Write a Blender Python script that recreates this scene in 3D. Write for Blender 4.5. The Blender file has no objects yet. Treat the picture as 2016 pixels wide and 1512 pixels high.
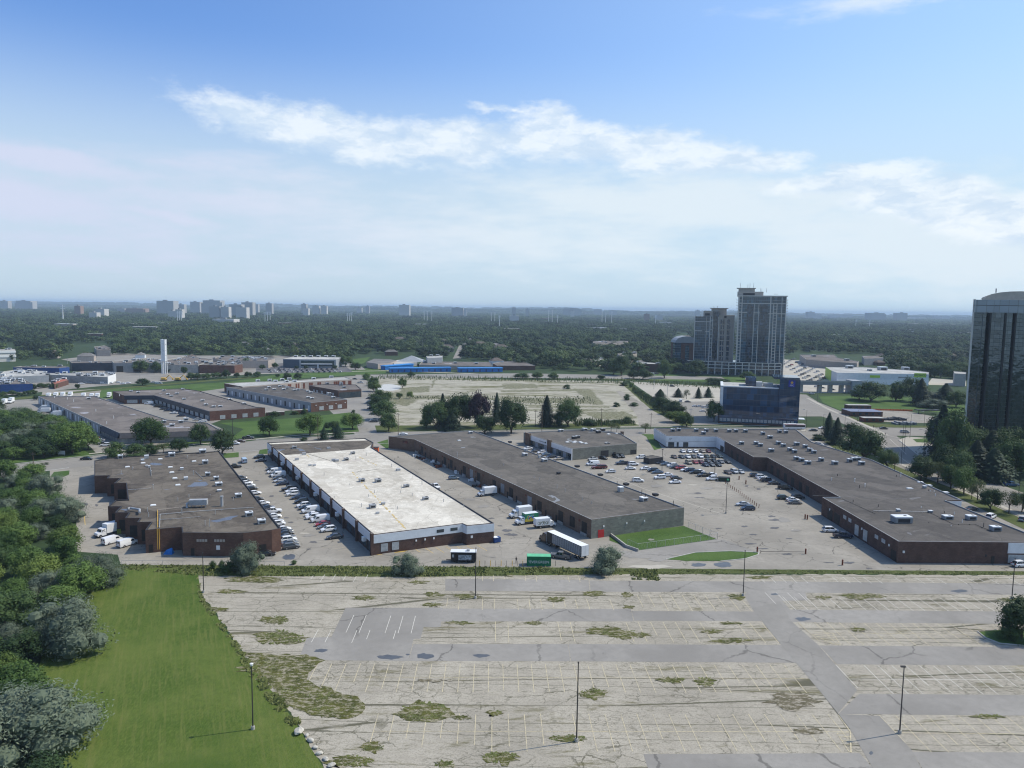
import bpy, math, random
from math import radians as R, sin, cos, pi
from mathutils import Vector, Matrix, noise as mnoise
from mathutils.geometry import tessellate_polygon
random.seed(7)
S = bpy.context.scene
C = S.collection
# ------------------------------------------------------------------ camera
H = 68.0; F = 1480.0; PITCH = math.atan(149.5/1480); ROLL = 0.014
cr, sr, cp, sp = cos(ROLL), sin(ROLL), cos(PITCH), sin(PITCH)
right = Vector((cr, sr*sp, sr*cp)); up = Vector((-sr, cr*sp, cr*cp)); fwd = Vector((0, cp, -sp))
cam = bpy.data.cameras.new('camera'); co = bpy.data.objects.new('camera', cam); C.objects.link(co)
M = Matrix.Identity(4)
for i in range(3):
    M[i][0] = right[i]; M[i][1] = up[i]; M[i][2] = -fwd[i]
M[2][3] = H
co.matrix_world = M
cam.sensor_width = 36; cam.lens = 36*F/2016; cam.clip_end = 60000; cam.clip_start = 1
S.camera = co
# ------------------------------------------------------------------ sun, sky, exposure
SUN_EL, SUN_AZ = 50.0, 74.0     # azimuth measured from +Y towards +X
sd = Vector((sin(R(SUN_AZ))*cos(R(SUN_EL)), cos(R(SUN_AZ))*cos(R(SUN_EL)), sin(R(SUN_EL))))
sl = bpy.data.lights.new('sun', 'SUN'); sl.energy = 3.9; sl.angle = R(0.5); sl.color = (1, .92, .78)
so = bpy.data.objects.new('sun', sl); C.objects.link(so); so.rotation_euler = sd.to_track_quat('Z', 'Y').to_euler()
so.location = (200, 100, 200)
S.view_settings.view_transform = 'Standard'; S.view_settings.look = 'None'; S.view_settings.gamma = 1
S.view_settings.exposure = 0.20
S.cycles.use_denoising = True; S.cycles.filter_width = 1.15
S.cycles.max_bounces = 5; S.cycles.diffuse_bounces = 2; S.cycles.glossy_bounces = 3
S.cycles.transmission_bounces = 2; S.cycles.volume_bounces = 0; S.cycles.transparent_max_bounces = 6
S.cycles.caustics_reflective = False; S.cycles.caustics_refractive = False

def ray(px, py):
    u = (px-1008)/F; v = -(py-756)/F
    u2 = u*cr - v*sr; v2 = u*sr + v*cr
    return Vector((u2, cp+v2*sp, -sp+v2*cp))
def P(px, py, z=0.0):
    d = ray(px, py); t = (z-H)/d.z
    return Vector((d.x*t, d.y*t, z))
def AT(px, py, Y):
    d = ray(px, py); t = Y/d.y
    return Vector((d.x*t, Y, H+d.z*t))
def PX(x, y, z):
    d = Vector((x, y, z-H)); k = d.dot(fwd)
    return 1008+F*d.dot(right)/k, 756-F*d.dot(up)/k
def hz(px, py, base):
    "height of the point seen at px,py that stands above ground point base"
    d = ray(px, py); t = math.hypot(base[0], base[1])/math.hypot(d.x, d.y)
    return H+d.z*t
def zoom(x0, y0, k):
    return lambda X, Y: (x0+X/k, y0+Y/k)
r1 = zoom(0, 860, 5.04); r2 = zoom(400, 860, 5.04); r3 = zoom(800, 860, 5.04); r4 = zoom(1200, 860, 5.04); r5 = zoom(1600, 860, 4.846)
q5 = zoom(0, 720, 4); q6 = zoom(504, 720, 4); q7 = zoom(1008, 720, 4); q8 = zoom(1512, 720, 4)
n1 = zoom(0, 560, 4); n2 = zoom(504, 560, 4); n3 = zoom(1008, 560, 4); n4 = zoom(1512, 560, 4)
la = zoom(0, 1100, 3.6); lb = zoom(500, 1100, 2.88); lc = zoom(1200, 1100, 2.4706)
v7 = zoom(1180, 840, 6.72); w5 = zoom(250, 660, 7.56); w6 = zoom(500, 690, 7.754); w4 = zoom(0, 660, 7.754)
tz = zoom(1320, 550, 7.754); bz = zoom(1380, 720, 9.164)

# ------------------------------------------------------------------ node helpers
class NT:
    def __init__(s, tree): s.t = tree; s.n = tree.nodes; s.l = tree.links
    def new(s, kind, **kw):
        n = s.n.new(kind)
        for k, v in kw.items(): setattr(n, k, v)
        return n
    def put(s, sock, v):
        if isinstance(v, bpy.types.NodeSocket): s.l.new(v, sock)
        elif v is not None:
            if isinstance(v, (tuple, list)) and len(v) == 3 and sock.type == 'RGBA': v = (*v, 1)
            sock.default_value = v
    def math(s, op, a, b=None, c=None, clamp=False):
        n = s.new('ShaderNodeMath', operation=op); n.use_clamp = clamp
        s.put(n.inputs[0], a); s.put(n.inputs[1], b); s.put(n.inputs[2], c); return n.outputs[0]
    def vec(s, op, a, b=None, scale=None):
        n = s.new('ShaderNodeVectorMath', operation=op); s.put(n.inputs[0], a); s.put(n.inputs[1], b)
        if scale is not None: s.put(n.inputs['Scale'], scale)
        return n.outputs['Value'] if op in ('LENGTH', 'DOT_PRODUCT') else n.outputs[0]
    def noise(s, vec, scale, detail=3, rough=.55, dist=0, col=False):
        n = s.new('ShaderNodeTexNoise'); s.put(n.inputs['Vector'], vec); n.inputs['Scale'].default_value = scale
        n.inputs['Detail'].default_value = detail; n.inputs['Roughness'].default_value = rough; n.inputs['Distortion'].default_value = dist
        return n.outputs['Color'] if col else n.outputs[0]
    def mix(s, f, a, b, op='MIX'):
        n = s.new('ShaderNodeMix', data_type='RGBA', blend_type=op)
        s.put(n.inputs[0], f); s.put(n.inputs[6], a); s.put(n.inputs[7], b); return n.outputs[2]
    def ramp(s, v, a, b, lo=0., hi=1.):
        n = s.new('ShaderNodeMapRange', interpolation_type='SMOOTHSTEP')
        s.put(n.inputs[0], v); n.inputs[1].default_value = a; n.inputs[2].default_value = b
        n.inputs[3].default_value = lo; n.inputs[4].default_value = hi; return n.outputs[0]

w = bpy.data.worlds.new('World'); S.world = w; w.use_nodes = True
def build_world():
    t = NT(w.node_tree); t.n.clear()
    out = t.new('ShaderNodeOutputWorld'); bg = t.new('ShaderNodeBackground'); bg.inputs[1].default_value = SKY_STRENGTH
    t.l.new(bg.outputs[0], out.inputs[0])
    sky = t.new('ShaderNodeTexSky', sky_type='NISHITA'); sky.sun_disc = False
    sky.sun_elevation = R(SUN_EL); sky.sun_rotation = R(SUN_AZ); sky.altitude = 100
    sky.air_density = 1.0; sky.dust_density = 1.2; sky.ozone_density = 2.2
    tc = t.new('ShaderNodeTexCoord'); sx = t.new('ShaderNodeSeparateXYZ'); t.l.new(tc.outputs['Generated'], sx.inputs[0])
    az = t.math('ARCTAN2', sx.outputs[0], sx.outputs[1]); el = t.math('ARCSINE', sx.outputs[2])
    cx = t.new('ShaderNodeCombineXYZ'); t.l.new(az, cx.inputs[0]); t.l.new(el, cx.inputs[1])
    ae = cx.outputs[0]
    # stretched coordinates so billows are flat
    st = t.vec('MULTIPLY', ae, (1, 2.0, 1))
    warp = t.vec('SUBTRACT', t.noise(st, 9, 6, .62, col=True), (.5, .5, .5))
    warp2 = t.vec('SUBTRACT', t.noise(st, 30, 5, .65, col=True), (.5, .5, .5))
    aw = t.vec('ADD', ae, t.vec('MULTIPLY', warp, (.10, .032, 0)))
    aw = t.vec('ADD', aw, t.vec('MULTIPLY', warp2, (.022, .012, 0)))
    def blob(px, py, rx, ry, tilt, gain):
        d = ray(px, py).normalized(); a0 = math.atan2(d.x, d.y); e0 = math.asin(d.z)
        m = t.new('ShaderNodeMapping', vector_type='TEXTURE')
        m.inputs['Location'].default_value = (a0, e0, 0); m.inputs['Rotation'].default_value = (0, 0, R(-tilt))
        m.inputs['Scale'].default_value = (rx/F, ry/F, 1); t.l.new(aw, m.inputs[0])
        ln = t.vec('LENGTH', m.outputs[0])
        return t.math('MULTIPLY', t.math('SUBTRACT', 1.0, ln), gain)
    def cluster(lst):
        v = None
        for b in lst:
            x = blob(*b); v = x if v is None else t.math('MAXIMUM', v, x)
        return v
    dense = cluster([(560,245,240,50,8,.9),(720,270,240,55,7,1.0),(900,278,200,50,3,1),(965,214,70,13,4,.55),(1010,222,40,9,3,.5),(1090,238,85,42,6,1),
        (1110,275,170,55,4,1.1),(1280,292,200,50,7,1.1),(1450,310,170,32,6,.95),(1330,310,160,40,5,.9),
        (1690,352,185,34,-2,1.15),(1830,390,210,50,9,1.2),(1990,430,190,60,10,1.2)])
    thin = cluster([(100,310,270,34,7,1),(60,390,300,70,8,1),(330,425,170,22,7,.9),(1760,0,270,26,2,.8),
        (500,400,500,80,3,.75),(1350,400,620,80,2,1.15),(1850,480,520,130,3,1.25),(1000,470,900,110,2,.8),(120,470,600,80,4,.6),(460,330,330,40,4,.6)])
    fine = t.noise(st, 22, 6, .65)
    d1 = t.ramp(t.math('ADD', dense, t.math('MULTIPLY', t.math('SUBTRACT', fine, .5), 1.1)), .02, .58)
    d2 = t.ramp(t.math('ADD', thin, t.math('MULTIPLY', t.math('SUBTRACT', t.noise(t.vec('MULTIPLY', ae, (1, 4, 1)), 10, 6, .6), .5), 1.5)), .0, .9)
    # haze veil low in the sky
    veil = t.ramp(el, R(19), R(7), 0, 1)
    k = 1.0/SKY_STRENGTH
    tint = t.mix(1.0, sky.outputs[0], (.92, 1.22, 1.64), 'MULTIPLY')
    skyc = t.mix(t.math('MULTIPLY', veil, .88), tint, tuple(c*k for c in VEIL))
    right_glow = t.ramp(az, -.5, .7, 0, 1)
    skyc = t.mix(t.math('MULTIPLY', right_glow, .38), skyc, tuple(c*k for c in (.55, .76, .90)))
    body = t.noise(t.vec('ADD', t.vec('MULTIPLY', ae, (1, 2.4, 1)), t.vec('MULTIPLY', warp2, (.05, .05, 0))), 16, 6, .62)
    cc = t.mix(t.ramp(body, .35, .62), tuple(c*k for c in (.56, .68, .82)), tuple(c*k for c in (.80, .86, .91)))
    pinkf = t.ramp(az, .1, -.55, 0, 1)
    tc2 = t.mix(pinkf, tuple(c*k for c in (.70, .78, .84)), tuple(c*k for c in (.60, .64, .80)))
    c1 = t.mix(t.math('MULTIPLY', d2, .80), skyc, tc2)
    c2 = t.mix(t.math('MULTIPLY', d1, .84), c1, cc)
    # below the horizon keep it the haze tone
    t.l.new(c2, bg.inputs[0])
SKY_STRENGTH = 0.10
VEIL = (.52, .64, .74)
build_world()
# ------------------------------------------------------------------ objects, meshes
def tag(o, label=None, cat=None, group=None, kind=None):
    if label: o['label'] = label
    if cat: o['category'] = cat
    if group: o['group'] = group
    if kind: o['kind'] = kind
    return o
def empty(name, loc=(0, 0, 0), rz=0.0, scale=None):
    o = bpy.data.objects.new(name, None); C.objects.link(o); o.location = loc; o.rotation_euler = (0, 0, rz)
    o.empty_display_size = .5
    if scale: o.scale = scale
    return o
class MB:
    def __init__(s): s.v = []; s.f = []; s.m = []
    def quad(s, a, b, c, d, m=0):
        n = len(s.v); s.v += [tuple(a), tuple(b), tuple(c), tuple(d)]; s.f.append((n, n+1, n+2, n+3)); s.m.append(m)
    def poly(s, pts, m=0):
        n = len(s.v); s.v += [tuple(p) for p in pts]; s.f.append(tuple(range(n, n+len(pts)))); s.m.append(m)
    def box(s, x0, x1, y0, y1, z0, z1, m=0, X=None):
        p = [(x0,y0,z0),(x1,y0,z0),(x1,y1,z0),(x0,y1,z0),(x0,y0,z1),(x1,y0,z1),(x1,y1,z1),(x0,y1,z1)]
        if X: p = [X(q) for q in p]
        n = len(s.v); s.v += [tuple(q) for q in p]
        for f in ((0,3,2,1),(4,5,6,7),(0,1,5,4),(1,2,6,5),(2,3,7,6),(3,0,4,7)):
            s.f.append(tuple(n+i for i in f)); s.m.append(m)
    def obox(s, c, ax, L, W, z0, z1, m=0):
        "box centred at c (x,y) turned by ax radians"
        ca, sa = cos(ax), sin(ax)
        s.box(-L/2, L/2, -W/2, W/2, z0, z1, m, lambda q: (c[0]+q[0]*ca-q[1]*sa, c[1]+q[0]*sa+q[1]*ca, q[2]))
    def tube(s, a, b, ra, rb=None, n=8, m=0, caps=True):
        a = Vector(a); b = Vector(b); rb = ra if rb is None else rb
        d = (b-a).normalized(); u = d.orthogonal().normalized(); w_ = d.cross(u); k = len(s.v)
        for c, r in ((a, ra), (b, rb)):
            for i in range(n):
                t = 2*pi*i/n; s.v.append(tuple(c+u*cos(t)*r+w_*sin(t)*r))
        for i in range(n):
            j = (i+1) % n; s.f.append((k+i, k+j, k+n+j, k+n+i)); s.m.append(m)
        if caps:
            s.f.append(tuple(k+i for i in reversed(range(n)))); s.m.append(m)
            s.f.append(tuple(k+n+i for i in range(n))); s.m.append(m)
    def prism(s, pts, z0, z1, m=0, mtop=None, bottom=False):
        pts = [Vector((p[0], p[1], 0)) for p in pts]
        if area(pts) < 0: pts = pts[::-1]
        n = len(pts); k = len(s.v)
        for z in (z0, z1): s.v += [(p.x, p.y, z) for p in pts]
        for i in range(n):
            j = (i+1) % n; s.f.append((k+i, k+j, k+n+j, k+n+i)); s.m.append(m)
        for tr in tessellate_polygon([pts]):
            a, b, c = tr
            if (pts[b]-pts[a]).cross(pts[c]-pts[a]).z < 0: b, c = c, b
            s.f.append((k+n+a, k+n+b, k+n+c)); s.m.append(m if mtop is None else mtop)
            if bottom: s.f.append((k+a, k+c, k+b)); s.m.append(m)
    def build(s, name, mats, parent=None, smooth=False, local=False):
        if not isinstance(mats, (list, tuple)): mats = [mats]
        me = bpy.data.meshes.new(name)
        off = Vector((0, 0, 0))
        if parent is not None and not local:
            q = parent
            while q is not None: off += q.location; q = q.parent
        me.from_pydata([(x-off.x, y-off.y, z-off.z) for x, y, z in s.v], [], s.f)
        for m in mats: me.materials.append(m)
        me.polygons.foreach_set('material_index', s.m)
        if smooth: me.polygons.foreach_set('use_smooth', [True]*len(me.polygons))
        o = bpy.data.objects.new(name, me); C.objects.link(o); o.parent = parent
        return o
def area(p):
    return sum(p[i].x*p[(i+1) % len(p)].y-p[(i+1) % len(p)].x*p[i].y for i in range(len(p)))/2
def copy_tree(o, parent=None):
    c = o.copy(); C.objects.link(c); c.parent = parent
    for ch in (KIDS[o.name] if o.name in KIDS else list(o.children)): copy_tree(ch, c)
    return c
KIDS = {}
def inside(pt, poly):
    x, y = pt[0], pt[1]; r = False; n = len(poly)
    for i in range(n):
        x1, y1 = poly[i][0], poly[i][1]; x2, y2 = poly[(i+1) % n][0], poly[(i+1) % n][1]
        if (y1 > y) != (y2 > y) and x < (x2-x1)*(y-y1)/(y2-y1)+x1: r = not r
    return r
# ------------------------------------------------------------------ materials
def new_mat(name, rough=.85, spec=.3, metal=0.):
    m = bpy.data.materials.new(name); m.use_nodes = True; t = NT(m.node_tree)
    b = t.n['Principled BSDF']; b.inputs['Roughness'].default_value = rough
    b.inputs['Specular IOR Level'].default_value = spec; b.inputs['Metallic'].default_value = metal
    return m, t, b
def pos(t):
    g = t.new('ShaderNodeNewGeometry'); return g.outputs['Position']
def sc(c, k): return tuple(min(1, x*k) for x in c)
def simple(name, c, rough=.8, spec=.3, var=.12, scale=.6, metal=0., bump=0.):
    m, t, b = new_mat(name, rough, spec, metal)
    p = pos(t); n = t.noise(p, scale, 4, .6)
    n2 = t.noise(p, scale*7, 2, .5)
    f = t.math('ADD', t.math('MULTIPLY', n, .7), t.math('MULTIPLY', n2, .3))
    t.put(b.inputs['Base Color'], t.mix(t.ramp(f, .3, .7), sc(c, 1-var), sc(c, 1+var)))
    if bump:
        bp = t.new('ShaderNodeBump'); bp.inputs['Strength'].default_value = bump; bp.inputs['Distance'].default_value = .05
        t.put(bp.inputs['Height'], n2); t.l.new(bp.outputs[0], b.inputs['Normal'])
    return m
def objcol(name, rough=.35, spec=.5, coat=0.4):
    m, t, b = new_mat(name, rough, spec); oi = t.new('ShaderNodeObjectInfo')
    t.l.new(oi.outputs['Color'], b.inputs['Base Color']); b.inputs['Coat Weight'].default_value = coat; b.inputs['Coat Roughness'].default_value = .08
    return m
MT = {}
MT['paint'] = objcol('car_paint'); MT['matte'] = objcol('matte_paint', .7, .3, 0)
MT['glass'] = simple('dark_glass', (.015, .02, .024), .06, .6, 0.1)
MT['tyre'] = simple('tyre', (.02, .02, .02), .9, .2); MT['rim'] = simple('rim', (.35, .35, .36), .35, .6, metal=.7)
MT['lamp'] = simple('lamp_lens', (.75, .75, .72), .15, .6); MT['tail'] = simple('tail_lens', (.35, .02, .02), .25, .5)
MT['trim'] = simple('dark_trim', (.03, .03, .033), .6)
MT['white'] = simple('white_paint', (.72, .73, .73), .5, var=.06, scale=.8); MT['white2'] = simple('white_panel', (.62, .65, .68), .55, var=.08, scale=.5)
MT['metal'] = simple('galvanised', (.36, .37, .38), .5, metal=.2, var=.2); MT['steel'] = simple('dark_steel', (.05, .045, .042), .6)
MT['black'] = simple('black_metal', (.02, .02, .022), .5); MT['conc'] = simple('concrete', (.36, .35, .32), .9, var=.12, scale=.7)
MT['kerb'] = simple('kerb_concrete', (.42, .41, .38), .9, var=.15, scale=.9)
MT['navy'] = simple('navy_cladding', (.028, .036, .055), .5, var=.15); MT['tan'] = simple('tan_panel', (.38, .33, .29), .8)
MT['grey'] = simple('grey_panel', (.24, .25, .26), .7, var=.15, scale=.5); MT['greymet'] = simple('grey_cladding', (.28, .30, .32), .6, var=.12, scale=.4)
MT['red'] = simple('red_paint', (.42, .03, .03), .5); MT['yellow'] = simple('yellow_paint', (.62, .38, .07), .6)
MT['green'] = simple('green_steel', (.01, .16, .07), .5, var=.2, scale=1.5); MT['lgreen'] = simple('pale_green_steel', (.12, .45, .24), .5)
MT['blue'] = simple('blue_cladding', (.02, .16, .48), .5, var=.2, scale=.3); MT['dblue'] = simple('deep_blue_cladding', (.02, .06, .2), .5, var=.2)
MT['orange'] = simple('orange_mesh', (.6, .13, .04), .6); MT['rust'] = simple('rust', (.15, .05, .03), .9)
MT['wood'] = simple('weathered_wood', (.10, .075, .055), .9, var=.2); MT['bark'] = simple('bark', (.07, .055, .04), .95, var=.25, scale=2)
MT['window'] = simple('window_glass', (.03, .045, .055), .08, .7, var=.3); MT['lwindow'] = simple('pale_blind_window', (.34, .36, .37), .4, var=.25, scale=1.3)
MT['door'] = simple('dark_door', (.03, .025, .022), .7, var=.3, scale=1); MT['pdoor'] = simple('pale_roller_door', (.42, .42, .40), .6, var=.2)
MT['rock'] = simple('pale_rock', (.42, .40, .35), .95, var=.25, scale=1.5, bump=.5)
MT['skin'] = simple('skin', (.25, .14, .09), .6); MT['cloth'] = simple('dark_clothes', (.02, .02, .025), .9)
def brick(name, c, mortar=(.2, .18, .16), k=1.0):
    m, t, b = new_mat(name, .9, .2)
    p = pos(t); n = t.noise(p, .35, 5, .65); n3 = t.noise(t.vec('MULTIPLY', p, (1, 1, 9)), .5, 3, .6)
    sp_ = t.new('ShaderNodeSeparateXYZ'); t.l.new(p, sp_.inputs[0])
    cx = t.new('ShaderNodeCombineXYZ'); t.put(cx.inputs[0], t.math('ADD', sp_.outputs[0], t.math('MULTIPLY', sp_.outputs[1], .73))); t.l.new(sp_.outputs[2], cx.inputs[1])
    br = t.new('ShaderNodeTexBrick'); t.l.new(cx.outputs[0], br.inputs[0]); br.inputs['Scale'].default_value = k
    br.inputs['Brick Width'].default_value = .6; br.inputs['Row Height'].default_value = .2; br.inputs['Mortar Size'].default_value = .012
    br.inputs['Color1'].default_value = (*sc(c, 1.15), 1); br.inputs['Color2'].default_value = (*sc(c, .8), 1); br.inputs['Mortar'].default_value = (*mortar, 1)
    c2 = t.mix(t.ramp(n, .3, .7, 0, .6), br.outputs[0], sc(c, .6))
    c3 = t.mix(t.ramp(n3, .55, .75, 0, .35), c2, sc(c, 1.6))
    t.put(b.inputs['Base Color'], c3); return m
MT['brown'] = brick('brown_brick', (.125, .064, .046)); MT['dbrown'] = brick('dark_brown_brick', (.098, .054, .042))
MT['redbrick'] = brick('red_brick', (.125, .058, .044)); MT['stone'] = brick('grey_block', (.20, .20, .17), (.24, .24, .21), .45)
MT['cbrown'] = brick('tan_brown_brick', (.18, .118, .08)); MT['block'] = brick('pale_block', (.34, .34, .33), (.28, .28, .27), .5)
def roofmat(name, base, dark, pond=(.20, .23, .28), pond_amt=.5, streak=.6, sc_=.12):
    m, t, b = new_mat(name, .92, .1)
    p = pos(t); n1_ = t.noise(p, sc_, 6, .7, 1.5); n2_ = t.noise(p, sc_*5, 5, .7); n3_ = t.noise(p, 3.0, 3, .7)
    c = t.mix(t.ramp(n1_, .32, .66), dark, base); c = t.mix(t.ramp(n2_, .45, .8, 0, streak), c, sc(base, 1.35))
    c = t.mix(t.ramp(n3_, .4, .75, 0, .4), c, sc(dark, .5))
    rm = t.new('ShaderNodeMapping'); rm.inputs['Rotation'].default_value = (0, 0, R(-28)); t.l.new(t.vec('ADD', p, t.vec('MULTIPLY', t.noise(p, .5, 3, col=True), (1, 1, 0))), rm.inputs[0])
    vc = t.new('ShaderNodeTexVoronoi', distance='CHEBYCHEV'); t.l.new(t.vec('MULTIPLY', rm.outputs[0], (1, .55, 0)), vc.inputs[0]); vc.inputs['Scale'].default_value = .11
    sv = t.new('ShaderNodeSeparateXYZ'); t.l.new(vc.outputs['Color'], sv.inputs[0]); c = t.mix(t.ramp(sv.outputs[0], .5, 1, 0, .45), c, sc(base, 1.3)); c = t.mix(t.ramp(sv.outputs[1], .6, 1, 0, .5), c, sc(dark, .8))
    pn = t.noise(t.vec('ADD', p, (31, 7, 0)), .06, 3, .5, 1)
    pf = t.ramp(pn, .655, .68, 0, pond_amt); c = t.mix(pf, c, pond)
    rg = t.math('SUBTRACT', .9, t.math('MULTIPLY', pf, .9)); t.put(b.inputs['Roughness'], rg)
    v = t.new('ShaderNodeTexVoronoi', feature='DISTANCE_TO_EDGE'); t.put(v.inputs[0], t.vec('ADD', p, t.vec('MULTIPLY', t.noise(p, .3, 3, col=True), (1.5, 1.5, 0)))); v.inputs['Scale'].default_value = .07
    c = t.mix(t.ramp(v.outputs[0], .008, .002, 0, .4), c, sc(dark, .45))
    t.put(b.inputs['Base Color'], c); return m
MT['roofA'] = roofmat('tar_roof_brown', (.150, .132, .108), (.072, .062, .054), (.10, .13, .19), .7, .75)
MT['roofC'] = roofmat('grey_gravel_roof', (.142, .130, .114), (.088, .082, .075), (.26, .28, .30), .6, .6)
MT['roofD'] = roofmat('dark_gravel_roof', (.122, .112, .102), (.080, .075, .071), (.2, .2, .21), .4, .6)
MT['roofG'] = roofmat('mauve_gravel_roof', (.18, .16, .145), (.12, .108, .10), (.38, .36, .38), .7, .5, .06)
MT['roofW'] = roofmat('white_membrane_roof', (.60, .57, .50), (.43, .395, .33), (.46, .40, .34), .5, .9, .10)
MT['roofP'] = roofmat('pale_roof', (.42, .42, .40), (.32, .32, .31), (.6, .6, .6), .5, .5)
MT['shingle'] = simple('shingles', (.10, .085, .075), .9, var=.3, scale=.05); MT['shingle2'] = simple('grey_shingles', (.16, .155, .15), .9, var=.3, scale=.05)
MT['slate'] = simple('slate_mansard', (.07, .07, .08), .8, var=.2, scale=.5)

def asphalt(name, base, var=.12, crack=.5, cs=.11, stain=.35):
    m, t, b = new_mat(name, .95, .08); p = pos(t)
    a = t.noise(p, .045, 5, .6, .5); g = t.noise(p, 4.0, 3, .8); h = t.noise(p, .6, 5, .7)
    c = t.mix(t.ramp(a, .3, .7), sc(base, 1-var), sc(base, 1+var)); c = t.mix(t.ramp(h, .35, .75, 0, .5), c, sc(base, 1-var*1.4))
    c = t.mix(t.ramp(g, .5, .8, 0, .35), c, sc(base, .7))
    wv = t.vec('ADD', p, t.vec('MULTIPLY', t.noise(p, .35, 4, .6, col=True), (3.5, 3.5, 0)))
    v = t.new('ShaderNodeTexVoronoi', feature='DISTANCE_TO_EDGE'); t.put(v.inputs[0], wv); v.inputs['Scale'].default_value = cs
    cf = t.math('MULTIPLY', t.ramp(v.outputs[0], .014, .004), t.ramp(t.noise(p, .05, 2), .42, .58))
    c = t.mix(t.math('MULTIPLY', cf, crack), c, sc(base, .3))
    s = t.ramp(t.noise(t.vec('ADD', p, (77, 13, 0)), .16, 5, .7, 1), .62, .74, 0, stain); c = t.mix(s, c, sc(base, .5))
    t.put(b.inputs['Base Color'], c)
    bp = t.new('ShaderNodeBump'); bp.inputs['Strength'].default_value = .25; bp.inputs['Distance'].default_value = .03
    t.put(bp.inputs['Height'], g); t.l.new(bp.outputs[0], b.inputs['Normal'])
    return m
MT['yard'] = asphalt('worn_yard_asphalt', (.285, .265, .228), .18, .8, .14, .65); MT['street'] = asphalt('street_asphalt', (.25, .236, .212), .08, .4)
MT['strip'] = asphalt('repaved_asphalt', (.268, .255, .232), .16, .6, .05, .55); MT['drive'] = asphalt('smooth_drive', (.25, .238, .216), .14, .3, .06, .4)
MT['walk'] = asphalt('pale_pavement', (.40, .375, .32), .1, .3); MT['dark'] = asphalt('dark_asphalt', (.13, .13, .135), .1)
MT['puddle'] = simple('wet_stain', (.085, .088, .09), .35, .5)
def oldlot():
    m, t, b = new_mat('old_cracked_lot', .95, .08); p = pos(t); base = (.38, .35, .288)
    a = t.noise(p, .05, 5, .65, .6); h = t.noise(p, .45, 6, .72); g = t.noise(p, 3.0, 4, .85)
    c = t.mix(t.ramp(a, .3, .7), sc(base, .86), sc(base, 1.12)); c = t.mix(t.ramp(h, .4, .8, 0, .6), c, (.27, .245, .20))
    c = t.mix(t.ramp(g, .45, .68, 0, .7), c, (.18, .165, .14)); c = t.mix(t.ramp(t.noise(t.vec('MULTIPLY', p, (.25, 1, 1)), .35, 5, .75), .5, .75, 0, .5), c, (.24, .22, .18))
    wv = t.vec('ADD', p, t.vec('MULTIPLY', t.noise(p, .5, 5, .7, col=True), (3.2, 2.0, 0)))
    wv2 = t.vec('ADD', p, t.vec('MULTIPLY', t.noise(p, .4, 5, .7, col=True), (.5, .55, 0)))
    pal = (.085, .082, .055)
    def cracks(scale, w0, w1, seed, lo, hi, gain, stretch=(1, 1, 1)):
        v = t.new('ShaderNodeTexVoronoi', feature='DISTANCE_TO_EDGE'); t.put(v.inputs[0], t.vec('MULTIPLY', t.vec('ADD', wv if stretch[0] > .1 else wv2, (seed, seed*2, 0)), stretch)); v.inputs['Scale'].default_value = scale
        return t.math('MULTIPLY', t.math('MULTIPLY', t.ramp(v.outputs[0], w1, w0), t.ramp(t.noise(t.vec('ADD', p, (seed*3, 5, 0)), .07, 3, .6), lo, hi)), gain)
    f = cracks(.16, .004, .016, 11, .42, .60, .8)
    f2 = cracks(.62, .008, .06, 3, .46, .66, .6, (.7, 1.3, 1))
    # long paving seams across the lot
    f3 = cracks(.20, .003, .014, 29, .2, .36, .9, (.03, 1.0, 1))
    f4 = t.ramp(t.noise(t.vec('MULTIPLY', wv, (.4, 1.8, 1)), .9, 6, .85), .54, .66, 0, .85)
    for x in (f, f2, f3): c = t.mix(x, c, pal)
    c = t.mix(f4, c, (.10, .095, .06))
    mo = t.math('MULTIPLY', t.ramp(t.noise(t.vec('MULTIPLY', p, (.38, 1.7, 1)), .12, 7, .80, .5), .55, .66), .75)
    c = t.mix(mo, c, t.mix(t.noise(p, 1.2, 3), (.085, .085, .04), (.17, .15, .08)))
    t.put(b.inputs['Base Color'], c)
    bp = t.new('ShaderNodeBump'); bp.inputs['Strength'].default_value = .5; bp.inputs['Distance'].default_value = .05
    t.put(bp.inputs['Height'], g); t.l.new(bp.outputs[0], b.inputs['Normal'])
    return m
MT['oldlot'] = oldlot()
def farpad():
    m, t, b = new_mat('far_concrete_pad', .95, .08); p = pos(t); base = (.37, .35, .285)
    h = t.noise(p, .12, 6, .7); g = t.noise(p, .9, 5, .75)
    c = t.mix(t.ramp(h, .35, .7), sc(base, .82), sc(base, 1.08)); c = t.mix(t.ramp(g, .5, .75, 0, .6), c, (.28, .27, .22))
    wv = t.vec('ADD', p, t.vec('MULTIPLY', t.noise(p, .1, 5, .7, col=True), (9, 9, 0)))
    mo = t.ramp(t.noise(t.vec('MULTIPLY', wv, (.35, 1.3, 1)), .05, 7, .75, .4), .50, .62)
    v = t.new('ShaderNodeTexVoronoi', feature='DISTANCE_TO_EDGE'); t.put(v.inputs[0], t.vec('MULTIPLY', wv, (.35, 1, 1))); v.inputs['Scale'].default_value = .06
    c = t.mix(t.ramp(v.outputs[0], .04, .01, 0, .45), c, (.16, .15, .10))
    c = t.mix(mo, c, t.mix(g, (.09, .10, .04), (.16, .15, .075)))
    t.put(b.inputs['Base Color'], c); return m
MT['farpad'] = farpad()
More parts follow.
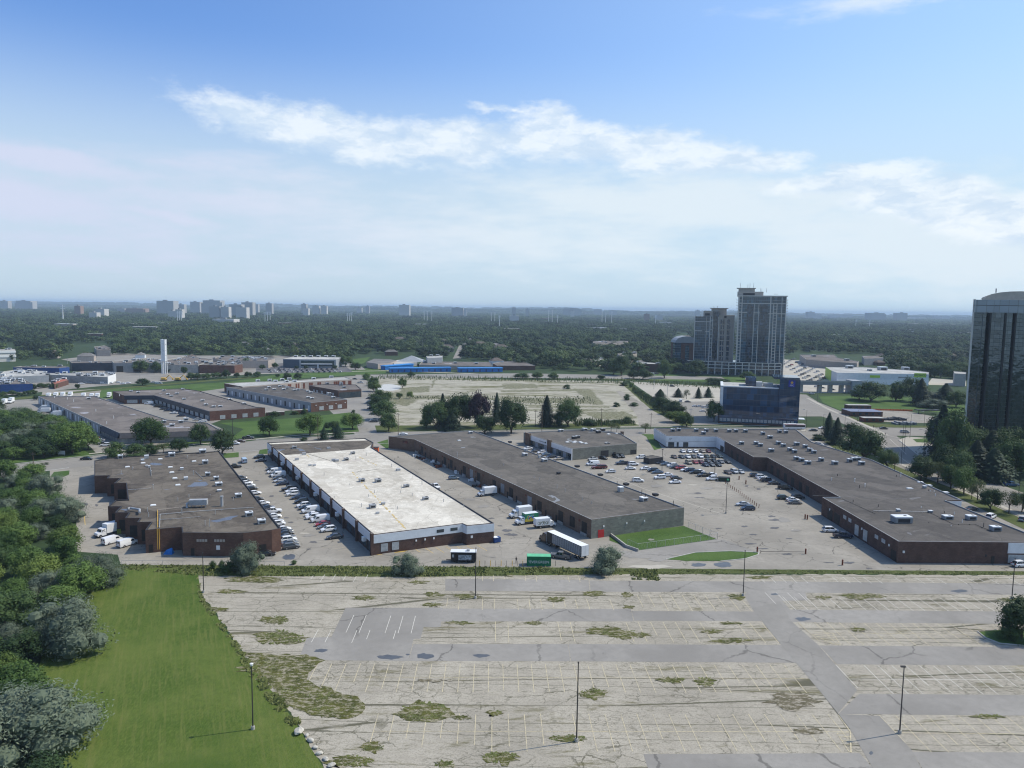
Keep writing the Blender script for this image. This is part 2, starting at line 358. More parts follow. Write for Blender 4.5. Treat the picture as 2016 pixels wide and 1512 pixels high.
def grass(name, a, b_, stripes=0., scale=.5):
    m, t, b = new_mat(name, .95, .15); p = pos(t)
    n = t.noise(p, .06, 5, .65, .5); g = t.noise(t.vec('MULTIPLY', p, (2.5, .7, 1)), scale*2.4, 5, .8); f = t.noise(p, 5, 3, .8)
    c = t.mix(t.ramp(n, .32, .68), a, b_); c = t.mix(t.ramp(g, .38, .72, 0, .6), c, sc(b_, 1.45))
    c = t.mix(t.ramp(f, .45, .75, 0, .5), c, sc(a, .55))
    if stripes:
        r0 = t.new('ShaderNodeMapping'); r0.inputs['Rotation'].default_value = (0, 0, R(-24)); t.l.new(p, r0.inputs[0]); rt = t.new('ShaderNodeMapping'); rt.inputs['Scale'].default_value = (1.1, .06, 1); t.l.new(r0.outputs[0], rt.inputs[0])
        wv = t.noise(rt.outputs[0], 1.3, 5, .75); c = t.mix(t.ramp(wv, .45, .72, 0, stripes*2), c, (.14, .15, .045)); c = t.mix(t.ramp(t.noise(p, .035, 4, .6), .5, .7, 0, .5), c, (.03, .075, .008))
    t.put(b.inputs['Base Color'], c)
    bp = t.new('ShaderNodeBump'); bp.inputs['Strength'].default_value = .6; bp.inputs['Distance'].default_value = .1
    t.put(bp.inputs['Height'], f); t.l.new(bp.outputs[0], b.inputs['Normal'])
    return m
def mossmat(name, a, b_, bare):
    m, t, b = new_mat(name, .95, .15); p = pos(t)
    n = t.noise(p, .35, 6, .75); g = t.noise(t.vec('MULTIPLY', p, (.6, 1.4, 1)), .9, 6, .85); f = t.noise(p, 3.5, 4, .8)
    c = t.mix(t.ramp(n, .35, .65), a, b_); c = t.mix(t.ramp(f, .4, .7, 0, .6), c, sc(a, .55)); c = t.mix(t.ramp(g, .50, .56, 0, .9), c, bare)
    t.put(b.inputs['Base Color'], c); bp = t.new('ShaderNodeBump'); bp.inputs['Strength'].default_value = .7; bp.inputs['Distance'].default_value = .12
    t.put(bp.inputs['Height'], f); t.l.new(bp.outputs[0], b.inputs['Normal']); return m
MT['lawn'] = grass('mown_lawn', (.048, .086, .012), (.094, .126, .027), .34); MT['turf'] = grass('bright_turf', (.038, .078, .016), (.075, .125, .032), 0)
MT['rough'] = grass('rough_grass', (.05, .07, .018), (.09, .105, .035), 0); MT['soil'] = grass('ground_cover', (.022, .042, .018), (.04, .065, .025), 0)
MT['moss'] = mossmat('moss_and_weeds', (.050, .058, .015), (.115, .115, .03), (.30, .27, .20)); MT['mossd'] = mossmat('dry_weeds', (.10, .09, .055), (.16, .14, .09), (.33, .30, .24))
def linemat(name, c, wear=.5):
    m, t, b = new_mat(name, .9, .2); p = pos(t)
    n = t.noise(p, 1.6, 5, .8)
    t.put(b.inputs['Base Color'], t.mix(t.ramp(n, .42, .62, 0, wear), c, (.30, .28, .23))); return m
MT['line'] = linemat('faded_yellow_line', (.54, .47, .31), .8); MT['wline'] = linemat('faded_white_line', (.58, .56, .50), .6); MT['yline'] = linemat('yellow_line', (.66, .46, .12), .3)

# ------------------------------------------------------------------ flat setting
LAY = [0]
def sheet(name, pts, z, mat, kind='structure', world=False, rag=0., seed=0):
    LAY[0] += 1; z += LAY[0]*.0003
    pts = [Vector((p[0], p[1], 0)) if world else P(*p) for p in pts]
    if rag:
        rnd = random.Random(seed); out = []
        for i, a in enumerate(pts):
            b = pts[(i+1) % len(pts)]; n = max(1, int((b-a).length/1.2)); nrm = Vector((-(b-a).y, (b-a).x, 0)).normalized()
            for k in range(n):
                out.append(a.lerp(b, k/n)+nrm*rnd.uniform(-rag, rag))
        pts = out
    if area(pts) < 0: pts = pts[::-1]
    b = MB(); b.v = [(p.x, p.y, z) for p in pts]
    for tr in tessellate_polygon([pts]):
        a, c, d = tr
        if (pts[c]-pts[a]).cross(pts[d]-pts[a]).z < 0: c, d = d, c
        b.f.append((a, c, d)); b.m.append(0)
    return tag(b.build(name, mat), kind=kind)
def path(name, pts, width, z, mat, h=.0, kind='structure'):
    LAY[0] += 1; z += LAY[0]*.0003
    w_ = [P(*p) for p in pts]; b = MB()
    for i in range(len(w_)-1):
        d = w_[i+1]-w_[i]
        if h: b.obox((w_[i]+w_[i+1])/2, math.atan2(d.y, d.x), d.length+width*.5, width, z+i*.0005, z+h+i*.0005)
        else:
            n = Vector((-d.y, d.x, 0)).normalized()*width/2; zz = Vector((0, 0, z))
            b.quad(w_[i]-n+zz, w_[i+1]-n+zz, w_[i+1]+n+zz, w_[i]+n+zz)
    return tag(b.build(name, mat), kind=kind)
g = MB()
GR = [(-16000, -400), (16000, -400), (30000, 26000), (-30000, 26000)]
g.poly([(x, y, 0) for x, y in GR]); tag(g.build('ground', MT['soil']), kind='structure')
# hills closing the horizon
hb = MB(); NX = 160
rh = random.Random(3)
for (D, amp, base, x0, x1) in ((9500, 22, 34, -9000, 9000), (12500, 26, 56, -12000, 12000)):
    rows = []
    for i in range(NX+1):
        x = x0+(x1-x0)*i/NX; hh = base+amp*(mnoise.noise(Vector((x/1500, D/700, 0)))+.5*mnoise.noise(Vector((x/420, D, 3)))+.3*mnoise.noise(Vector((x/110, D, 9))))
        u = x/D
        hh += (10 if -.35 < u < .1 else 0)-(12 if u > .35 else 0)
        rows.append((x, D-math.sqrt(max(0, 1))*0, max(6, hh)))
    k = len(hb.v)
    for x, y, z in rows: hb.v += [(x, y-600, -1), (x, y, z), (x, y+900, -1)]
    for i in range(NX):
        a = k+3*i
        hb.f += [(a, a+3, a+4, a+1), (a+1, a+4, a+5, a+2)]; hb.m += [0, 0]
tag(hb.build('hills', MT['soil'], smooth=False), kind='structure')

YARD = [(-120, 952), (0, 937), (98, 925), (99, 965), (151, 999), (150, 1045), (138, 1062), (137, 1085), (232, 1092), (238, 1113), (900, 1116), (1500, 1121), (2100, 1127), (2300, 1127), (2100, 1000), (1900, 930), (1750, 880), (1600, 850), (1290, 846), (760, 850), (300, 888)]
LAY[0] = 0
sheet('yard_pavement', YARD, .012, MT['yard'])
LOT = [(385, 1134), (400, 1180), (430, 1215), (455, 1255), (480, 1290), (520, 1340), (560, 1390), (585, 1425), (612, 1470), (660, 1545), (750, 1700), (2700, 1700), (2300, 1133), (1200, 1130)]
sheet('old_parking_lot', LOT, .012, MT['oldlot'], rag=.5)
MT['padmoss'] = mossmat('dry_pad_weeds', (.085, .095, .04), (.17, .165, .08), (.33, .31, .25))
sheet('lawn', [(215, 1116), (388, 1121), (398, 1180), (428, 1215), (453, 1255), (478, 1290), (518, 1340), (558, 1390), (583, 1425), (610, 1470), (662, 1550), (640, 1640), (60, 1640), (60, 1400), (80, 1300), (120, 1200)], .03, MT['lawn'])
sheet('grass_verge', [(232, 1112), (900, 1116), (1500, 1121), (2300, 1127), (2300, 1134), (1500, 1129), (1200, 1131), (800, 1136), (388, 1133), (225, 1120)], .02, MT['rough'], rag=.15)
# repaved strips
for pts in ([lb(1085, 115), lb(1897, 120), lb(1903, 185), lb(1085, 182)], [(1161, 1143), (1480, 1145), (1470, 1166), (1163, 1165)],
            [(1480, 1145), (1558, 1144.5), (1585, 1165), (1591, 1182), (1540, 1183), (1560, 1205), (1480, 1197), (1465, 1173), (1470, 1166)],
            [(1560, 1145), (2300, 1152), (2300, 1174), (1587, 1167)],
            [lb(520, 278), lb(1072, 278), lb(1058, 388), lb(962, 388), lb(945, 453), lb(905, 455), lb(875, 580), lb(252, 575), lb(300, 450), lb(440, 443)],
            [lb(1074, 283), (1242, 1199), (1247, 1223.5), (868, 1223.5)], [(1243.5, 1203), (1486, 1204), (1499, 1223), (1249, 1222)],
            [(1538, 1200), (2300, 1207), (2300, 1231), (1560, 1225)], [lb(905, 485), (1118, 1268), (1123, 1302), (804, 1301.5)],
            [(1119.5, 1268), (1539, 1270), (1570, 1305), (1124.5, 1302)], [(1613, 1271), (2300, 1276), (2300, 1312), (1648, 1308)],
            [(1692, 1366), (2400, 1371), (2400, 1412), (1650, 1406)], [(1267, 1485), (1692, 1483), (1718, 1512), (1760, 1560), (1290, 1560)],
            [(1797, 1480.5), (2500, 1484), (2600, 1570), (1850, 1570)]):
    sheet('repaved_strip', pts, .022, MT['strip'])
sheet('driveway', [(1480, 1197.5), (1536, 1184), (1558, 1223), (1612, 1271), (1688, 1359), (1649, 1406), (1735, 1410), (1797, 1480), (1813, 1512), (1870, 1600), (1780, 1600), (1718, 1512), (1674, 1436), (1620, 1368), (1564, 1302), (1500, 1223)], .030, MT['drive'])
for q in ((632, 1281, 14, 4), (767, 1294, 26, 5), (837, 1292, 18, 6), (948, 1291, 18, 4), (803, 1289, 4, 2), (1580, 1219, 15, 4), (1525, 1170, 8, 2), (1715, 1483, 4, 4), (1890, 1164, 18, 3), (570, 1097, 14, 6), (1377, 1112, 16, 4), (1424, 1112, 18, 6)):
    rr = random.Random(q[0]); pts = [(q[0]+q[2]*cos(a*pi/9)*rr.uniform(.7, 1.15), q[1]+q[3]*sin(a*pi/9)*rr.uniform(.6, 1.15)) for a in range(18)]
    sheet('wet_stain', pts, .034, MT['puddle'], rag=.05)
MOSS = [(541,1221,32,9),(548,1256,52,13),(530,1318,62,20),(600,1366,62,26),(650,1396,62,16),(835,1402,57,22),(909,1413,18,6),(974,1405,18,6),(1167,1366,28,11),(733,1471,24,12),(986,1492,40,14),(875,1506,20,8),(716,1177,27,6),(823,1147,20,4),(854,1171,22,5),(917,1175,30,5),(851,1191,27,4),(1095,1180,18,6),(1170,1169,26,6),(900,1227,30,4),(1190,1242,40,10),(1052,1227,20,4),(500,1142,55,8),(1000,1134,12,3),(1232,1250,45,10),(1402,1244,25,4),(1439,1228,24,4),(1443,1262,48,5),(1450,1176,22,7),(1497,1137,28,4),(1698,1174,47,6),(1621,1177,16,4),(1690,1240,18,4),(1322,1339,30,7),(1389,1343,22,10),(1945,1412,36,4),(1235,1171,10,6),(1238,1195,12,4),(1985,1181,24,4),(455,1165,30,5),(430,1200,22,5),(690,1500,50,12),(1120,1455,40,8)]
for i, q in enumerate(MOSS):
    rr = random.Random(q[0]); pts = [(q[0]+q[2]*cos(a*pi/13)*rr.uniform(.5, 1.25), q[1]+q[3]*sin(a*pi/13)*rr.uniform(.45, 1.2)) for a in range(26)]
    sheet('weed_patch', pts, .042, MT['moss'], kind='stuff', rag=.4, seed=i)
for i, q in enumerate(((1560, 1380, 57, 20), (1592, 1440, 36, 9), (850, 1340, 40, 4))):
    rr = random.Random(q[0]); pts = [(q[0]+q[2]*cos(a*pi/13)*rr.uniform(.6, 1.1), q[1]+q[3]*sin(a*pi/13)*rr.uniform(.55, 1.1)) for a in range(26)]
    sheet('weed_patch', pts, .042, MT['mossd'], kind='stuff', rag=.3, seed=i)
# stall lines: rows given by the pixel ends of the row's centre line and the half lengths (m)
SP = 2.72
def stalls(p0, p1, la_, lb_, mat='line', centre=False, miss=.12, ang=91.5, wdt=.13, sp=SP, seed=0, name='parking_lines'):
    a = P(*p0); b_ = P(*p1); d = b_-a; n = int(d.length/sp); d.normalize(); u = Vector((cos(R(ang)), sin(R(ang)), 0)); m = MB(); rr = random.Random(p0[0]+seed)
    for i in range(n+1):
        if rr.random() < miss: continue
        c = a+d*sp*i; s0 = c+u*lb_; s1 = c-u*la_
        if rr.random() < .3: s1 = c-u*la_*rr.uniform(.3, .9)
        o_ = d*wdt/2; z = Vector((0, 0, .036))
        m.quad(s1-o_+z, s1+o_+z, s0+o_+z, s0-o_+z)
    if centre:
        o_ = u*wdt/2; z = Vector((0, 0, .040)); m.quad(a-o_+z, b_-o_+z, b_+o_+z, a+o_+z)
    tag(m.build(name, MT[mat]), kind='structure')
sheet('weed_patch', [(478, 1285), (600, 1290), (640, 1300), (610, 1320), (600, 1340), (640, 1362), (700, 1372), (720, 1395), (700, 1412), (640, 1416), (600, 1402), (570, 1392), (535, 1345)], .040, MT['moss'], kind='stuff', rag=.5, seed=3)
stalls((592, 1138), (722, 1138), 2.6, 2.4, 'wline'); stalls((950, 1138), (1156, 1140), 2.2, 2.2); stalls((1500, 1141), (2200, 1146), 2.2, 2.2, 'wline')
stalls((880, 1189), (1246, 1190), 3.4, 3.2, 'line', miss=.2); stalls((1262, 1187), (1480, 1189), 4.6, 5.0, 'line'); stalls((1556, 1190), (2200, 1195), 3.2, 4.8, 'wline', miss=.05)
stalls((1515, 1176), (1590, 1177), 4, 3, 'wline', miss=0)
stalls((950, 1243), (1240, 1245), 5, 5, 'line', miss=.35); stalls((1240, 1244), (1520, 1246), 5, 5, 'line', miss=.1); stalls((1600, 1246), (2200, 1252), 5.6, 5.4, 'line', True, .05)
stalls((612, 1333), (1590, 1336), 5.3, 5.3, 'line', True, .04); stalls((1672, 1337), (2300, 1341), 5.4, 5.4, 'wline', True, .05)
stalls((735, 1440), (1672, 1441), 5.5, 5.3, 'line', True, .08); stalls((1764, 1443), (2300, 1447), 5.4, 5.4, 'line', True, .0)
stalls((690, 1226), (822, 1228), 5, 4, 'wline', miss=.1); stalls((620, 1252), (800, 1254), 3, 3, 'wline', miss=.2)
def hatch(pts, n, mat='line', w_=.14, z=.044):
    q = [P(*p) for p in pts]; m = MB()
    def seg(a, b_):
        d = (b_-a).normalized(); o_ = Vector((-d.y, d.x, 0))*w_/2; zz = Vector((0, 0, z)); m.quad(a-o_+zz, b_-o_+zz, b_+o_+zz, a+o_+zz)
    for i in range(len(q)): seg(q[i], q[(i+1) % len(q)])
    for i in range(1, n): seg(q[0].lerp(q[1], i/n), q[3].lerp(q[2], i/n))
    tag(m.build('hatched_island_paint', MT[mat]), kind='structure')
hatch([(1600, 1250), (1640, 1268), (1655, 1269), (1640, 1247)], 5); hatch([(1648, 1444), (1672, 1481), (1676, 1481), (1674, 1443)], 5); hatch([(1990, 1312), (2040, 1330), (2060, 1330), (2030, 1311)], 5)
path('paint_edge', [(1650, 1408), (1674, 1441), (1675, 1482)], .16, .046, MT['line'])
path('paint_edge', [(1570, 1225), (1590, 1243), (1612, 1262), (1650, 1270)], .14, .046, MT['line'])
hatch([r2(1720, 1172), r2(1790, 1140), r3(60, 1105), r3(-20, 1140)], 12, 'yline', .25)
stalls(r3(120, 1135), r3(820, 1100), 2.7, 2.7, 'yline', miss=0, ang=118+4, name='yard_parking_lines', sp=3.0)
stalls(r2(1180, 1080), r2(1450, 1120), 2.6, 2.6, 'line', miss=.2, ang=28, name='yard_parking_lines', sp=2.8)
path('yellow_yard_line', [r1(770, 710), r1(835, 760), r1(845, 875)], .16, .036, MT['yline'])
path('yard_joint', [r4(0, 380), r4(350, 520), r4(1110, 765)], .5, .02, MT['walk'])
path('yard_joint', [r4(1050, 400), r4(1160, 480)], .3, .02, MT['walk'])
# ------------------------------------------------------------------ mid-ground setting
LAY[0] = 0
Z1, Z2, Z3, Z4 = .03, .06, .09, .12
sheet('street', [(-120, 934), (0, 918), (110, 905), (190, 897), (310, 886), (430, 876), (504, 867), (600, 861), (700, 856.5), (790, 852.5), (930, 849), (1030, 847), (1138, 846), (1300, 844), (1512, 842.5), (1600, 842), (1690, 842), (1860, 841), (2200, 838), (2200, 858), (1860, 859), (1770, 858), (1640, 858), (1290, 857), (1030, 864), (900, 866), (760, 873), (600, 881), (510, 886), (440, 892), (300, 905), (185, 916), (100, 926), (0, 938), (-120, 953)], Z1, MT['street'])
for nm, ln in (('kerb', [(-100, 931), (0, 917), (110, 904), (190, 896), (310, 885), (430, 875)]), ('kerb', [(504, 866), (600, 860), (706, 855.5)]), ('kerb', [(740, 853.5), (930, 848), (1138, 845), (1270, 843.6)]),
               ('kerb', [(1330, 843), (1512, 841.5), (1560, 841)]), ('kerb', [(-100, 955), (0, 939), (135, 921.5)]), ('kerb', [(510, 887), (445, 892.6)]), ('kerb', [(740, 874), (900, 867), (1030, 865)])):
    path(nm, ln, .5, 0, MT['kerb'], h=.14)
path('pavement', [(740, 850.5), (930, 845), (1138, 842), (1512, 838)], 2.0, Z2, MT['walk']); path('pavement', [(0, 912), (190, 892), (430, 871), (600, 856), (700, 851.5)], 1.8, Z2, MT['walk'])
sheet('grass_strip', [r1(535, 350), r1(690, 335), r1(685, 375), r1(640, 395), r1(500, 400)], Z2, MT['turf'])
sheet('grass_strip', [r1(0, 275), r1(500, 225), r1(790, 200), r1(920, 195), r1(800, 105), r1(500, 100), (0, 870)], Z2, MT['turf'])
sheet('grass_strip', [q5(1760, 690), q5(1880, 680), q5(1880, 720), q5(1760, 728)], Z3, MT['turf']); sheet('grass_strip', [q6(30, 665), q6(90, 655), q6(90, 695), q6(20, 695)], Z3, MT['turf'])
sheet('grass_strip', [q6(955, 605), q6(1040, 580), q6(1045, 650), q6(1030, 655)], Z2, MT['turf'])
sheet('left_yard_pavement', [(-100, 800), (0, 789), (75, 785), (110, 782), (250, 775), (360, 812), (440, 845), (437, 860), (300, 878), (190, 893), (178, 880), (150, 862), (120, 845), (40, 822), (0, 811), (-100, 800)], Z1, MT['drive'])
sheet('left_yard_pavement', [(230, 770), (420, 760), (700, 740), (735, 755), (760, 850), (700, 856), (640, 800), (450, 822), (400, 840), (330, 830), (250, 790)], Z1, MT['drive'])
sheet('green_lawn', [(455, 832), (600, 822), (690, 812), (700, 830), (707, 850), (600, 853), (520, 856), (455, 862), (480, 845), (432, 833)], Z3, MT['turf'])
sheet('grass_strip', [(307, 880), (440, 866), (530, 858), (450, 858), (400, 866)], Z2, MT['turf'])
sheet('lane', [(708, 756), (722, 756), (735, 800), (745, 830), (757, 856), (706, 858), (703, 830), (695, 785)], Z2, MT['drive'])
sheet('grass_strip', [(738, 838), (900, 838), (1000, 836), (1240, 832), (1262, 838), (1138, 843), (930, 846.5), (742, 851)], Z3, MT['rough'])
sheet('concrete_pad', [(745, 742), (810, 742), (1010, 748), (1225, 750), (1262, 790), (1340, 838), (1140, 842), (760, 848), (742, 800)], Z2, MT['farpad'])
for i, q in enumerate(([(790, 764), (846, 760), (844, 772), (792, 773)], [(804, 781), (960, 780), (967, 785), (817, 786)], [(987, 757), (1054, 756), (1058, 764), (992, 766)], [(954, 783), (1160, 785), (1160, 793), (1030, 793), (960, 787)], [(985, 769), (1160, 766), (1160, 769.5), (990, 772)],
    [(1035, 798), (1200, 800), (1200, 803), (1040, 801)], [(1128, 765), (1163, 767), (1190, 797), (1168, 797)], [(1033, 786), (1163, 789), (1178, 795), (1033, 794)], [(760, 776), (800, 768), (820, 790), (800, 800), (775, 795)], [(1010, 806), (1210, 806), (1215, 808.5), (1010, 809)], [(930, 748), (1020, 748), (1020, 750), (930, 750)], [(1060, 752), (1180, 753), (1180, 755), (1060, 755)], [(1140, 812), (1230, 810), (1258, 824), (1180, 826)], [(850, 757), (854, 748), (858, 748), (850, 764)])):
    sheet('weed_patch', q, Z3, MT['padmoss'], kind='stuff', rag=1.3, seed=i)
sheet('pale_gravel_patch', [(765+24*cos(a*pi/10), 763+6.5*sin(a*pi/10)) for a in range(20)], Z3, simple('pale_gravel', (.46, .47, .46), .9, var=.1), rag=.6)
sheet('truck_yard', [(80, 785), (84, 770), (150, 768), (240, 764), (238, 790), (190, 800)], Z1, MT['yard'])
sheet('far_parking_lot', [(1240, 751), (1420, 762), (1420, 800), (1300, 792)], Z3, MT['walk'])
sheet('far_parking_lot', [(1300, 792), (1418, 790), (1440, 835), (1345, 838)], Z3, MT['street'])
sheet('drive_lane', [q7(820, 200), q7(860, 200), q7(1090, 330), q7(1330, 470), q7(1000, 475), q7(990, 400)], Z3, MT['yard'])
sheet('grass_strip', [q7(840, 125), q7(960, 160), q7(1090, 260), q7(1380, 380), q7(1420, 470), q7(1330, 470), q7(1100, 350), q7(930, 200)], Z3, MT['rough'])
sheet('grass_strip', [r4(1100//3, 0), q7(1020, 540), q7(1110, 540), q7(1180, 650), q7(1120, 665), q7(1080, 600)], Z2, MT['turf'])
sheet('green_lawn', [r4(0, 980), r4(735, 885), r4(1060, 1015), r4(280, 1130), r4(0, 1030)], .05, MT['turf'])
sheet('green_lawn', [r4(560, 1215), r4(850, 1150), r4(1200, 1135), r4(1480, 1150), r4(1470, 1170), r4(1350, 1210), r4(1100, 1235), r4(750, 1232)], .06, MT['turf'], rag=.2)
path('kerb', [r4(560, 1216), r4(850, 1150), r4(1200, 1136), r4(1480, 1150), r4(1475, 1172), r4(1350, 1212), r4(1100, 1237)], .25, 0, MT['kerb'], h=.15)
sheet('drive_lane', [r4(0, 1140), r4(280, 1130), r4(1060, 1018), r4(1130, 1020), r4(1480, 1148), r4(1200, 1134), r4(850, 1148), r4(560, 1214), r4(200, 1200)], .04, MT['strip'])
path('retaining_wall', [(1192, 1047), (1233, 1078), (1256, 1086)], .4, 0, MT['conc'], h=.8)
# avenue and crossing on the right
sheet('avenue', [q8(240, 225), q8(300, 228), q8(400, 290), q8(600, 370), q8(800, 470), q8(1000, 545), q8(1060, 590), q8(1215, 730), (1880, 940), (1960, 985), (2100, 1050), (2200, 1060), (2100, 1010), (1990, 985), (1900, 950), (1850, 930), (1770, 900), q8(900, 760), q8(760, 560), q8(560, 440), q8(420, 400), q8(230, 400)], Z2, MT['street'])
sheet('avenue', [(1840, 920), (1905, 935), (2300, 1075), (2300, 1110), (2050, 1030), (1960, 990), (1800, 925)], Z3, MT['street'])
path('pavement', [q8(310, 255), q8(470, 340), q8(700, 440), q8(880, 520), q8(930, 545)], 2.4, Z4, MT['walk']); path('pavement', [q8(-60, 470), q8(240, 470), q8(290, 520)], 3, Z4, MT['walk'])
sheet('plaza', [q8(1030, 585), q8(1100, 560), q8(1320, 575), q8(1300, 720), q8(1215, 725)], Z4, MT['walk']); path('kerb', [q8(1030, 588), q8(1215, 730), q8(1380, 800)], .5, 0, MT['kerb'], h=.28)
sheet('park_lawn', [q8(400, 240), q8(720, 235), q8(1000, 245), q8(1500, 260), q8(1560, 330), q8(1560, 400), q8(1200, 350), q8(800, 340), q8(560, 350), q8(430, 290)], Z3, MT['turf'])
sheet('grass_strip', [q8(600, 360), q8(760, 450), q8(1100, 475), q8(1560, 470), q8(1560, 490), q8(1000, 488), q8(800, 480), q8(590, 380)], Z3, MT['rough'])
sheet('lot', [q8(800, 350), q8(1100, 360), q8(1300, 400), q8(1420, 450), q8(1100, 455), q8(880, 440), q8(830, 400)], Z4, MT['yard'])
sheet('grass_strip', [q8(440, 600), q8(560, 580), q8(900, 740), q8(900, 790), q8(600, 700)], Z2, MT['rough'])
sheet('grass_strip', [q8(1140, 580), q8(1300, 570), q8(1300, 610), q8(1170, 605)], Z4+.03, MT['turf'])
for a, b_ in ((q8(715, 480), q8(830, 490)), (q8(800, 555), q8(900, 556)), (q8(930, 550), q8(1060, 575))):
    a = P(*a); b_ = P(*b_); m = MB(); d = (b_-a); n = max(4, int(d.length/1.2)); dn = d.normalized(); u = Vector((0.03, 1, 0)); zz = Vector((0, 0, Z4+.03))
    for i in range(n):
        c = a+d*i/n; m.quad(c-u*1.4+zz, c+dn*.6-u*1.4+zz, c+dn*.6+u*1.4+zz, c+u*1.4+zz)
    tag(m.build('zebra_crossing', MT['wline']), kind='structure')
for ln in ([q8(330, 290), q8(600, 400)], [q8(860, 580), q8(1010, 700), q8(1150, 800)], [q8(960, 580), q8(1090, 700)], [(1900, 955), (2080, 1025)]):
    path('lane_line', ln, .25, Z4+.02, MT['wline'])
path('grass_strip', [(1700, 897), (1790, 935), (1893, 975), (2010, 1030), (2080, 1062)], 7, Z2, MT['rough']); path('pavement', [(1725, 895), (1800, 925), (1893, 960), (2016, 1018), (2080, 1050)], 2.2, Z3, MT['walk'])
path('railway_bank', [(-60, 795), (200, 767), (430, 748), (740, 728), (900, 735), (1300, 750)], 10, Z1, MT['rough']); path('railway_track', [(440, 738), (600, 733), (760, 730), (1000, 738), (1420, 745)], 5, Z2, MT['walk'])
sheet('meadow', [(200, 768), (450, 752), (560, 735), (760, 722), (760, 735), (600, 744), (400, 770), (300, 785), (190, 785)], Z1, MT['turf'])
sheet('far_yard', [(228, 744), (370, 742), (375, 748), (230, 758)], Z2, MT['drive']); sheet('far_yard', [(100, 740), (370, 700), (560, 700), (700, 712), (720, 728), (480, 738), (200, 760), (0, 780)], Z1, MT['drive'])
sheet('far_car_park', [n2(0, 650), n2(200, 620), n2(680, 620), n2(760, 690), n2(0, 700)], Z2, MT['dark']); sheet('far_lawn', [n2(760, 590), n2(900, 572), n2(850, 620), n2(760, 640)], Z3, MT['turf'])
sheet('far_lawn', [n3(1080, 700), n3(1440, 710), n3(1900, 740), n3(1900, 775), n3(1080, 755)], Z2, MT['turf']); sheet('far_road', [n2(1600, 480), n2(1625, 480), n2(1615, 585), n2(1550, 585)], Z2, MT['street'])
sheet('far_road', [(700, 738), (1020, 735), (1420, 742), (1430, 748), (1020, 744), (700, 745)], Z2, MT['drive']); sheet('far_car_park', [n4(110, 590), n4(450, 610), n4(500, 780), n4(700, 790), n4(160, 840), n4(90, 700)], Z2, MT['walk'])
sheet('far_car_park', [q8(230, 160), q8(720, 165), q8(720, 215), q8(230, 215)], Z3, MT['walk'])
sheet('far_car_park', [n4(1290, 740), n4(1560, 760), n4(1560, 800), n4(1250, 790)], Z2, MT['walk']); sheet('far_car_park', [n1(480, 590), n1(900, 540), n1(1500, 560), n1(2000, 560), n1(2000, 640), n1(1560, 690), n1(900, 680)], Z2+.01, MT['drive'])

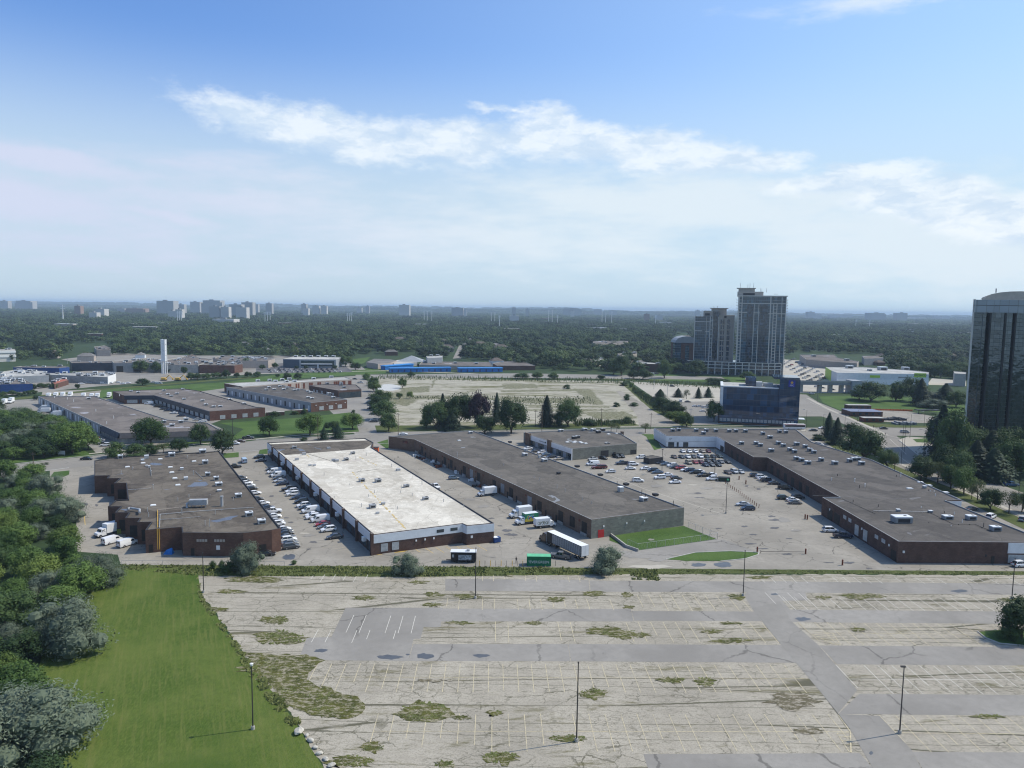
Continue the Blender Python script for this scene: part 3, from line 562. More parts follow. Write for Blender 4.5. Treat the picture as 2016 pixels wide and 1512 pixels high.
# ------------------------------------------------------------------ low buildings
class Bld:
    def __init__(s, name, label, cat, roofpx, h, wall, roof, parapet=.35, group=None, coping=None):
        s.h = h; pts = [P(p[0], p[1], h) for p in roofpx]
        if area(pts) < 0: pts = pts[::-1]; s.rev = True
        else: s.rev = False
        s.p = [Vector((q.x, q.y, 0)) for q in pts]; n = len(pts); c = sum(s.p, Vector())/n
        s.root = empty(name, (c.x, c.y, 0)); tag(s.root, label, cat, group)
        b = MB()
        for i in range(n):
            a = s.p[i]; d = s.p[(i+1) % n]; b.quad(a, d, d+Vector((0, 0, h)), a+Vector((0, 0, h)))
        s.wall = b.build('wall', wall, s.root)
        r = MB(); r.prism(s.inset(.30) if parapet else s.p, h-parapet-.1, h-parapet, 0); 
        if parapet:
            q = s.inset(.30)
            for i in range(n):
                j = (i+1) % n; a, d, e, f = s.p[i], s.p[j], q[j], q[i]; z = Vector((0, 0, h+.003)); zl = Vector((0, 0, h-parapet))
                r.quad(a+z, d+z, e+z, f+z, 1); r.quad(f+z, e+z, e+zl, f+zl, 1)
        s.roof = r.build('roof', [roof, coping or MT['trim']], s.root)
    def inset(s, k):
        n = len(s.p); out = []
        for i in range(n):
            a, b, c = s.p[i-1], s.p[i], s.p[(i+1) % n]
            d1 = (b-a).normalized(); d2 = (c-b).normalized(); n1_ = Vector((-d1.y, d1.x, 0)); n2_ = Vector((-d2.y, d2.x, 0))
            m = n1_+n2_; q = m.dot(n1_); m = m*(k/max(.35, q)) if q else n1_*k
            out.append(b+m)
        return out
    def edge(s, pa, pb):
        "edge whose roof corners are nearest to pixels pa, pb -> (A, unit dir, outward normal, length), A seen first at pa"
        A = P(pa[0], pa[1], s.h); B = P(pb[0], pb[1], s.h)
        A = min(s.p, key=lambda q: (q-Vector((A.x, A.y, 0))).length); B = min(s.p, key=lambda q: (q-Vector((B.x, B.y, 0))).length)
        d = (B-A); L = d.length; d.normalize(); nr = Vector((d.y, -d.x, 0))
        mid = (A+B)/2+nr*.3
        if inside(mid, s.p): nr = -nr
        return A, d, nr, L
    def panel(s, e, s0, s1, z0, z1, name, mat, proud=.06, parent=None, label=None):
        A, d, nr, L = e; b = MB(); a = A+d*s0; c = A+d*s1
        b.box(0, 1, 0, 1, 0, 1, 0, lambda q: tuple(a.lerp(c, q[0])+nr*(q[1]*proud-.02)+Vector((0, 0, z0+(z1-z0)*q[2]))))
        o = b.build(name, mat, parent or s.root)
        if label: o['label'] = label
        return o
    def unit(s, px, py, w=1.8, l=2.2, hh=1.1, mats=('metal', 'white2'), ang=None, name='rooftop_unit'):
        z = s.h-.35; c = P(px, py, z); a = R(s.ang if ang is None else ang); b = MB()
        b.obox(c, a, l, w, z+.12, z+hh*.84, 0); b.obox(c, a, l+.06, w+.06, z+hh*.84, z+hh, 1); b.obox(c, a, l*.8, w*.8, z-.05, z+.12, 0)
        if l > 1.6:
            b.obox((c.x+cos(a)*l*.2, c.y+sin(a)*l*.2), a, .7, .7, z+hh, z+hh+.08, 2)
            nx, ny = sin(a), -cos(a)
            b.obox((c.x+nx*w*.5, c.y+ny*w*.5), a, l*.7, .06, z+.3, z+hh*.7, 2)
        return b.build(name, [MT[mats[0]], MT[mats[1]], MT['trim']], s.root)
    def vent(s, px, py, hh=1.2, r=.1, mat='metal', cap=False, name='vent_pipe'):
        z = s.h-.35; c = P(px, py, z); b = MB(); b.tube((c.x, c.y, z-.05), (c.x, c.y, z+hh), r, n=6)
        if cap: b.tube((c.x, c.y, z+hh), (c.x, c.y, z+hh+.25), r*2.4, r*1.6, n=8)
        return b.build(name, MT[mat], s.root)
    def sky(s, px, py, w=1.3, l=1.6, mat='white'):
        z = s.h-.35; c = P(px, py, z); b = MB(); a = R(s.ang); b.obox(c, a, l, w, z, z+.2, 0); b.obox(c, a, l*.8, w*.8, z+.2, z+.33, 0)
        return b.build('skylight', MT[mat], s.root)
    def pipe(s, pts, r=.09, mat='metal', lift=.25, name='roof_pipe'):
        z = s.h-.35+lift; q = [P(p[0], p[1], z) for p in pts]; b = MB()
        for i in range(len(q)-1):
            b.tube(q[i], q[i+1], r, n=6)
            n = int((q[i+1]-q[i]).length/3)
            for k in range(n):
                m_ = q[i].lerp(q[i+1], (k+.5)/n); b.box(m_.x-.1, m_.x+.1, m_.y-.1, m_.y+.1, z-lift-.02, z-r)
        return b.build(name, MT[mat], s.root)
def text(body, loc, size, mat, xdir, ydir, parent=None, name='lettering', depth=.03, off=None, italic=0):
    cu = bpy.data.curves.new('t', 'FONT'); cu.body = body; cu.size = size; cu.extrude = depth; cu.align_x = 'CENTER'; cu.align_y = 'CENTER'; cu.shear = italic
    o = bpy.data.objects.new('t', cu); C.objects.link(o); bpy.context.view_layer.update()
    me = bpy.data.meshes.new_from_object(o.evaluated_get(bpy.context.evaluated_depsgraph_get())); bpy.data.objects.remove(o)
    me.materials.clear(); me.materials.append(mat)
    x = Vector(xdir).normalized(); y = Vector(ydir).normalized(); n = x.cross(y)
    for v in me.vertices:
        q = x*v.co.x+y*v.co.y+n*v.co.z; v.co = q
    r = bpy.data.objects.new(name, me); C.objects.link(r); r.location = loc
    if parent is not None:
        off_ = Vector((0, 0, 0)); q = parent
        while q is not None: off_ += q.location; q = q.parent
        r.parent = parent; r.location = Vector(loc)-off_
    return r
UP = Vector((0, 0, 1))
# A - brown brick block on the left
A_px = [r1(935, 235), (218, 900.7), (432, 888), (552.8, 1039.6), (535, 1043.5), (479, 1049.5), (359, 1048.5), (357, 1037.6), (285.7, 1043.5), (297.6, 1027.7), (269.8, 1027.7), (275.8, 1019.7), (246, 1019.7), (254, 1008.8), (226, 1008.8), (238, 996.9), (212.3, 996.9), (228, 984), (252, 983), (248, 950.9), (224, 951.3), (236, 941.3), (210, 941.7), (215.3, 935.8), (185.5, 936.4)]
A = Bld('industrial_building', 'dark brown brick factory unit with stepped left side and brown tar roof', 'industrial building', A_px, 6.5, MT['brown'], MT['roofA']); A.ang = 28
for X, Y, w_, hh in ((1195, 215, 1.8, 1.5), (1455, 215, 1.6, 1.4), (1705, 195, 2.4, 1.6), (2010, 160, 2.6, 1.6), (1415, 240, 1.2, .8), (1455, 295, .8, .6), (1480, 305, .8, .8), (1805, 330, 1.1, 1.0), (1845, 425, 1.3, 1.0)): A.unit(*r1(X, Y), w=w_, l=w_, hh=hh)
for X, Y, w_, hh in ((45, 390, 1.5, 1.5), (130, 430, 1.5, 1.4), (155, 485, 2.0, 1.2), (350, 600, 1.8, 1.3), (455, 785, 1.9, 1.3), (580, 860, 1.9, 1.3), (20, 270, 1.9, 1.6), (160, 540, 1.2, .6)): A.unit(*r2(X, Y), w=w_, l=w_*1.1, hh=hh)
for X, Y in ((1265, 300), (1420, 262), (1590, 222), (1925, 245), (1690, 303), (1705, 355), (1735, 413), (1765, 480), (1520, 682)): A.sky(*r1(X, Y))
for X, Y, hh in ((1205, 370, 1.3), (1500, 380, 1.6), (1520, 520, 1.5), (1318, 325, .8), (1465, 740, 1.2), (1475, 795, 1.4), (1805, 770, 2), (1765, 640, 1.2), (1920, 380, 1.4), (1858, 215, 1), (1875, 600, 1)): A.vent(*r1(X, Y), hh=hh, cap=(X % 2 == 0))
for X, Y, hh in ((120, 770, 1.3), (65, 890, 2.2), (20, 880, 1.5), (515, 820, .7), (300, 630, 1), (70, 580, .4)): A.vent(*r2(X, Y), hh=hh)
c = P(*r2(187, 690), 6.1); mb = MB(); mb.tube((c.x, c.y, 6.1), (c.x, c.y, 9.2), .42, n=12); mb.tube((c.x, c.y, 9.2), (c.x, c.y, 9.35), .55, n=12); mb.build('stack', MT['metal'], A.root)
mb = MB(); c = P(*r1(1970, 700), 6.1); mb.obox(c, R(10), 5.2, 1.8, 7.0, 8.6); [mb.obox((c.x+dx, c.y), 0, .15, .15, 6.1, 7.0) for dx in (-2.2, -1, 1, 2.2)]; mb.tube((c.x-2.4, c.y-.2, 7.6), (c.x-3.6, c.y-.4, 7.2), .35, n=8); mb.tube((c.x-3.3, c.y-.4, 7.3), (c.x-3.0, c.y-1.2, 6.1), .35, n=8); mb.build('air_handler', MT['metal'], A.root)
mb = MB(); q = [P(*r1(X, Y), 7.0) for X, Y in ((1265, 715), (1290, 705), (1385, 720), (1385, 750))]; [mb.tube(q[i], q[i+1], .32, n=8) for i in range(3)]; mb.build('duct', MT['metal'], A.root)
A.pipe([r1(1565, 900), r1(1562, 725)], .08, 'yellow', name='gas_pipe'); A.pipe([r1(1562, 725), r1(1860, 690)], .08, 'tan'); A.pipe([r1(1582, 900), r1(1588, 768), r1(1850, 745), r2(250, 715), r2(500, 700)], .10, 'metal')
A.pipe([r1(1265, 525), r1(1420, 515), r1(1500, 505)], .07, 'metal'); A.pipe([r1(1590, 820), r1(1790, 808), r1(1990, 790)], .06); A.pipe([r1(1500, 385), r1(1490, 300)], .06); A.pipe([r1(1940, 345), r2(0, 415)], .06)
e = A.edge((285.7, 1043.5), (357, 1037.6)); La = e[3]
for t_ in (.33, .38): 
    mb = MB(); p = e[0]+e[1]*La*t_+e[2]*.2; mb.tube(p+UP*.8, p+UP*6.6, .09, n=8); mb.build('gas_pipe', MT['yellow'], A.root)
A.panel(e, La*.08, La*.2, 0, 2.3, 'door', MT['door']); 
e = A.edge((359, 1048.5), (479, 1049.5)); L_ = e[3]
A.panel(e, L_*.13, L_*.19, 0, 2.2, 'door', MT['door'])
for t_ in (.23, .52): 
    for k in range(4): A.panel(e, L_*t_+k*.75, L_*t_+k*.75+.6, 4.0, 4.7, 'vent_grille', MT['tan'])
for X in (.55,): A.panel(e, L_*X, L_*X+1.0, 1.8, 3.0, 'notice_board', MT['white'])
e = A.edge((479, 1049.5), (535, 1043.5)); A.panel(e, e[3]*.55, e[3]*.80, 0, 2.8, 'door', MT['door'])
for pa, pb in (((246, 1019.7), (275.8, 1019.7)), ((226, 1008.8), (254, 1008.8)), ((269.8, 1027.7), (297.6, 1027.7)), ((212.3, 996.9), (238, 996.9)), ((224, 951.3), (248, 950.9)), ((210, 941.7), (236, 941.3))):
    e = A.edge(pa, pb); A.panel(e, e[3]*.30, e[3]*.95, 1.0, 4.3, 'loading_door', MT['door'])
e = A.edge((552.8, 1039.6), (432, 888)); [A.panel(e, e[3]*(k+.3)/14, e[3]*(k+.75)/14, .6, 2.8, 'window', MT['window']) for k in range(14)]
# B - white-roofed unit
B_px = [(526.4, 871), (719, 862.5), (735, 871), (731, 880), (972.6, 1029.6), (919, 1034.6), (910, 1030.6), (735, 1052.5)]
Bb = Bld('industrial_building', 'long brown brick unit with bright white membrane roof and pale blue fascia panels', 'industrial building', B_px, 5.8, MT['dbrown'], MT['roofW'], parapet=.3, coping=MT['trim']); Bb.ang = 28
dr = MB(); q = [P(*r2(X, Y), 5.53) for X, Y in ((650, 75), (1660, 35), (1695, 60), (1600, 118), (815, 180))]; dr.prism(q, 5.51, 5.56); dr.build('roof', MT['roofA'], Bb.root)
e = Bb.edge((735, 1052.5), (526.4, 871)); LB = e[3]; NB = 11
for k in range(NB):
    s0 = LB*k/NB; s1 = LB*(k+1)/NB
    Bb.panel(e, s0+1.0, s1-.3, 3.2, 5.6, 'fascia', MT['white2'], .22); Bb.panel(e, s0-.25, s0+.85, 0, 6.2, 'pier', MT['dbrown'], .75)
    Bb.panel(e, s0+1.6, s0+4.2, .1, 2.9, 'window', MT['window'], .08); Bb.panel(e, s0+4.8, s0+6.0, 0, 2.6, 'door', MT['door'], .08); Bb.panel(e, s0+6.8, min(s1-1, s0+11.5), .6, 2.9, 'window', MT['window'], .08)
    if k % 2 == 0: Bb.panel(e, s0+6.2, s0+7.4, 2.2, 3.4, 'awning', MT['white'], 1.1)
e = Bb.edge((735, 1052.5), (910, 1030.6)); L_ = e[3]; Bb.panel(e, .0, L_, 3.3, 5.65, 'fascia', MT['white2'], .12)
for t_ in (.08, .20): Bb.panel(e, L_*t_, L_*t_+2.0, .7, 2.9, 'window', MT['lwindow'], .1)
for t_ in (.70, .86): Bb.panel(e, L_*t_, L_*t_+2.2, 4.0, 4.9, 'window', MT['window'], .16)
for t_ in (.46, .56, .66): Bb.panel(e, L_*t_, L_*t_+.4, 2.3, 2.8, 'wall_lamp', MT['white'], .2)
e = Bb.edge((910, 1030.6), (919, 1034.6)); Bb.panel(e, 0, e[3], 3.3, 5.65, 'fascia', MT['white2'], .12)
e = Bb.edge((919, 1034.6), (972.6, 1029.6)); Bb.panel(e, 0, e[3], 3.3, 5.65, 'fascia', MT['white2'], .12); Bb.panel(e, 1.2, 1.8, 2.0, 2.7, 'meter_box', MT['white'], .2)
e = Bb.edge((972.6, 1029.6), (731, 880)); Bb.panel(e, 0, e[3], 3.3, 5.65, 'fascia', MT['white2'], .12)
for X, Y, w_ in ((1000, 180, 1.3), (930, 232, 1.2), (1060, 290, .9), (1102, 290, .9), (1295, 240, 1.2), (1325, 245, 1.2), (1420, 235, 1.5), (1485, 172, 1.4), (1575, 445, 1.6), (1735, 450, 1.7), (1935, 338, 1.2), (1785, 672, 1.0), (1680, 705, 1.6), (905, 118, 1.6), (1245, 122, 1.2), (1730, 765, .8)): Bb.unit(*r2(X, Y), w=w_, l=w_*1.2, hh=w_*.75, mats=('metal', 'metal'))
for X, Y in ((190, 625), (1, 500)): Bb.unit(*r3(X, Y), w=1.3, l=1.8, hh=1, mats=('metal', 'metal'))
for X, Y, hh in ((1200, 385, 1.2), (1618, 190, 1.6), (1515, 225, 1.6), (1570, 700, 1.4), (1640, 600, 1.0), (1965, 520, 1.6), (1960, 560, 1), (1870, 300, 1.4), (1930, 720, 1), (1700, 560, 1), (1455, 480, .6), (1300, 610, .8)): Bb.vent(*r2(X, Y), hh=hh)
for X, Y, hh in ((155, 480, 1.6), (370, 650, 1.2), (58, 590, 1.2), (570, 700, 1.0)): Bb.vent(*r3(X, Y), hh=hh)
for ln in ([r2(1500, 350), r2(1740, 320)], [r2(1040, 170), r2(1260, 235)], [r2(1620, 715), r2(1890, 715)]): Bb.pipe(ln, .05, 'bark', .1)
mb = MB()
for a_, b_ in ((r2(1480, 350), r2(2010, 915)), (r2(1550, 200), r2(1760, 300)), (r2(1030, 180), r2(1060, 210))):
    p = P(*a_, 5.53); q = P(*b_, 5.53); n = int((q-p).length/1.0); rr = random.Random(5)
    for k in range(n):
        if rr.random() < .3: continue
        c = p.lerp(q, k/n); mb.obox((c.x+rr.uniform(-.2, .2), c.y), math.atan2((q-p).y, (q-p).x), .9, rr.uniform(.3, .7), 5.5, 5.525)
mb.build('sealant_strip', MT['tan'] if 0 else simple('ochre_sealant', (.50, .38, .17), .9, var=.25, scale=1.2), Bb.root)
# C - long tan-brown unit
C_px = [(765, 858.7), (929, 847), (1346.8, 998.9), (1164, 1022.7), (816, 865)]
Cc = Bld('industrial_building', 'longest flat grey-roofed unit with docks on its left and grey end wall', 'industrial building', C_px, 5.9, MT['cbrown'], MT['roofC'], coping=MT['grey']); Cc.ang = 28
e = Cc.edge((1164, 1022.7), (1346.8, 998.9)); Cc.panel(e, 0.05, e[3]-.05, 0, 5.75, 'end_wall', MT['stone'], .14); Cc.panel(e, e[3]*.07, e[3]*.13, 0, 2.4, 'door', MT['red'], .22, label='bright red door')
for t_ in (.36, .55, .12): Cc.panel(e, e[3]*t_, e[3]*t_+.4, 3.1, 3.6, 'wall_lamp', MT['white'], .3)
e = Cc.edge((1164, 1022.7), (816, 865)); L_ = e[3]; rr = random.Random(12)
for k in range(22):
    s0 = L_*(k+.25)/22
    if rr.random() < .75: Cc.panel(e, s0+.5, s0+3.3, .9, 4.2, 'loading_door', MT['door'] if rr.random() < .8 else MT['grey'], .1)
    if rr.random() < .5: Cc.panel(e, s0+4.0, s0+5.0, 0, 2.2, 'door', MT['door'], .1)
    if rr.random() < .4: Cc.panel(e, s0+4.2, s0+5.0, 3.7, 4.4, 'number_plate', MT['rust'], .12)
    if rr.random() < .5: Cc.panel(e, s0+.4, s0+3.6, .05, .85, 'dock_bumper', MT['conc'], .35)
e = Cc.edge((765, 858.7), (816, 865)); Cc.panel(e, e[3]*.55, e[3]*.75, 3.6, 4.6, 'window', MT['window'], .1)
for X, Y, w_, hh, k in ((1175, 190, 1.9, 1.3, 0), (1370, 245, 2.0, 1.2, 0), (1190, 145, 1.2, 1.2, 1), (1320, 210, 1.0, 1.2, 1), (1510, 370, 1.2, .8, 2), (1695, 300, 1.6, .7, 2), (1925, 385, 1.6, .7, 2), (1028, 58, 1.4, .7, 2)): Cc.unit(*r3(X, Y), w=w_, l=w_, hh=hh, mats=(('metal', 'white'), ('metal', 'metal'), ('trim', 'trim'))[k])
for X, Y, w_, hh in ((110, 545, 1.6, 1.8), (338, 635, 2.1, 1.3), (455, 585, 1.6, .8), (165, 480, 1.6, .8)): Cc.unit(*r4(X, Y), w=w_, l=w_, hh=hh, mats=('metal', 'white') if X in (110, 338) else ('trim', 'trim'))
for X, Y, hh in ((505, 200, 2.2), (1320, 435, 1.2), (1495, 510, 1.4), (1575, 550, 1.4), (1745, 630, 1.2), (1840, 665, 1), (1268, 410, .8), (945, 392, .5), (965, 285, .7), (1380, 220, 1.0), (950, 45, 1), (1835, 385, 1), (700, 185, .4)): Cc.vent(*r3(X, Y), hh=hh)
for X, Y, hh in ((320, 575, 1.8), (632, 690, 1.9), (355, 590, 1.0), (75, 480, 1.4)): Cc.vent(*r4(X, Y), hh=hh, mat='steel')
Cc.unit(*q6(1690, 535), w=1.6, l=1.8, hh=1.2, mats=('metal', 'white')); Cc.sky(*q6(1600, 590))
# D - long right unit
D_px = [(1288, 842.5), (1312, 857.5), (1410.5, 858.8), (1427, 868), (1483.7, 899.7), (1510.5, 900.3), (1600, 949.8), (1653.6, 978.7), (1618.6, 978.7), (1769, 1065.7), (1985, 1067.4), (2060, 1068.4), (2050, 1060), (1862, 985), (1893, 984), (1717, 905), (1599, 870), (1567, 845)]
Dd = Bld('industrial_building', 'large dark gravel-roofed brick building at right with many white-capped rooftop units', 'industrial building', D_px, 6.1, MT['dbrown'], MT['roofD'], coping=MT['grey']); Dd.ang = 2
for pa, pb in (((1288, 842.5), (1312, 857.5)), ((1312, 857.5), (1410.5, 858.8)), ((1410.5, 858.8), (1427, 868))):
    e = Dd.edge(pa, pb); Dd.panel(e, 0, e[3], 3.4, 5.9, 'fascia', MT['white2'], .25); Dd.panel(e, 0.05, e[3]-.05, .6, 3.3, 'white_wall', MT['white2'], .15)
e = Dd.edge((1312, 857.5), (1410.5, 858.8)); L_ = e[3]
for a_, b_, z0, z1 in ((.04, .16, .4, 2.9), (.21, .25, 0, 2.9), (.34, .44, .2, 2.9)): Dd.panel(e, L_*a_, L_*b_, z0, z1, 'window', MT['window'], .2)
text('LLF', e[0]+e[1]*1.9+e[2]*.28+UP*4.5, 1.0, MT['navy'], e[1], UP, Dd.root, 'wall_lettering', .02, italic=.4)
e = Dd.edge((1410.5, 858.8), (1427, 868)); Dd.panel(e, e[3]*.55, e[3]*.95, .1, 3.0, 'door', MT['door'], .2)
e = Dd.edge((1427, 868), (1483.7, 899.7)); [Dd.panel(e, e[3]*t_, e[3]*t_+2.6, .4, 3.6, 'loading_door', MT['door'], .1) for t_ in (.25, .45, .62, .8)]
e = Dd.edge((1510.5, 900.3), (1600, 949.8)); [Dd.panel(e, e[3]*t_, e[3]*t_+2.8, .4, 3.8, 'loading_door', MT['door'], .1) for t_ in (.1, .25, .42, .58, .74, .88)]
e = Dd.edge((1600, 949.8), (1653.6, 978.7))
e = Dd.edge((1618.6, 978.7), (1769, 1065.7)); L_ = e[3]
for a_, b_, z0, z1, nm, mt in ((.10, .17, .2, 3.6, 'loading_door', 'door'), (.20, .28, .2, 3.6, 'loading_door', 'door'), (.33, .37, 3.4, 4.5, 'window', 'lwindow'), (.40, .44, 3.4, 4.5, 'window', 'lwindow'), (.49, .54, .6, 3.8, 'loading_door', 'pdoor'), (.60, .65, .6, 3.8, 'loading_door', 'pdoor'), (.74, .78, 3.2, 4.3, 'window', 'lwindow'), (.82, .86, 3.2, 4.3, 'window', 'lwindow'), (.93, .985, .1, 3.0, 'door', 'door')): Dd.panel(e, L_*a_, L_*b_, z0, z1, nm, MT[mt], .1)
for t_ in (.13, .58, .905): Dd.panel(e, L_*t_, L_*t_+.35, 3.3, 3.9, 'wall_lamp', MT['white'], .3)
e = Dd.edge((1769, 1065.7), (1985, 1067.4)); Dd.panel(e, 1.3, 1.8, 2.9, 3.5, 'wall_lamp', MT['white'], .3); Dd.panel(e, e[3]*.855, e[3]*.885, .0, 2.1, 'door', MT['door'], .1); Dd.panel(e, e[3]*.80, e[3]*.81, 2.0, 2.6, 'meter_box', MT['black'], .2)
e = Dd.edge((1985, 1067.4), (2060, 1068.4)); Dd.panel(e, .05, e[3], 3.0, 5.9, 'fascia', MT['white2'], .15); Dd.panel(e, .3, e[3], .3, 2.6, 'window', MT['lwindow'], .1)
e = Dd.edge((1862, 985), (1893, 984)); Dd.panel(e, 0.1, e[3], .5, 5.7, 'fascia', MT['white2'], .15)
e = Dd.edge((1717, 905), (1599, 870)); Dd.panel(e, e[3]*.0, e[3], 3.0, 5.9, 'fascia', MT['white2'], .12)
for X, Y in ((1265, 520), (1312, 515), (1450, 520), (1530, 520), (1605, 522), (1710, 524), (1763, 524), (1838, 526), (1975, 545), (1508, 542), (1807, 622), (1922, 622), (1955, 637)): Dd.unit(*q7(X, Y), w=1.6, l=1.9, hh=1.6, mats=('grey', 'white2'))
for X, Y in ((15, 575), (90, 530), (140, 532), (80, 620), (120, 640), (225, 628), (292, 648), (172, 672), (208, 688), (328, 675), (360, 692), (25, 680), (222, 743), (262, 755), (313, 778), (418, 753), (525, 780), (642, 760), (675, 750), (705, 748), (735, 782)): Dd.unit(*q8(X, Y), w=1.6, l=2.2 if X % 2 else 1.8, hh=1.6, mats=('grey', 'white2'))
for X, Y, w_, l_, hh in ((845, 815, 3.0, 5.2, 2.0), (1285, 785, 1.9, 2.7, 1.2), (1508, 790, 1.9, 2.6, 1.4), (1740, 895, 1.9, 2.6, 1.4), (815, 712, 1.0, 1.1, .8), (1122, 722, 1.0, 1.2, .7), (1065, 490, 1.0, 1.0, .9)): Dd.unit(*r5(X, Y), w=w_, l=l_, hh=hh, mats=('grey', 'white2'))
for X, Y, hh in ((180, 415, 1.2), (235, 375, .9), (445, 490, 1.2), (625, 670, .9), (1170, 565, .8), (1425, 820, 1.0), (1630, 860, 1.3), (1350, 740, .8), (1255, 730, .8), (385, 625, .9), (800, 380, .7), (1035, 680, .6), (1320, 852, .3), (1108, 820, .3), (1105, 515, .5), (1125, 520, .5), (1158, 525, .5), (840, 380, 1.8)): Dd.vent(*r5(X, Y), hh=hh, mat='steel' if X % 3 else 'white')
for X, Y in ((400, 430), (498, 480)): Dd.vent(*r5(X, Y), hh=1.1, mat='white', cap=True)
for X, Y in ((925, 495), (1028, 435), (1108, 465), (1268, 532)): Dd.sky(*r5(X, Y), w=1.2, l=2.0)
Dd.pipe([r5(580, 705), r5(1100, 713)], .1, 'metal'); Dd.pipe([r5(1340, 832), r5(1550, 834), r5(1680, 890)], .08, 'steel'); Dd.pipe([r5(1100, 713), r5(1340, 832)], .05, 'steel', .12); Dd.pipe([r5(280, 590), r5(600, 735)], .05, 'steel', .12)
Dd.pipe([r5(900, 590), r5(0, 560)], .03, 'conc', .02)
# F - office unit between
F_px = [(1031, 851), (1148, 845.5), (1222, 853), (1254, 872.5), (1127, 883.5), (1040, 855)]
Ff = Bld('office_building', 'low grey-roofed office unit with white sign band and brick pillars', 'office building', F_px, 5.3, MT['stone'], MT['roofC'], coping=MT['grey']); Ff.ang = 28
e = Ff.edge((1127, 883.5), (1040, 855)); L_ = e[3]
Ff.panel(e, .3, L_*.44, 2.9, 5.1, 'fascia', MT['white'], .3); Ff.panel(e, L_*.52, L_*.93, 2.9, 5.1, 'fascia', MT['white'], .3); Ff.panel(e, L_*.44, L_*.52, 0, 6.2, 'pillar', MT['cbrown'], .7); Ff.panel(e, L_*.93, L_+1.2, 0, 6.2, 'pillar', MT['cbrown'], 1.2)
Ff.panel(e, 0, .3, 0, 5.2, 'corner_trim', MT['white'], .4)
for k in range(9):
    if k != 4: Ff.panel(e, L_*(k+.2)/9.5, L_*(k+.8)/9.5, .3, 2.6, 'window', MT['lwindow'] if k % 2 else MT['window'], .1)
for k in range(9): Ff.panel(e, L_*.56+k*.75, L_*.56+k*.75+(.35 if k else .75), 3.8, 4.25+(.2 if not k else 0), 'sign_mark', MT['trim'], .34)
e = Ff.edge((1127, 883.5), (1254, 872.5)); [Ff.panel(e, e[3]*a_, e[3]*b_, 0, z, 'loading_door', MT['trim'], .1) for a_, b_, z in ((.43, .55, 3.2), (.62, .66, 2.0), (.90, .99, 2.3))]
for X, Y, k in ((385, 520, 0), (572, 510, 0), (715, 512, 1), (640, 515, 0), (680, 530, 1), (750, 615, 2), (490, 575, 1), (515, 570, 1)): Ff.unit(*q7(X, Y), w=1.6 if k else 2.0, l=2.2, hh=1.3 if k < 2 else .5, mats=('metal', 'white') if k == 0 else ('trim', 'metal'))
for X, Y in ((435, 603), (488, 605), (498, 598), (538, 603), (548, 608), (580, 613), (760, 540), (825, 535)): Ff.sky(*q7(X, Y))
e = Ff.edge((1222, 853), (1254, 872.5)); Ff.panel(e, -.4, 1.6, 0, 6.4, 'pillar', MT['cbrown'], 1.2)
# kiosk
K = Bld('kiosk', 'small flat brown hut standing among the parked cars', 'hut', [v7(585, 400), v7(690, 375), v7(845, 405), v7(665, 425)], 2.6, MT['trim'], MT['roofC'], parapet=.1); K.ang = 20
# G, H, I ... left complex
G_px = [(75, 780), (186, 779.5), (330, 826), (410, 833), (435, 847), (236, 853), (201, 837.5)]
Gg = Bld('industrial_building', 'long low unit with mauve roof and pale ribbed dock wall at far left', 'industrial building', G_px, 5.3, MT['greymet'], MT['roofG'], coping=MT['grey']); Gg.ang = 28
e = Gg.edge((201, 837.5), (75, 780)); L_ = e[3]
for k in range(24): Gg.panel(e, L_*(k+.3)/24, L_*(k+.62)/24, .6, 4.2, 'loading_door', MT['white2'] if k % 3 else MT['door'], .12)
for pa, pb in (((236, 853), (435, 847)), ((201, 837.5), (236, 853))):
    e = Gg.edge(pa, pb); a, d, nr, L_ = e; mb = MB()
    mb.poly([a+UP*5.35, a+d*L_+UP*5.35, a+d*L_+nr*1.4+UP*2.9, a+nr*1.4+UP*2.9]); mb.poly([a+UP*2.9, a+nr*1.4+UP*2.9, a+d*L_+nr*1.4+UP*2.9, a+d*L_+UP*2.9]); mb.build('mansard', MT['slate'], Gg.root)
    n = int(L_/4)
    for k in range(n): Gg.panel(e, L_*(k+.2)/n, L_*(k+.75)/n, .7, 2.6, 'window', MT['lwindow'], .1)
for X, Y in ((430, 255), (530, 265), (580, 285), (755, 360), (895, 415), (840, 460), (940, 240)): Gg.vent(*q5(X, Y), hh=1.5, r=.15, mat='white')
for X, Y in ((1290, 450), (1425, 450), (1465, 430), (1355, 478), (700, 265)): Gg.unit(*q5(X, Y), w=1.8, l=2.4, hh=1.4, mats=('metal', 'white2'))
H_px = [(221.5, 770), (360, 764.5), (397, 770), w5(1100, 835), (504, 801), (522, 802.5), (412.5, 810), (304, 778.5), (245, 779)]
Hh = Bld('industrial_building', 'L-shaped unit with navy sign band, patched mauve roof and brick end wall', 'industrial building', H_px, 5.6, MT['redbrick'], MT['roofG'], coping=MT['slate']); Hh.ang = 28
for pa, pb in (((412.5, 810), (304, 778.5)), ((304, 778.5), (245, 779))):
    e = Hh.edge(pa, pb); L_ = e[3]; Hh.panel(e, 0, L_, 3.0, 5.7, 'fascia', MT['navy'], .5); n = int(L_/8)
    for k in range(n): Hh.panel(e, L_*(k+.15)/n, L_*(k+.85)/n, .5, 2.8, 'window', MT['lwindow'], .1); Hh.panel(e, L_*(k)/n-.3, L_*k/n+.3, 0, 3, 'pier', MT['navy'], .5)
e = Hh.edge((412.5, 810), (522, 802.5)); [Hh.panel(e, e[3]*t_, e[3]*t_+3, .6, 2.9, 'window', MT['lwindow'], .1) for t_ in (.18, .38, .58, .78)]
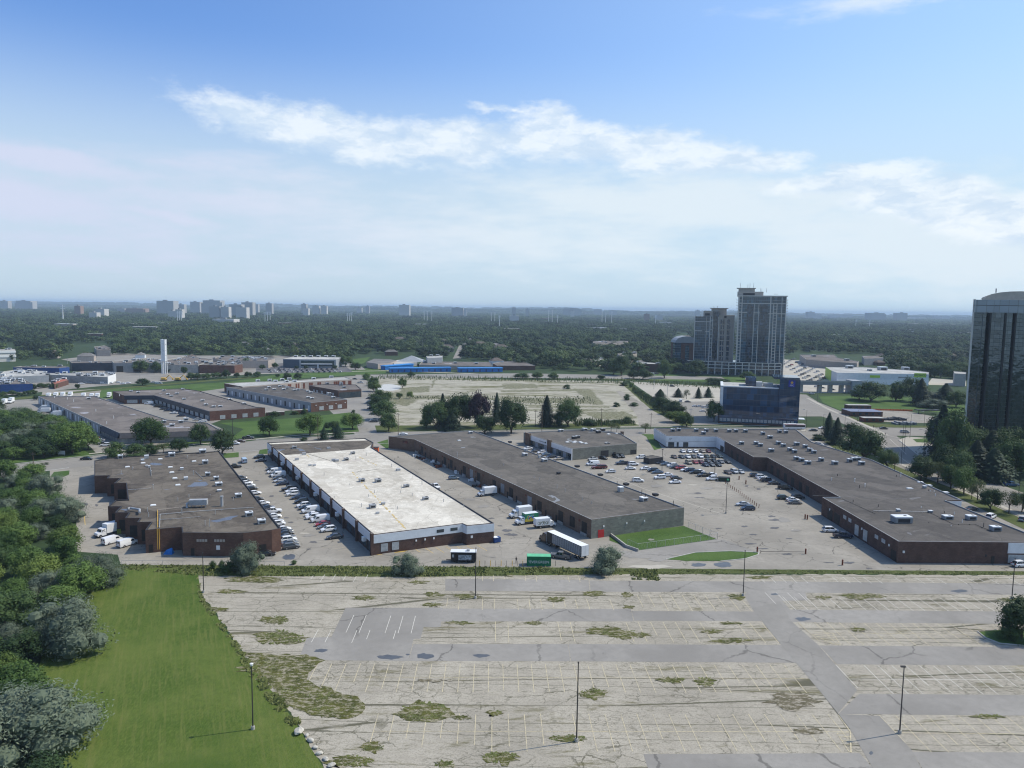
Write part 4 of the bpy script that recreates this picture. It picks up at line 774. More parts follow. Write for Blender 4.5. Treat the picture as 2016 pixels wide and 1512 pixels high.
for X, Y in ((165, 860), (550, 835), (830, 810), (60, 840), (660, 915), (610, 890), (850, 960), (1290, 1075), (1390, 1070), (1175, 1045), (1745, 1030), (1530, 965), (745, 880), (1125, 985)): Hh.unit(*w5(X, Y), w=1.8, l=2.2, hh=1.1, mats=('metal', 'white2'))
I_px = [w6(-420, 560), w6(0, 540), w6(300, 500), w6(840, 610), w6(1420, 745), w6(870, 795)]
Ii = Bld('industrial_building', 'grey panelled unit with white dock doors and a brown brick three-window end', 'industrial building', I_px, 6.2, MT['greymet'], MT['roofD'], coping=MT['grey']); Ii.ang = 28
e = Ii.edge(w6(870, 795), w6(1420, 745)); L_ = e[3]; Ii.panel(e, -.1, L_, 0, 6.0, 'end_wall', MT['brown'], .15); [Ii.panel(e, L_*t_, L_*t_+3.2, .7, 3.2, 'window', MT['lwindow'], .25) for t_ in (.22, .48, .73)]
[Ii.panel(e, L_*t_, L_*t_+.5, 3.9, 4.4, 'wall_lamp', MT['white'], .4) for t_ in (.12, .42, .67, .93)]
e = Ii.edge(w6(870, 795), w6(-420, 560)); L_ = e[3]
for k in range(20): Ii.panel(e, L_*(k+.3)/20, L_*(k+.6)/20, .6, 4.0, 'loading_door', MT['white2'] if k % 2 == 0 else MT['trim'], .12)
for X, Y in ((230, 575), (310, 605), (190, 610), (395, 560), (455, 605), (505, 580), (670, 610), (620, 615), (825, 630), (865, 655), (830, 730), (885, 745), (1150, 670), (1210, 730)): Ii.unit(*w6(X, Y), w=2, l=2.4, hh=1.2, mats=('metal', 'white'))
Jj = Bld('office_building', 'small dark brown unit at the lane end behind the grey panelled unit', 'office building', [w6(840, 535), w6(1050, 515), w6(1560, 520), w6(1640, 590), w6(1290, 612)], 6.0, MT['dbrown'], MT['roofG'], coping=MT['slate']); Jj.ang = 28
e = Jj.edge(w6(840, 535), w6(1290, 612)); [Jj.panel(e, e[3]*t_, e[3]*t_+2.4, 1.6, 3.6, 'window', MT['lwindow'], .12) for t_ in (.15, .26, .42, .6, .8)]
e = Jj.edge(w6(1290, 612), w6(1640, 590)); Jj.panel(e, .5, e[3]-.5, .2, 4.5, 'glazing', MT['window'], .12)
for X, Y in ((1120, 515), (1330, 510), (1330, 535), (1375, 572)): Jj.unit(*w6(X, Y), w=2.2, l=2.6, hh=1.4, mats=('metal', 'metal'))
for X, Y in ((1140, 525), (1440, 520)): pass
Kk = Bld('industrial_building', 'long beige unit with dark red window strips and white-topped roof', 'industrial building', [w5(1450, 715), w5(1960, 690), w6(740, 455), w6(1390, 405), w6(1500, 440), w6(720, 480), w6(0, 540), w5(1720, 765)], 6.6, MT['tan'], MT['roofP'], coping=MT['conc']); Kk.ang = 28
e = Kk.edge(w6(1500, 440), w6(720, 480)); L_ = e[3]
for t_ in (.02, .05, .14, .17, .26, .30, .34, .47, .50, .62, .66, .78, .82, .93): Kk.panel(e, L_*t_, L_*t_+1.5, 1.2, 5.6, 'window_strip', MT['rust'], .12)
e = Kk.edge(w6(720, 480), w6(0, 540)); L_ = e[3]
for t_ in (.04, .09, .22, .26, .6, .66, .85, .9): Kk.panel(e, L_*t_, L_*t_+1.5, 1.2, 5.6, 'window_strip', MT['rust'], .12)
e = Kk.edge(w5(1450, 715), w5(1720, 765)); Kk.panel(e, 0, e[3], 0, 6.5, 'end_wall', MT['redbrick'], .15)
for X, Y in ((240, 465), (330, 480), (430, 455), (500, 485), (540, 445), (620, 480), (910, 440), (1180, 415), (60, 475)): Kk.unit(*w6(X, Y), w=2.2, l=3.2, hh=1.6, mats=('white', 'white'))
wl = Bld('low_wall', 'short brick wall stub beside the kerb in front of the grey panelled unit', 'wall', [w6(185, 935), w6(465, 925), w6(467, 935), w6(187, 945)], 2.2, MT['brown'], MT['conc'], parapet=0); wl.ang = 0
wl = Bld('low_wall', 'dark hedge-backed brick wall stub left of the brown brick end wall', 'wall', [w6(585, 905), w6(820, 890), w6(822, 900), w6(587, 915)], 2.6, MT['brown'], MT['conc'], parapet=0)

for i, (f_, X, Y, a_, b_, m_) in enumerate([(r4, 1340, 890, 30, 9, 'dark'), (r4, 1425, 970, 45, 8, 'dark'), (r4, 1640, 825, 60, 12, 'dark'), (r4, 1640, 905, 50, 12, 'dark'), (r4, 900, 605, 60, 6, 'dark'), (r4, 850, 560, 100, 6, 'strip'), (r4, 1400, 1062, 60, 8, 'dark'), (r4, 1760, 1165, 60, 12, 'dark'), (r4, 1480, 520, 30, 9, 'dark'), (r4, 1830, 922, 30, 5, 'walk'),
    (r4, 1610, 790, 40, 8, 'dark'), (r4, 1520, 1110, 60, 7, 'dark'), (r4, 1080, 910, 40, 6, 'dark'), (r4, 1780, 1012, 40, 6, 'dark'), (r4, 1380, 490, 40, 10, 'dark'), (r4, 400, 1290, 200, 22, 'walk'), (r2, 870, 850, 30, 8, 'dark'), (r2, 1090, 1045, 40, 10, 'dark'), (r2, 680, 590, 26, 9, 'dark'), (r2, 820, 805, 30, 7, 'dark'), (r2, 530, 435, 20, 5, 'dark'),
    (r2, 1050, 1115, 26, 6, 'dark'), (r2, 700, 650, 30, 5, 'walk'), (r2, 1000, 960, 50, 12, 'walk'), (r3, 1000, 930, 50, 14, 'dark'), (r3, 1040, 970, 70, 14, 'dark'), (r3, 850, 810, 30, 6, 'dark'), (r3, 930, 885, 26, 6, 'dark'), (r1, 960, 680, 20, 14, 'dark'), (r1, 850, 670, 24, 16, 'dark'), (r1, 980, 840, 22, 10, 'dark'), (r5, 350, 1203, 60, 12, 'dark'), (r5, 160, 1200, 60, 5, 'dark'), (r5, 540, 1255, 30, 5, 'dark'), (r5, 425, 1065, 25, 6, 'dark'), (v7, 1240, 770, 60, 10, 'walk'), (v7, 1300, 880, 50, 10, 'dark')]):
    rr = random.Random(i); sheet('asphalt_patch', [f_(X+a_*cos(k*pi/8)*rr.uniform(.6, 1.2), Y+b_*sin(k*pi/8)*rr.uniform(.5, 1.2)) for k in range(16)], .03, MT[m_], rag=.12, seed=i)
for i in range(60):
    rr = random.Random(900+i); X, Y = rr.uniform(300, 1750), rr.uniform(930, 1110); a_ = rr.uniform(4, 16); b_ = a_*rr.uniform(.15, .4)
    sheet('asphalt_patch', [(X+a_*cos(k*pi/5)*rr.uniform(.5, 1.2), Y+b_*sin(k*pi/5)*rr.uniform(.5, 1.2)) for k in range(10)], .03, MT[rr.choice(('yard', 'strip', 'drive', 'strip'))], rag=.1, seed=i)
# ------------------------------------------------------------------ trees
def leafmat(name, a, b_, tr=.25, rnd_=.5):
    m, t, b = new_mat(name, .7, .25); oi = t.new('ShaderNodeObjectInfo')
    tc = t.new('ShaderNodeTexCoord'); g = t.new('ShaderNodeNewGeometry')
    n = t.noise(g.outputs['Position'], .35, 3, .6); r = g.outputs['Random Per Island']
    c = t.mix(t.math('ADD', t.math('MULTIPLY', n, .5), t.math('MULTIPLY', r, .5)), a, b_)
    hs = t.new('ShaderNodeHueSaturation'); t.l.new(c, hs.inputs['Color'])
    t.put(hs.inputs['Value'], t.ramp(oi.outputs['Random'], 0, 1, 1-rnd_*.6, 1+rnd_)); t.put(hs.inputs['Hue'], t.ramp(oi.outputs['Random'], 0, 1, .5+.02*rnd_, .5-.03*rnd_))
    t.l.new(hs.outputs[0], b.inputs['Base Color'])
    tb = t.new('ShaderNodeBsdfTranslucent'); t.l.new(hs.outputs[0], tb.inputs[0]); mx = t.new('ShaderNodeMixShader'); mx.inputs[0].default_value = tr
    out = t.n['Material Output']; t.l.new(b.outputs[0], mx.inputs[1]); t.l.new(tb.outputs[0], mx.inputs[2]); t.l.new(mx.outputs[0], out.inputs[0])
    return m
LM = {'green': leafmat('green_leaves', (.036, .074, .016), (.088, .155, .036)), 'dark': leafmat('deep_green_leaves', (.024, .051, .018), (.060, .106, .032)),
      'bright': leafmat('light_green_leaves', (.05, .09, .016), (.12, .175, .04)), 'silver': leafmat('silver_green_leaves', (.062, .090, .058), (.165, .20, .14), .2, .25),
      'purple': leafmat('dark_purple_leaves', (.014, .008, .014), (.034, .018, .030), .15), 'spruce': leafmat('needle_foliage', (.010, .026, .015), (.026, .050, .026), .1),
      'far': leafmat('far_leaves', (.014, .034, .014), (.056, .094, .030), .15, 1.1), 'weed': leafmat('weed_blades', (.085, .11, .03), (.19, .21, .07), .3, .2), 'olive': leafmat('olive_leaves', (.04, .06, .02), (.10, .13, .045))}
def crown_mesh(seed, mat, n=2600, leaf=.030, blobs=22, shape='round', z0=.22, aspect=1.0, core=True, ragged=.0):
    "unit tree: width 1, height 1, base at the origin"
    rr = random.Random(seed); v = []; f = []
    B_ = []
    zc = (z0+1)/2; rz = (1-z0)/2
    for i in range(blobs):
        if shape == 'round':
            for _ in range(50):
                a = rr.uniform(0, 2*pi); ph = math.acos(rr.uniform(-.75, 1)); k = rr.uniform(.45, .80)
                x, y, z = k*sin(ph)*cos(a)*.5, k*sin(ph)*sin(a)*.5, zc+k*cos(ph)*rz
                break
            r = rr.uniform(.13, .23)
        elif shape == 'tall':
            h = rr.uniform(0, 1); a = rr.uniform(0, 2*pi); k = rr.uniform(.2, .7)*(1-.55*h)
            x, y, z = k*.5*cos(a), k*.5*sin(a), z0+.08+h*(1-z0-.18); r = rr.uniform(.12, .22)*(1.1-.4*h)
        elif shape == 'bush':
            a = rr.uniform(0, 2*pi); k = rr.uniform(.1, .8); x, y = k*.5*cos(a), k*.5*sin(a); z = z0+rr.uniform(.1, .8)*(1-z0)*(1-.4*k); r = rr.uniform(.14, .24)
        B_.append((x, y, z, r)) if shape != 'cone' else None
    def leafq(c, nrm, s, el=1.0):
        u = nrm.orthogonal().normalized(); w_ = nrm.cross(u); a = rr.uniform(0, 2*pi)
        u2 = u*cos(a)+w_*sin(a); w2 = nrm.cross(u2)
        k = len(v); s1 = s*rr.uniform(.6, 1.3); s2 = s1/el*rr.uniform(.6, 1)
        v.extend([tuple(c-u2*s1*.5), tuple(c+w2*s2*.45), tuple(c+u2*s1*.5), tuple(c-w2*s2*.55)]); f.append((k, k+1, k+2, k+3))
    if shape == 'cone':
        tiers = 16
        for i in range(n):
            h = rr.random()**.8; h = 1-h*.93; h = 1-(1-h)
            hh = .06+rr.random()*.94; R_ = .5*(1-hh)**.85+.015
            tier = (hh*tiers) % 1; k = rr.uniform(.35, 1)*(1-.35*tier); a = rr.uniform(0, 2*pi)
            a = round(a/(2*pi)*11+hh*7)/11*2*pi+rr.gauss(0, .20)
            c = Vector((cos(a)*R_*k, sin(a)*R_*k, hh-.05*k)); nrm = Vector((cos(a)*.5, sin(a)*.5, rr.uniform(.4, 1.2))).normalized()
            leafq(c, nrm, leaf*1.5, 1.8)
        m2 = MB(); m2.tube((0, 0, .06), (0, 0, .93), .20, .01, 8)
    else:
        tot = sum(b[3]**2 for b in B_)
        for x, y, z, r in B_:
            c0 = Vector((x, y, z)); cnt = int(n*r*r/tot)
            for _ in range(cnt):
                d = Vector((rr.gauss(0, 1), rr.gauss(0, 1), rr.gauss(0, 1)+.25)).normalized()
                q = r*(1+max(-.5, min(.22, rr.gauss(-.06, .20))))*(1+ragged*rr.uniform(-.3, .4)); c = c0+Vector((d.x*q, d.y*q, d.z*q*aspect))
                if c.z < z0*.7: continue
                nn = (d+Vector((rr.uniform(-.7, .7), rr.uniform(-.7, .7), rr.uniform(-.4, 1.0)))*.9).normalized()
                leafq(c, nn, leaf, 2.4 if mat == 'silver' else 1.35)
        m2 = MB()
        for x, y, z, r in B_:
            rr2 = r*.58; k = len(m2.v); NU, NV = 7, 4
            for i in range(NV+1):
                for j in range(NU):
                    ph = pi*i/NV; a = 2*pi*j/NU; m2.v.append((x+rr2*sin(ph)*cos(a), y+rr2*sin(ph)*sin(a), z+rr2*cos(ph)*aspect))
            for i in range(NV):
                for j in range(NU): m2.f.append((k+i*NU+j, k+(i+1)*NU+j, k+(i+1)*NU+(j+1) % NU, k+i*NU+(j+1) % NU))
    if core or shape == 'cone':
        k = len(v); v.extend(m2.v); f.extend([tuple(k+i for i in q) for q in m2.f])
    me = bpy.data.meshes.new('crown'); me.from_pydata(v, [], f); me.materials.append(LM[mat]); return me
def trunk_mesh(seed, z0, spread=.28):
    rr = random.Random(seed); b = MB(); b.tube((0, 0, -.01), (0, 0, z0+.12), .030, .020, 8)
    for i in range(6):
        a = rr.uniform(0, 2*pi); b.tube((0, 0, z0+rr.uniform(-.02, .1)), (cos(a)*spread, sin(a)*spread, z0+rr.uniform(.25, .5)), .015, .005, 5)
    me = bpy.data.meshes.new('trunk'); me.from_pydata(b.v, [], b.f); me.materials.append(MT['bark']); return me
KIND = {}
def kind(key, *specs):
    KIND[key] = [(crown_mesh(s, **k), trunk_mesh(s, k.get('z0', .22))) for s, k in specs]
kind('broad', *[(s, dict(mat='green', n=5200, leaf=.050, z0=.12)) for s in (1, 2, 3)])
kind('dark', *[(s, dict(mat='dark', n=5200, leaf=.048, z0=.07)) for s in (4, 5, 6)])
kind('bright', *[(s, dict(mat='bright', n=5200, leaf=.050, z0=.08)) for s in (7, 8)])
kind('silver', *[(s, dict(mat='silver', n=9000, leaf=.040, z0=.02, shape='bush', blobs=34, ragged=.15)) for s in (9, 10)])
kind('purple', (11, dict(mat='purple', n=5000, leaf=.05, z0=.05, blobs=34)))
kind('spruce', *[(s, dict(mat='spruce', n=3000, leaf=.05, shape='cone', z0=.05)) for s in (12, 13)])
kind('street', *[(s, dict(mat='olive', n=2000, leaf=.045, z0=.34, blobs=14, core=False)) for s in (14, 15)])
kind('bush', *[(s, dict(mat='dark', n=2600, leaf=.06, z0=.0, shape='bush', blobs=12)) for s in (16, 17)])
kind('tall', *[(s, dict(mat='green', n=3600, leaf=.042, z0=.06, shape='tall')) for s in (18, 19)])
def plant_tree(k, x, y, wid, hgt, label, group=None, name=None, cat=None, z=0):
    rr = random.Random(int(x*13+y*7)); cm, tm = rr.choice(KIND[k])
    nm = name or {'spruce': 'spruce_tree', 'silver': 'silver_tree', 'bush': 'shrub'}.get(k, 'broadleaf_tree')
    r = empty(nm, (x, y, z), rr.uniform(0, 6.28)); tag(r, label, cat or ('shrub' if k == 'bush' else 'tree'), group)
    c = bpy.data.objects.new('crown', cm); C.objects.link(c); c.parent = r; c.scale = (wid, wid, hgt)
    if k not in ('bush',):
        t = bpy.data.objects.new('trunk', tm); C.objects.link(t); t.parent = r; t.scale = (wid*1.0, wid*1.0, hgt)
    return r
def tree_px(k, px, py, wpx, top, label, group=None, **kw):
    b = P(px, py); dep = (b-Vector((0, 0, H))).dot(fwd); wid = wpx/F*dep*(1.9 if k == 'spruce' else 1.12); h = max(1.2, hz(px, top, b))
    b = b*(1.0); d = Vector((b.x, b.y, 0)).normalized()*wid*.15
    return plant_tree(k, b.x+d.x, b.y+d.y, wid*1.08, h*1.03, label, group, **kw)
G_ = 'trees along the cross street'
TR = [
 ('broad', q5, 570, 700, 260, 455, 'tree with broad green crown on the grass corner by the left end of the street'),
 ('broad', q5, 1190, 640, 230, 420, 'round green tree in front of the slate mansard of the mauve-roofed unit'),
 ('dark', q5, 1580, 625, 130, 465, 'small dark tree at the right end of the slate mansard front'),
 ('dark', q5, 1750, 700, 165, 512, 'dark round tree on the grass island behind the brown factory roof'),
 ('street', q5, 1290, 690, 95, 610, 'thin young tree by the kerb behind the brown factory, left of a dark round one'),
 ('dark', q5, 1415, 682, 120, 582, 'dark low tree at the kerb directly behind the brown factory roof'),
 ('bush', q5, 915, 722, 160, 595, 'dark bushy tree just behind the far left corner of the brown factory'),
 ('bush', q5, 1065, 722, 170, 592, 'dark bushy tree behind the brown factory, second from its left corner'),
 ('bush', q5, 1180, 700, 110, 610, 'reddish green bush beside the street behind the brown factory'),
 ('street', q5, 350, 800, 55, 765, 'tiny sapling on the grass strip beside the street at far left'),
 ('broad', q6, 105, 553, 145, 405, 'round green tree at the left end of the bright lawn by the street'),
 ('broad', q6, 425, 556, 175, 383, 'largest round green tree on the bright lawn by the street'),
 ('spruce', q6, 535, 582, 62, 488, 'short dark spruce behind the far edge of the white-roofed unit'),
 ('spruce', q6, 645, 574, 82, 468, 'taller bluish spruce behind the white-roofed unit, beside a short dark one'),
 ('dark', q6, 600, 520, 110, 440, 'spreading dark tree on the lawn between the largest round tree and the lane'),
 ('broad', q6, 760, 505, 140, 380, 'leaning green tree at the lane corner of the bright lawn'),
 ('bush', q6, 380, 592, 62, 563, 'small round bush on the street verge behind the white-roofed unit'),
 ('bush', q6, 765, 380, 30, 340, 'small upright bush at the corner of the brick end wall by the lane'),
 ('bush', q6, 145, 400, 90, 352, 'dark shrub mass growing against the brick wall stub'),
 ('bush', q6, 310, 385, 55, 350, 'dark shrub at the corner of the second brick wall stub'), ('bush', q6, 382, 382, 50, 330, 'dark shrub before the brick end of the grey panelled unit'),
 ('tall', q6, 870, 110, 90, 55, 'farthest tree of the hedge row between the lane and the concrete pad'),
 ('tall', q6, 925, 160, 100, 75, 'second farthest tree of the hedge row between lane and concrete pad'),
 ('bright', q6, 930, 205, 100, 120, 'third farthest tree of the hedge row, beside the pale gravel pad corner'),
 ('bright', q6, 990, 300, 150, 195, 'light green tree in the middle of the hedge row beside the lane'),
 ('dark', q6, 975, 350, 160, 240, 'dark tree in the hedge row over the parked cars of the lane'),
 ('dark', q6, 1010, 430, 190, 280, 'largest dark tree of the hedge row over the parked cars of the lane'),
 ('dark', q6, 1045, 522, 140, 380, 'dark tree at the street end of the hedge row beside the lane'),
 ('bright', q6, 1155, 178, 60, 95, 'lone pale green tree on the far left of the concrete pad'),
 ('bright', q6, 1130, 262, 50, 212, 'small sapling among weeds on the left of the concrete pad'), ('bright', q6, 1212, 262, 46, 200, 'slim sapling on the left of the concrete pad, right of a small one'),
 ('tall', q6, 1340, 492, 110, 330, 'leftmost tree of the big dark clump by the street'),
 ('spruce', q6, 1470, 480, 90, 225, 'spruce tip standing out of the big dark clump by the street'),
 ('dark', q6, 1420, 500, 200, 290, 'wide dark tree in the left half of the big clump by the street'),
 ('dark', q6, 1600, 490, 220, 240, 'tallest wide tree in the right half of the big clump by the street'),
 ('spruce', q6, 1545, 518, 130, 375, 'blue-green spruce in front of the big clump by the street'),
 ('purple', q6, 1755, 490, 165, 225, 'dark purple-leaved maple beside the big clump'),
 ('spruce', q6, 1895, 445, 78, 218, 'narrow spruce right of the purple maple'),
 ('dark', q6, 1800, 540, 160, 395, 'low leafy tree in front of the purple maple'),
 ('dark', q6, 2010, 540, 220, 270, 'large dark tree right of the narrow spruce, behind the grey-roofed unit'),
 ('spruce', q7, 272, 480, 112, 240, 'tall spruce on the street edge of the concrete pad'),
 ('bush', q7, 355, 482, 100, 360, 'dark low tree between the tall spruce and the round dark tree'), ('dark', q7, 440, 482, 180, 275, 'round dark tree right of the tall spruce on the pad edge'),
 ('street', q7, 780, 520, 62, 450, 'small street tree behind the office unit, left of a pair'), ('street', q7, 825, 522, 52, 455, 'small street tree behind the office unit, right of a pair'),
 ('street', q7, 1050, 530, 70, 455, 'small street tree by the driveway left of the white wall corner'),
 ('spruce', q7, 1165, 300, 115, 190, 'spruce at the head of the overgrown strip right of the concrete pad'),
 ('spruce', q7, 1308, 250, 66, 180, 'first spruce of the row in the far parking lot'), ('street', q7, 1375, 265, 55, 195, 'thin broadleaf between spruces in the far parking lot'),
 ('spruce', q7, 1467, 258, 50, 172, 'third spruce of the row in the far parking lot'), ('spruce', q7, 1545, 252, 60, 172, 'spruce nearest the blue glass building in the far parking lot'),
 ('dark', q7, 1180, 350, 120, 255, 'dark tree at the foot of the strip spruce'), ('dark', q7, 1285, 390, 150, 285, 'dense tree midway along the overgrown strip right of the pad'),
 ('bright', q7, 1290, 450, 150, 355, 'lighter green tree low on the overgrown strip right of the pad'), ('dark', q7, 1375, 482, 100, 385, 'last tree of the overgrown strip, by the street'),
 ('dark', q7, 1590, 445, 125, 278, 'dark tree against the left side of the blue glass building'),
 ('bush', q7, 430, 182, 52, 140, 'lone round shrub far back on the concrete pad'), ('bush', q7, 905, 272, 62, 220, 'round shrub beside the diagonal lane on the pad'), ('bush', q7, 825, 325, 46, 280, 'round shrub on the right part of the concrete pad'),
 ('bush', q7, 960, 320, 70, 285, 'ragged shrub on the diagonal lane edge'), ('bush', q7, 905, 455, 90, 400, 'pale bush at the street corner of the concrete pad'), ('bush', q7, 815, 455, 100, 425, 'low dark bush left of the pale bush at the pad corner'), ('bush', q7, 620, 475, 130, 425, 'low wide bush right of the round dark tree'),
 ('tall', q7, 935, 175, 46, 125, 'upright shrub at the far end of the overgrown strip'), ('bush', q7, 880, 160, 60, 122, 'bush at the far end of the diagonal lane'), ('bush', q7, 1000, 220, 90, 185, 'bush midway up the overgrown strip'), ('bush', q7, 1060, 255, 80, 220, 'bush above the spruce on the overgrown strip'),
 ('spruce', q8, 475, 585, 95, 375, 'left spruce of a pair behind the dark gravel roof'), ('spruce', q8, 540, 622, 110, 415, 'right spruce of a pair behind the dark gravel roof'), ('bush', q8, 400, 590, 100, 535, 'dark shrub at the foot of the spruce pair'),
 ('dark', q8, 650, 602, 140, 460, 'dark tree between the spruce pair and the big tree by the avenue'), ('dark', q8, 745, 765, 290, 500, 'big dense tree leaning over the dark gravel roof beside the avenue'), ('dark', q8, 830, 700, 120, 600, 'right shoulder tree beside the big dense one on the avenue'),
 ('dark', q8, 810, 285, 240, 135, 'wide dark tree on the left of the park lawn'), ('tall', q8, 1005, 282, 150, 112, 'tree with bare trunk in the middle of the park lawn'), ('dark', q8, 1140, 285, 180, 104, 'tall spreading tree right of the bare-trunk one in the park'),
 ('spruce', q8, 1200, 320, 120, 105, 'dark spruce at the right end of the park lawn'), ('silver', q8, 1310, 340, 190, 250, 'pale silver-green tree in front of the park spruces'), ('silver', q8, 1285, 280, 150, 190, 'pale silver-green tree between two park spruces'),
 ('spruce', q8, 1395, 300, 160, 145, 'broad dark spruce near the mirror-glass tower'), ('dark', q8, 1480, 330, 130, 200, 'dark tree against the left foot of the mirror-glass tower'), ('dark', q8, 720, 270, 130, 190, 'dark round tree at the left edge of the park trees'),
 ('dark', r5, 713, 302, 165, 128, 'first round street tree beside the avenue, with bare trunk'), ('street', r5, 780, 322, 90, 180, 'thin tree beside the first round street tree'), ('dark', r5, 1030, 425, 230, 200, 'wide dark street tree beside the avenue'),
 ('dark', r5, 1078, 412, 130, 205, 'street tree behind the wide dark one'), ('street', r5, 1190, 460, 160, 255, 'light-leaved street tree right of the wide dark one'), ('broad', r5, 1315, 505, 180, 295, 'green street tree, third before the white wall notch'),
 ('broad', r5, 1440, 555, 190, 305, 'green street tree, second before the white wall notch'), ('street', r5, 1570, 612, 150, 430, 'sparse street tree above the parked black car'), ('street', r5, 1515, 600, 90, 470, 'slim street tree left of the sparse one'),
 ('dark', r5, 1695, 705, 180, 505, 'dark street tree behind the white parked van'), ('street', r5, 1870, 742, 160, 528, 'sparse street tree at the right, between two darker ones'), ('dark', r5, 1995, 725, 150, 540, 'dark street tree at the right frame edge'), ('bush', r5, 1610, 640, 90, 600, 'low hedge piece between the street trees'),
 ('dark', lc, 2003, 395, 190, 208, 'dark round tree on the kerbed island at the right edge of the parking lot'),
]
for k, f_, X, Y, wpx, top, lab in TR:
    kk = {q5: 4, q6: 4, q7: 4, q8: 4, r5: 4.846, lc: 2.4706}[f_]
    px, py = f_(X, Y); tp = f_(X, top)[1]; tree_px(k, px, py, wpx/kk, tp, lab)
tree_px('bush', lc(1940, 0)[0], lc(0, 400)[1], 40, lc(0, 320)[1], 'dark rounded shrub under the tree on the kerbed island')
sheet('grass_strip', [lc(1800, 358), lc(1860, 350), lc(2200, 340), lc(2300, 400), lc(2016, 422), lc(1900, 412), lc(1830, 385)], .05, MT['turf']); path('kerb', [lc(1790, 356), lc(1830, 387), lc(1900, 414), lc(2016, 424), lc(2200, 420)], .2, .0, MT['kerb'], h=.15)
for k, px, py, wpx, top, lab in (('silver', 487, 1127, 60, 1062, 'silvery bush tree beside the verge in front of the brown factory'), ('silver', 804, 1133, 54, 1085, 'round grey-green bush on the verge before the white-roofed unit'),
    ('silver', 1193, 1130, 62, 1070, 'round grey-green bush on the verge beside the long trailer'), ('bush', 436, 1124, 12, 1100, 'small dark shrub left of the silvery bush on the verge'), ('bush', 455, 1128, 34, 1105, 'low dark shrub touching the silvery bush on the verge'), ('bush', 418, 1122, 14, 1104, 'tiny dark shrub beside the verge lamp post'),
    ('bush', 578, 1112, 12, 1105, 'tiny round weed bush on the verge below the wet patch')):
    tree_px(k, px, py, wpx, top, lab)
# left foreground wood: silvery edge trees, then the dense interior
for px, py, wpx, top, lab in ((142, 1290, 130, 1163, 'silvery tree bulging onto the mown lawn, third from the front'), (72, 1492, 200, 1335, 'largest silvery tree at the front left beside the mown lawn'), (196, 1160, 78, 1078, 'silvery tree at the top left corner of the mown lawn'),
    (140, 1160, 60, 1110, 'small silvery tree between the wood and the lawn corner'), (128, 1030, 70, 970, 'silvery tree overhanging the yard edge below the left street'), (85, 985, 60, 922, 'pale silvery tree by the yard entrance at the left'), (10, 1350, 60, 1290, 'yellow-green young tree at the left picture edge')):
    tree_px('silver' if 'silvery' in lab else 'bright', px, py, wpx, top, lab)
rnd = random.Random(21)
wood = [(-330, 930), (0, 941), (70, 950), (75, 985), (118, 1015), (128, 1075), (190, 1105), (205, 1128), (165, 1150), (165, 1185), (105, 1230), (85, 1310), (60, 1400), (110, 1500), (130, 1620), (-400, 1620), (-420, 1200)]
wp = [P(*p) for p in wood]; pts = []
for _ in range(6000):
    q = Vector((rnd.uniform(-260, -25), rnd.uniform(70, 320), 0))
    if not inside(q, wp): continue
    if all((q-p[0]).length > (p[1]+4.2)*.62 for p in pts):
        pts.append((q, rnd.uniform(5.5, 9.5)))
for q, wd in pts:
    X, Y = PX(q.x, q.y, 4)
    if X < -90 or Y > 1620 or (-20 < X < 150 and 1425 < Y < 1560) or (60 < X < 170 and 1250 < Y < 1310): continue
    k = rnd.choice(['dark', 'broad', 'broad', 'dark', 'bright', 'tall', 'broad', 'silver'] if rnd.random() < .8 else ['broad'])
    lab = {'dark': 'deep green tree packed in the dense wood left of the mown lawn', 'broad': 'mid green tree packed in the dense wood left of the mown lawn', 'bright': 'light green tree packed in the dense wood left of the mown lawn',
           'tall': 'upright green tree packed in the dense wood left of the mown lawn', 'silver': 'grey-green tree packed in the dense wood left of the mown lawn'}[k]
    hh = wd*rnd.uniform(.75, 1.15); plant_tree(k, q.x, q.y, wd*1.15, min(hh, 9), lab, 'trees of the wood at the left')
rb = random.Random(5)
wp2 = [P(*p) for p in ((-150, 800), (0, 812), (50, 825), (120, 848), (150, 866), (175, 884), (150, 894), (60, 908), (-200, 925))]; pts = []
for _ in range(2500):
    q = Vector((rb.uniform(-330, -180), rb.uniform(300, 480), 0))
    if inside(q, wp2) and all((q-p).length > 9 for p in pts): pts.append(q)
for q in pts: plant_tree(rb.choice(['dark', 'broad', 'dark', 'silver', 'tall']), q.x, q.y, rb.uniform(11, 15), rb.uniform(6, 9), 'tree in the thicket between the left street and the truck yard', 'thicket trees by the truck yard')
for i, (X, Y, w_) in enumerate(((60, 800, 100), (130, 815, 110), (230, 800, 90), (330, 820, 110), (420, 800, 100), (520, 790, 120), (620, 780, 110), (720, 770, 110), (830, 785, 90), (60, 900, 110), (180, 890, 120), (300, 900, 120), (420, 890, 110), (500, 870, 110), (560, 960, 100), (100, 960, 100), (1180, 790, 70))):
    tree_px('bush' if i % 2 else 'dark', *w4(X, Y+30), w_/7.754, w4(X, Y-45)[1], 'scrubby tree on the bank behind the white box trucks', 'scrub on the railway bank')
